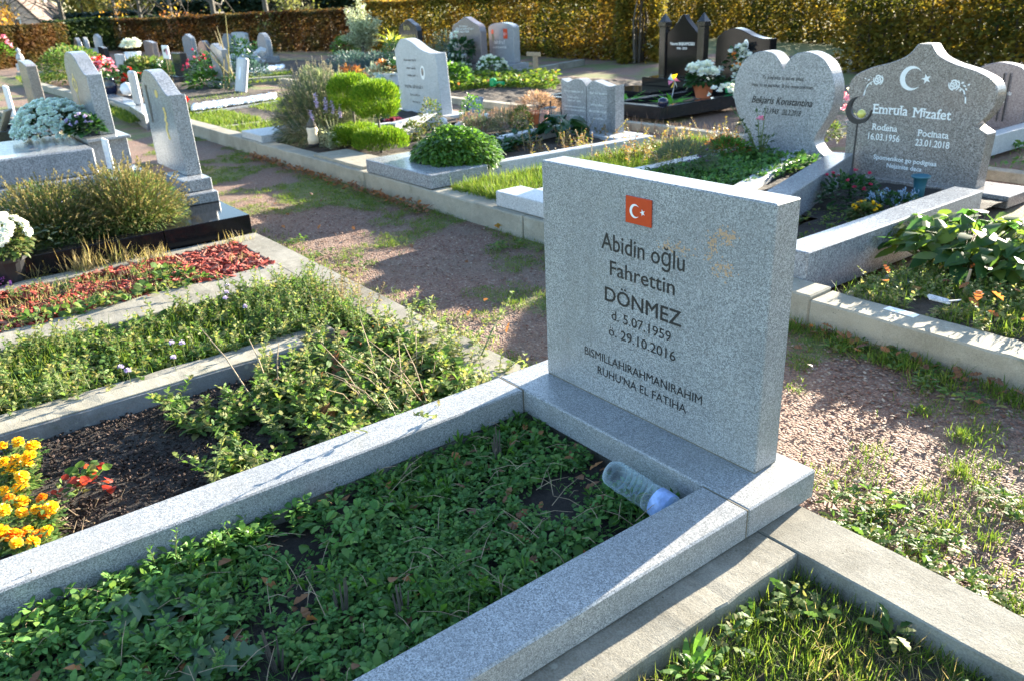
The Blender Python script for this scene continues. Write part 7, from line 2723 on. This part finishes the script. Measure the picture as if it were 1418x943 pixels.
# ------------------------------------------------------------------ trees, houses, wood behind
def tree(label, px, dist, h, crown_r, n, mat, sz, lean=0.0, spread=1.0, cz=.62, trunk=.11, bare=14, name='tree'):
    c_ = far(px, dist)
    t_ = thing(name, label, 'tree', (c_[0], c_[1], -.1))
    tb = MB()
    top = np.array([lean * h, 0, h])
    tb.tube([(0, 0, 0), (lean * h * .3, 0, h * .35), (lean * h * .7, .02, h * .7), top], [trunk, trunk * .8, trunk * .45, trunk * .12], 7)
    tb.build('trunk', M['bark_grey'], t_)
    br, lf_ = MB(), MB()
    for k in range(bare):
        u = random.uniform(.25, .95)
        b_ = np.array([lean * h * u, 0, h * u])
        d = rnd_dirs(1, .1, .9)[0]
        e_ = b_ + d * crown_r * random.uniform(.6, 1.15) * np.array([spread, spread, 1])
        m_ = (b_ + e_) / 2 + rng.normal(0, .12, 3)
        br.tube([b_, m_, e_], [trunk * .4, trunk * .25, trunk * .08], 5)
        for j in range(4):
            e2 = e_ * random.uniform(.6, 1) + b_ * .0 + rnd_dirs(1, -.2, 1)[0] * crown_r * .5
            br.tube([m_ * .4 + e_ * .6, e2], [trunk * .12, trunk * .05], 4)
        if n:
            q_ = int(n / bare)
            u2 = rng.uniform(.3, 1.1, q_)
            P = b_[None] * (1 - u2[:, None]) + e_[None] * u2[:, None] + rng.normal(0, crown_r * .16, (q_, 3))
            lf_.leaves(P, rnd_dirs(q_, -1, .6), sz * rng.uniform(.6, 1.3, q_), sz * .6, 'o')
    br.build('branches', M['bark_grey'], t_)
    if n:
        lf_.build('crown', M[mat], t_)
    return t_


tree('slim young tree with a few yellow leaves behind the copper hedge', 160, 46, 4.5, 1.5, 420, 'tree_yellow', .16)
tree('thin young tree right of the yellow-leaved one behind the copper hedge', 194, 46, 4.6, 1.5, 120, 'tree_olive', .16)
tree('young bare trunk behind the hedge right of the two thin young trees', 237, 44, 4.8, 1.4, 160, 'tree_yellow', .16)
tree('stout straight trunk rising behind the hedge above the paired stones', 296, 38, 5.5, 1.6, 160, 'tree_olive', .16, trunk=.13)
tree('straight grey trunk rising behind the hedge left of the olive tree', 369, 36, 5.5, 1.6, 140, 'tree_olive', .16, trunk=.13)
tree('bare dark leaning tree at the sky gap beside the small gabled house', 88, 52, 5.0, 2.2, 60, 'tree_olive', .14, lean=-.28, bare=22, trunk=.16)
tree('bare bushy tree in front of the tall brick gable at the left edge', 12, 48, 4.6, 2.4, 200, 'tree_olive', .14, bare=40, trunk=.07)
tree('yellow green shrubby tree at the extreme left edge', 2, 44, 1.9, .9, 700, 'tree_yellow', .14, bare=12, trunk=.05)
tree('small shrub with yellow green leaves behind the autumn hedge left of the olive tree', 400, 34, 2.4, 1.1, 700, 'tree_olive', .14, bare=20, trunk=.05)
tree('small red tinged shrub peeking above the hedge', 246, 40, 1.75, .7, 300, 'redbrown', .12, bare=10, trunk=.04)
tree('dark conifer behind the hedge beside the pale pink house', 345, 62, 8, 2.6, 3600, 'conifer', .3, bare=44, trunk=.2, name='conifer_tree')
tree('dark conifer behind the hedge above the olive tree', 470, 55, 7, 2.4, 3200, 'conifer', .3, bare=40, trunk=.2, name='conifer_tree')


def house(label, px, dist, w_, l_, eave, ridge, rz, wallm, roofm, base=-1.0):
    c_ = far(px, dist, base)
    t_ = thing('house', label, 'house', c_, rz)
    bm = bmesh.new()
    prof_ = [(-w_ / 2, 0), (w_ / 2, 0), (w_ / 2, eave), (0, ridge), (-w_ / 2, eave)]
    a_ = [bm.verts.new((x, -l_ / 2, z)) for x, z in prof_]
    b_ = [bm.verts.new((x, l_ / 2, z)) for x, z in prof_]
    bm.faces.new(a_)
    bm.faces.new(b_[::-1])
    for i in range(5):
        bm.faces.new([a_[i], b_[i], b_[(i + 1) % 5], a_[(i + 1) % 5]])
    bm_obj('wall', bm, wallm, t_, 0)
    bm = bmesh.new()
    for s in (-1, 1):
        q_ = [(s * (w_ / 2 + .3), eave - .3 * (ridge - eave) / (w_ / 2)), (0, ridge), (0, ridge + .18), (s * (w_ / 2 + .3), eave - .12)]
        f0 = [bm.verts.new((x, -l_ / 2 - .05, z + .03)) for x, z in q_]
        f1 = [bm.verts.new((x, l_ / 2 + .05, z + .03)) for x, z in q_]
        bm.faces.new(f0)
        bm.faces.new(f1[::-1])
        for i in range(4):
            bm.faces.new([f0[i], f1[i], f1[(i + 1) % 4], f0[(i + 1) % 4]])
    rf = bm_obj('roof', bm, roofm, t_, 0)
    bm = bmesh.new()
    add_box(bm, -.35, .35, l_ * .2, l_ * .2 + .6, ridge - .6, ridge + 1.0)
    bm_obj('chimney', bm, wallm, rf, 0)
    for x in (-w_ * .22, w_ * .22):
        bm = bmesh.new()
        add_box(bm, x - .5, x + .5, -l_ / 2 - .06, -l_ / 2 - .01, 1.6, 2.8)
        f_ = bm_obj('window', bm, M['white'], t_, 0)
        bm = bmesh.new()
        add_box(bm, x - .42, x + .42, -l_ / 2 - .08, -l_ / 2 - .061, 1.68, 2.72)
        bm_obj('pane', bm, M['vase_navy'], f_, 0)
    return t_


def brickmat(name, a, b, m):
    t = NT(name)
    v = t.coords(1, (1, 1, 1))
    br = t.new('ShaderNodeTexBrick')
    br.inputs['Scale'].default_value = 4
    br.inputs['Color1'].default_value = a
    br.inputs['Color2'].default_value = b
    br.inputs['Mortar'].default_value = m
    mp = t.new('ShaderNodeMapping')
    mp.inputs['Rotation'].default_value = (R(90), 0, 0)
    t.lk(v, mp.inputs['Vector'])
    t.lk(mp.outputs[0], br.inputs['Vector'])
    t.base(br.outputs['Color'])
    t.set(Roughness=.9)
    return t.m


bk1 = brickmat('pale_pink_brick', C3(.46, .29, .22), C3(.52, .34, .26), C3(.5, .42, .36))
bk2 = brickmat('whitewashed_brick', C3(.55, .5, .45), C3(.5, .45, .4), C3(.5, .46, .42))
tile = plain('dark_roof_tiles', C3(.10, .065, .05), .8, var=.3, scale=6)
vd = math.atan2(CF[1], CF[0])
house('brick house with a tall pinkish gable at the top left', 4, 75, 6.0, 7, 2.4, 6.2, R(70), bk1, tile)
house('smaller house with a dark tiled roof and a pale gable beside the sky gap', 54, 92, 4.4, 6, 1.9, 4.3, R(62), bk2, tile)
house('pale pink house mostly hidden behind the far dark hedge', 312, 85, 8, 9, 3.0, 6.5, R(75), bk1, tile)

# distant wood of olive and yellow trees
mb, st = MB(), MB()
for k in range(34):
    px = random.uniform(112, 330)
    c_ = far(px, random.uniform(85, 120))
    h = random.uniform(4.5, 8)
    st.tube([c_, c_ + np.array([0, 0, h])], [.2, .05], 5)
    n = 420
    d = rnd_dirs(n, -.6, 1)
    P = c_ + np.array([0, 0, h * .55]) + d * np.array([2.6, 2.6, h * .5]) * (rng.uniform(.3, 1, (n, 1)) ** .5)
    mb.leaves(P, rnd_dirs(n, -1, 1), .55 * rng.uniform(.6, 1.3, n), .36, 'o')
o = tag(mb.build('woodland', leafmat('autumn_wood_leaves', [G(.16, .15, .04), G(.25, .2, .05), G(.1, .11, .03), G(.32, .25, .07), G(.14, .16, .05)], .45)), 'hazy olive and yellow wood far behind the hedges', 'wood', kind='stuff')
st.build('trunks', M['bark'], o)
mb, st = MB(), MB()
for k in range(30):
    px = random.uniform(330, 1500)
    c_ = far(px, random.uniform(60, 90))
    h = random.uniform(5, 8)
    n = 380
    d = rnd_dirs(n, -.8, 1)
    P = c_ + np.array([0, 0, h * .5]) + d * np.array([3.2, 3.2, h * .5]) * (rng.uniform(.3, 1, (n, 1)) ** .5)
    mb.leaves(P, rnd_dirs(n, -1, 1), .6 * rng.uniform(.6, 1.3, n), .4, 'o')
tag(mb.build('woodland', M['hedge_green']), 'dark green wood far behind the hedges on the right', 'wood', kind='stuff')

# ------------------------------------------------------------------ groups of repeats
GROUPS = {'clover_flower': 'clover flowers in the weeds', 'white_cup': 'white cups before the pale headstone', 'white_ball': 'white ball-shaped grave lights', 'thistle': 'thistles in the large grave',
          'dead_stalk': 'dead plant stumps in the large grave', 'marigold': 'marigolds', 'clipped_cypress': 'clipped golden cypresses', 'grave': 'graves of the cemetery', 'hedge': 'clipped hedges', 'house': 'houses beyond the hedge',
          'tree': 'trees beyond the hedge', 'conifer_tree': 'conifers beyond the hedge', 'lavender_bush': 'lavender bushes', 'flower_vase': 'white flower vases', 'bouquet_vase': 'dark blue bouquet vases', 'field_stone': 'rounded stones behind the porcelain plaque',
          'cushion_hedge': 'blue green cushion plants', 'shrub': 'shrubs on the far graves', 'small_shrub': 'small shrubs between the graves', 'white_stele': 'white steles', 'artificial_fern': 'artificial ferns', 'flower_pot': 'flower pots', 'red_flowers': 'red flowers on the graves',
          'flower_bush': 'flowering bushes on the third row', 'potted_chrysanthemum': 'potted chrysanthemums', 'grave_plant': 'small plants on the graves'}
for o in scene.objects:
    if o.parent is None and o.get('category') and not o.get('group'):
        k_ = o.name.split('.')[0]
        if k_ in GROUPS:
            o['group'] = GROUPS[k_]
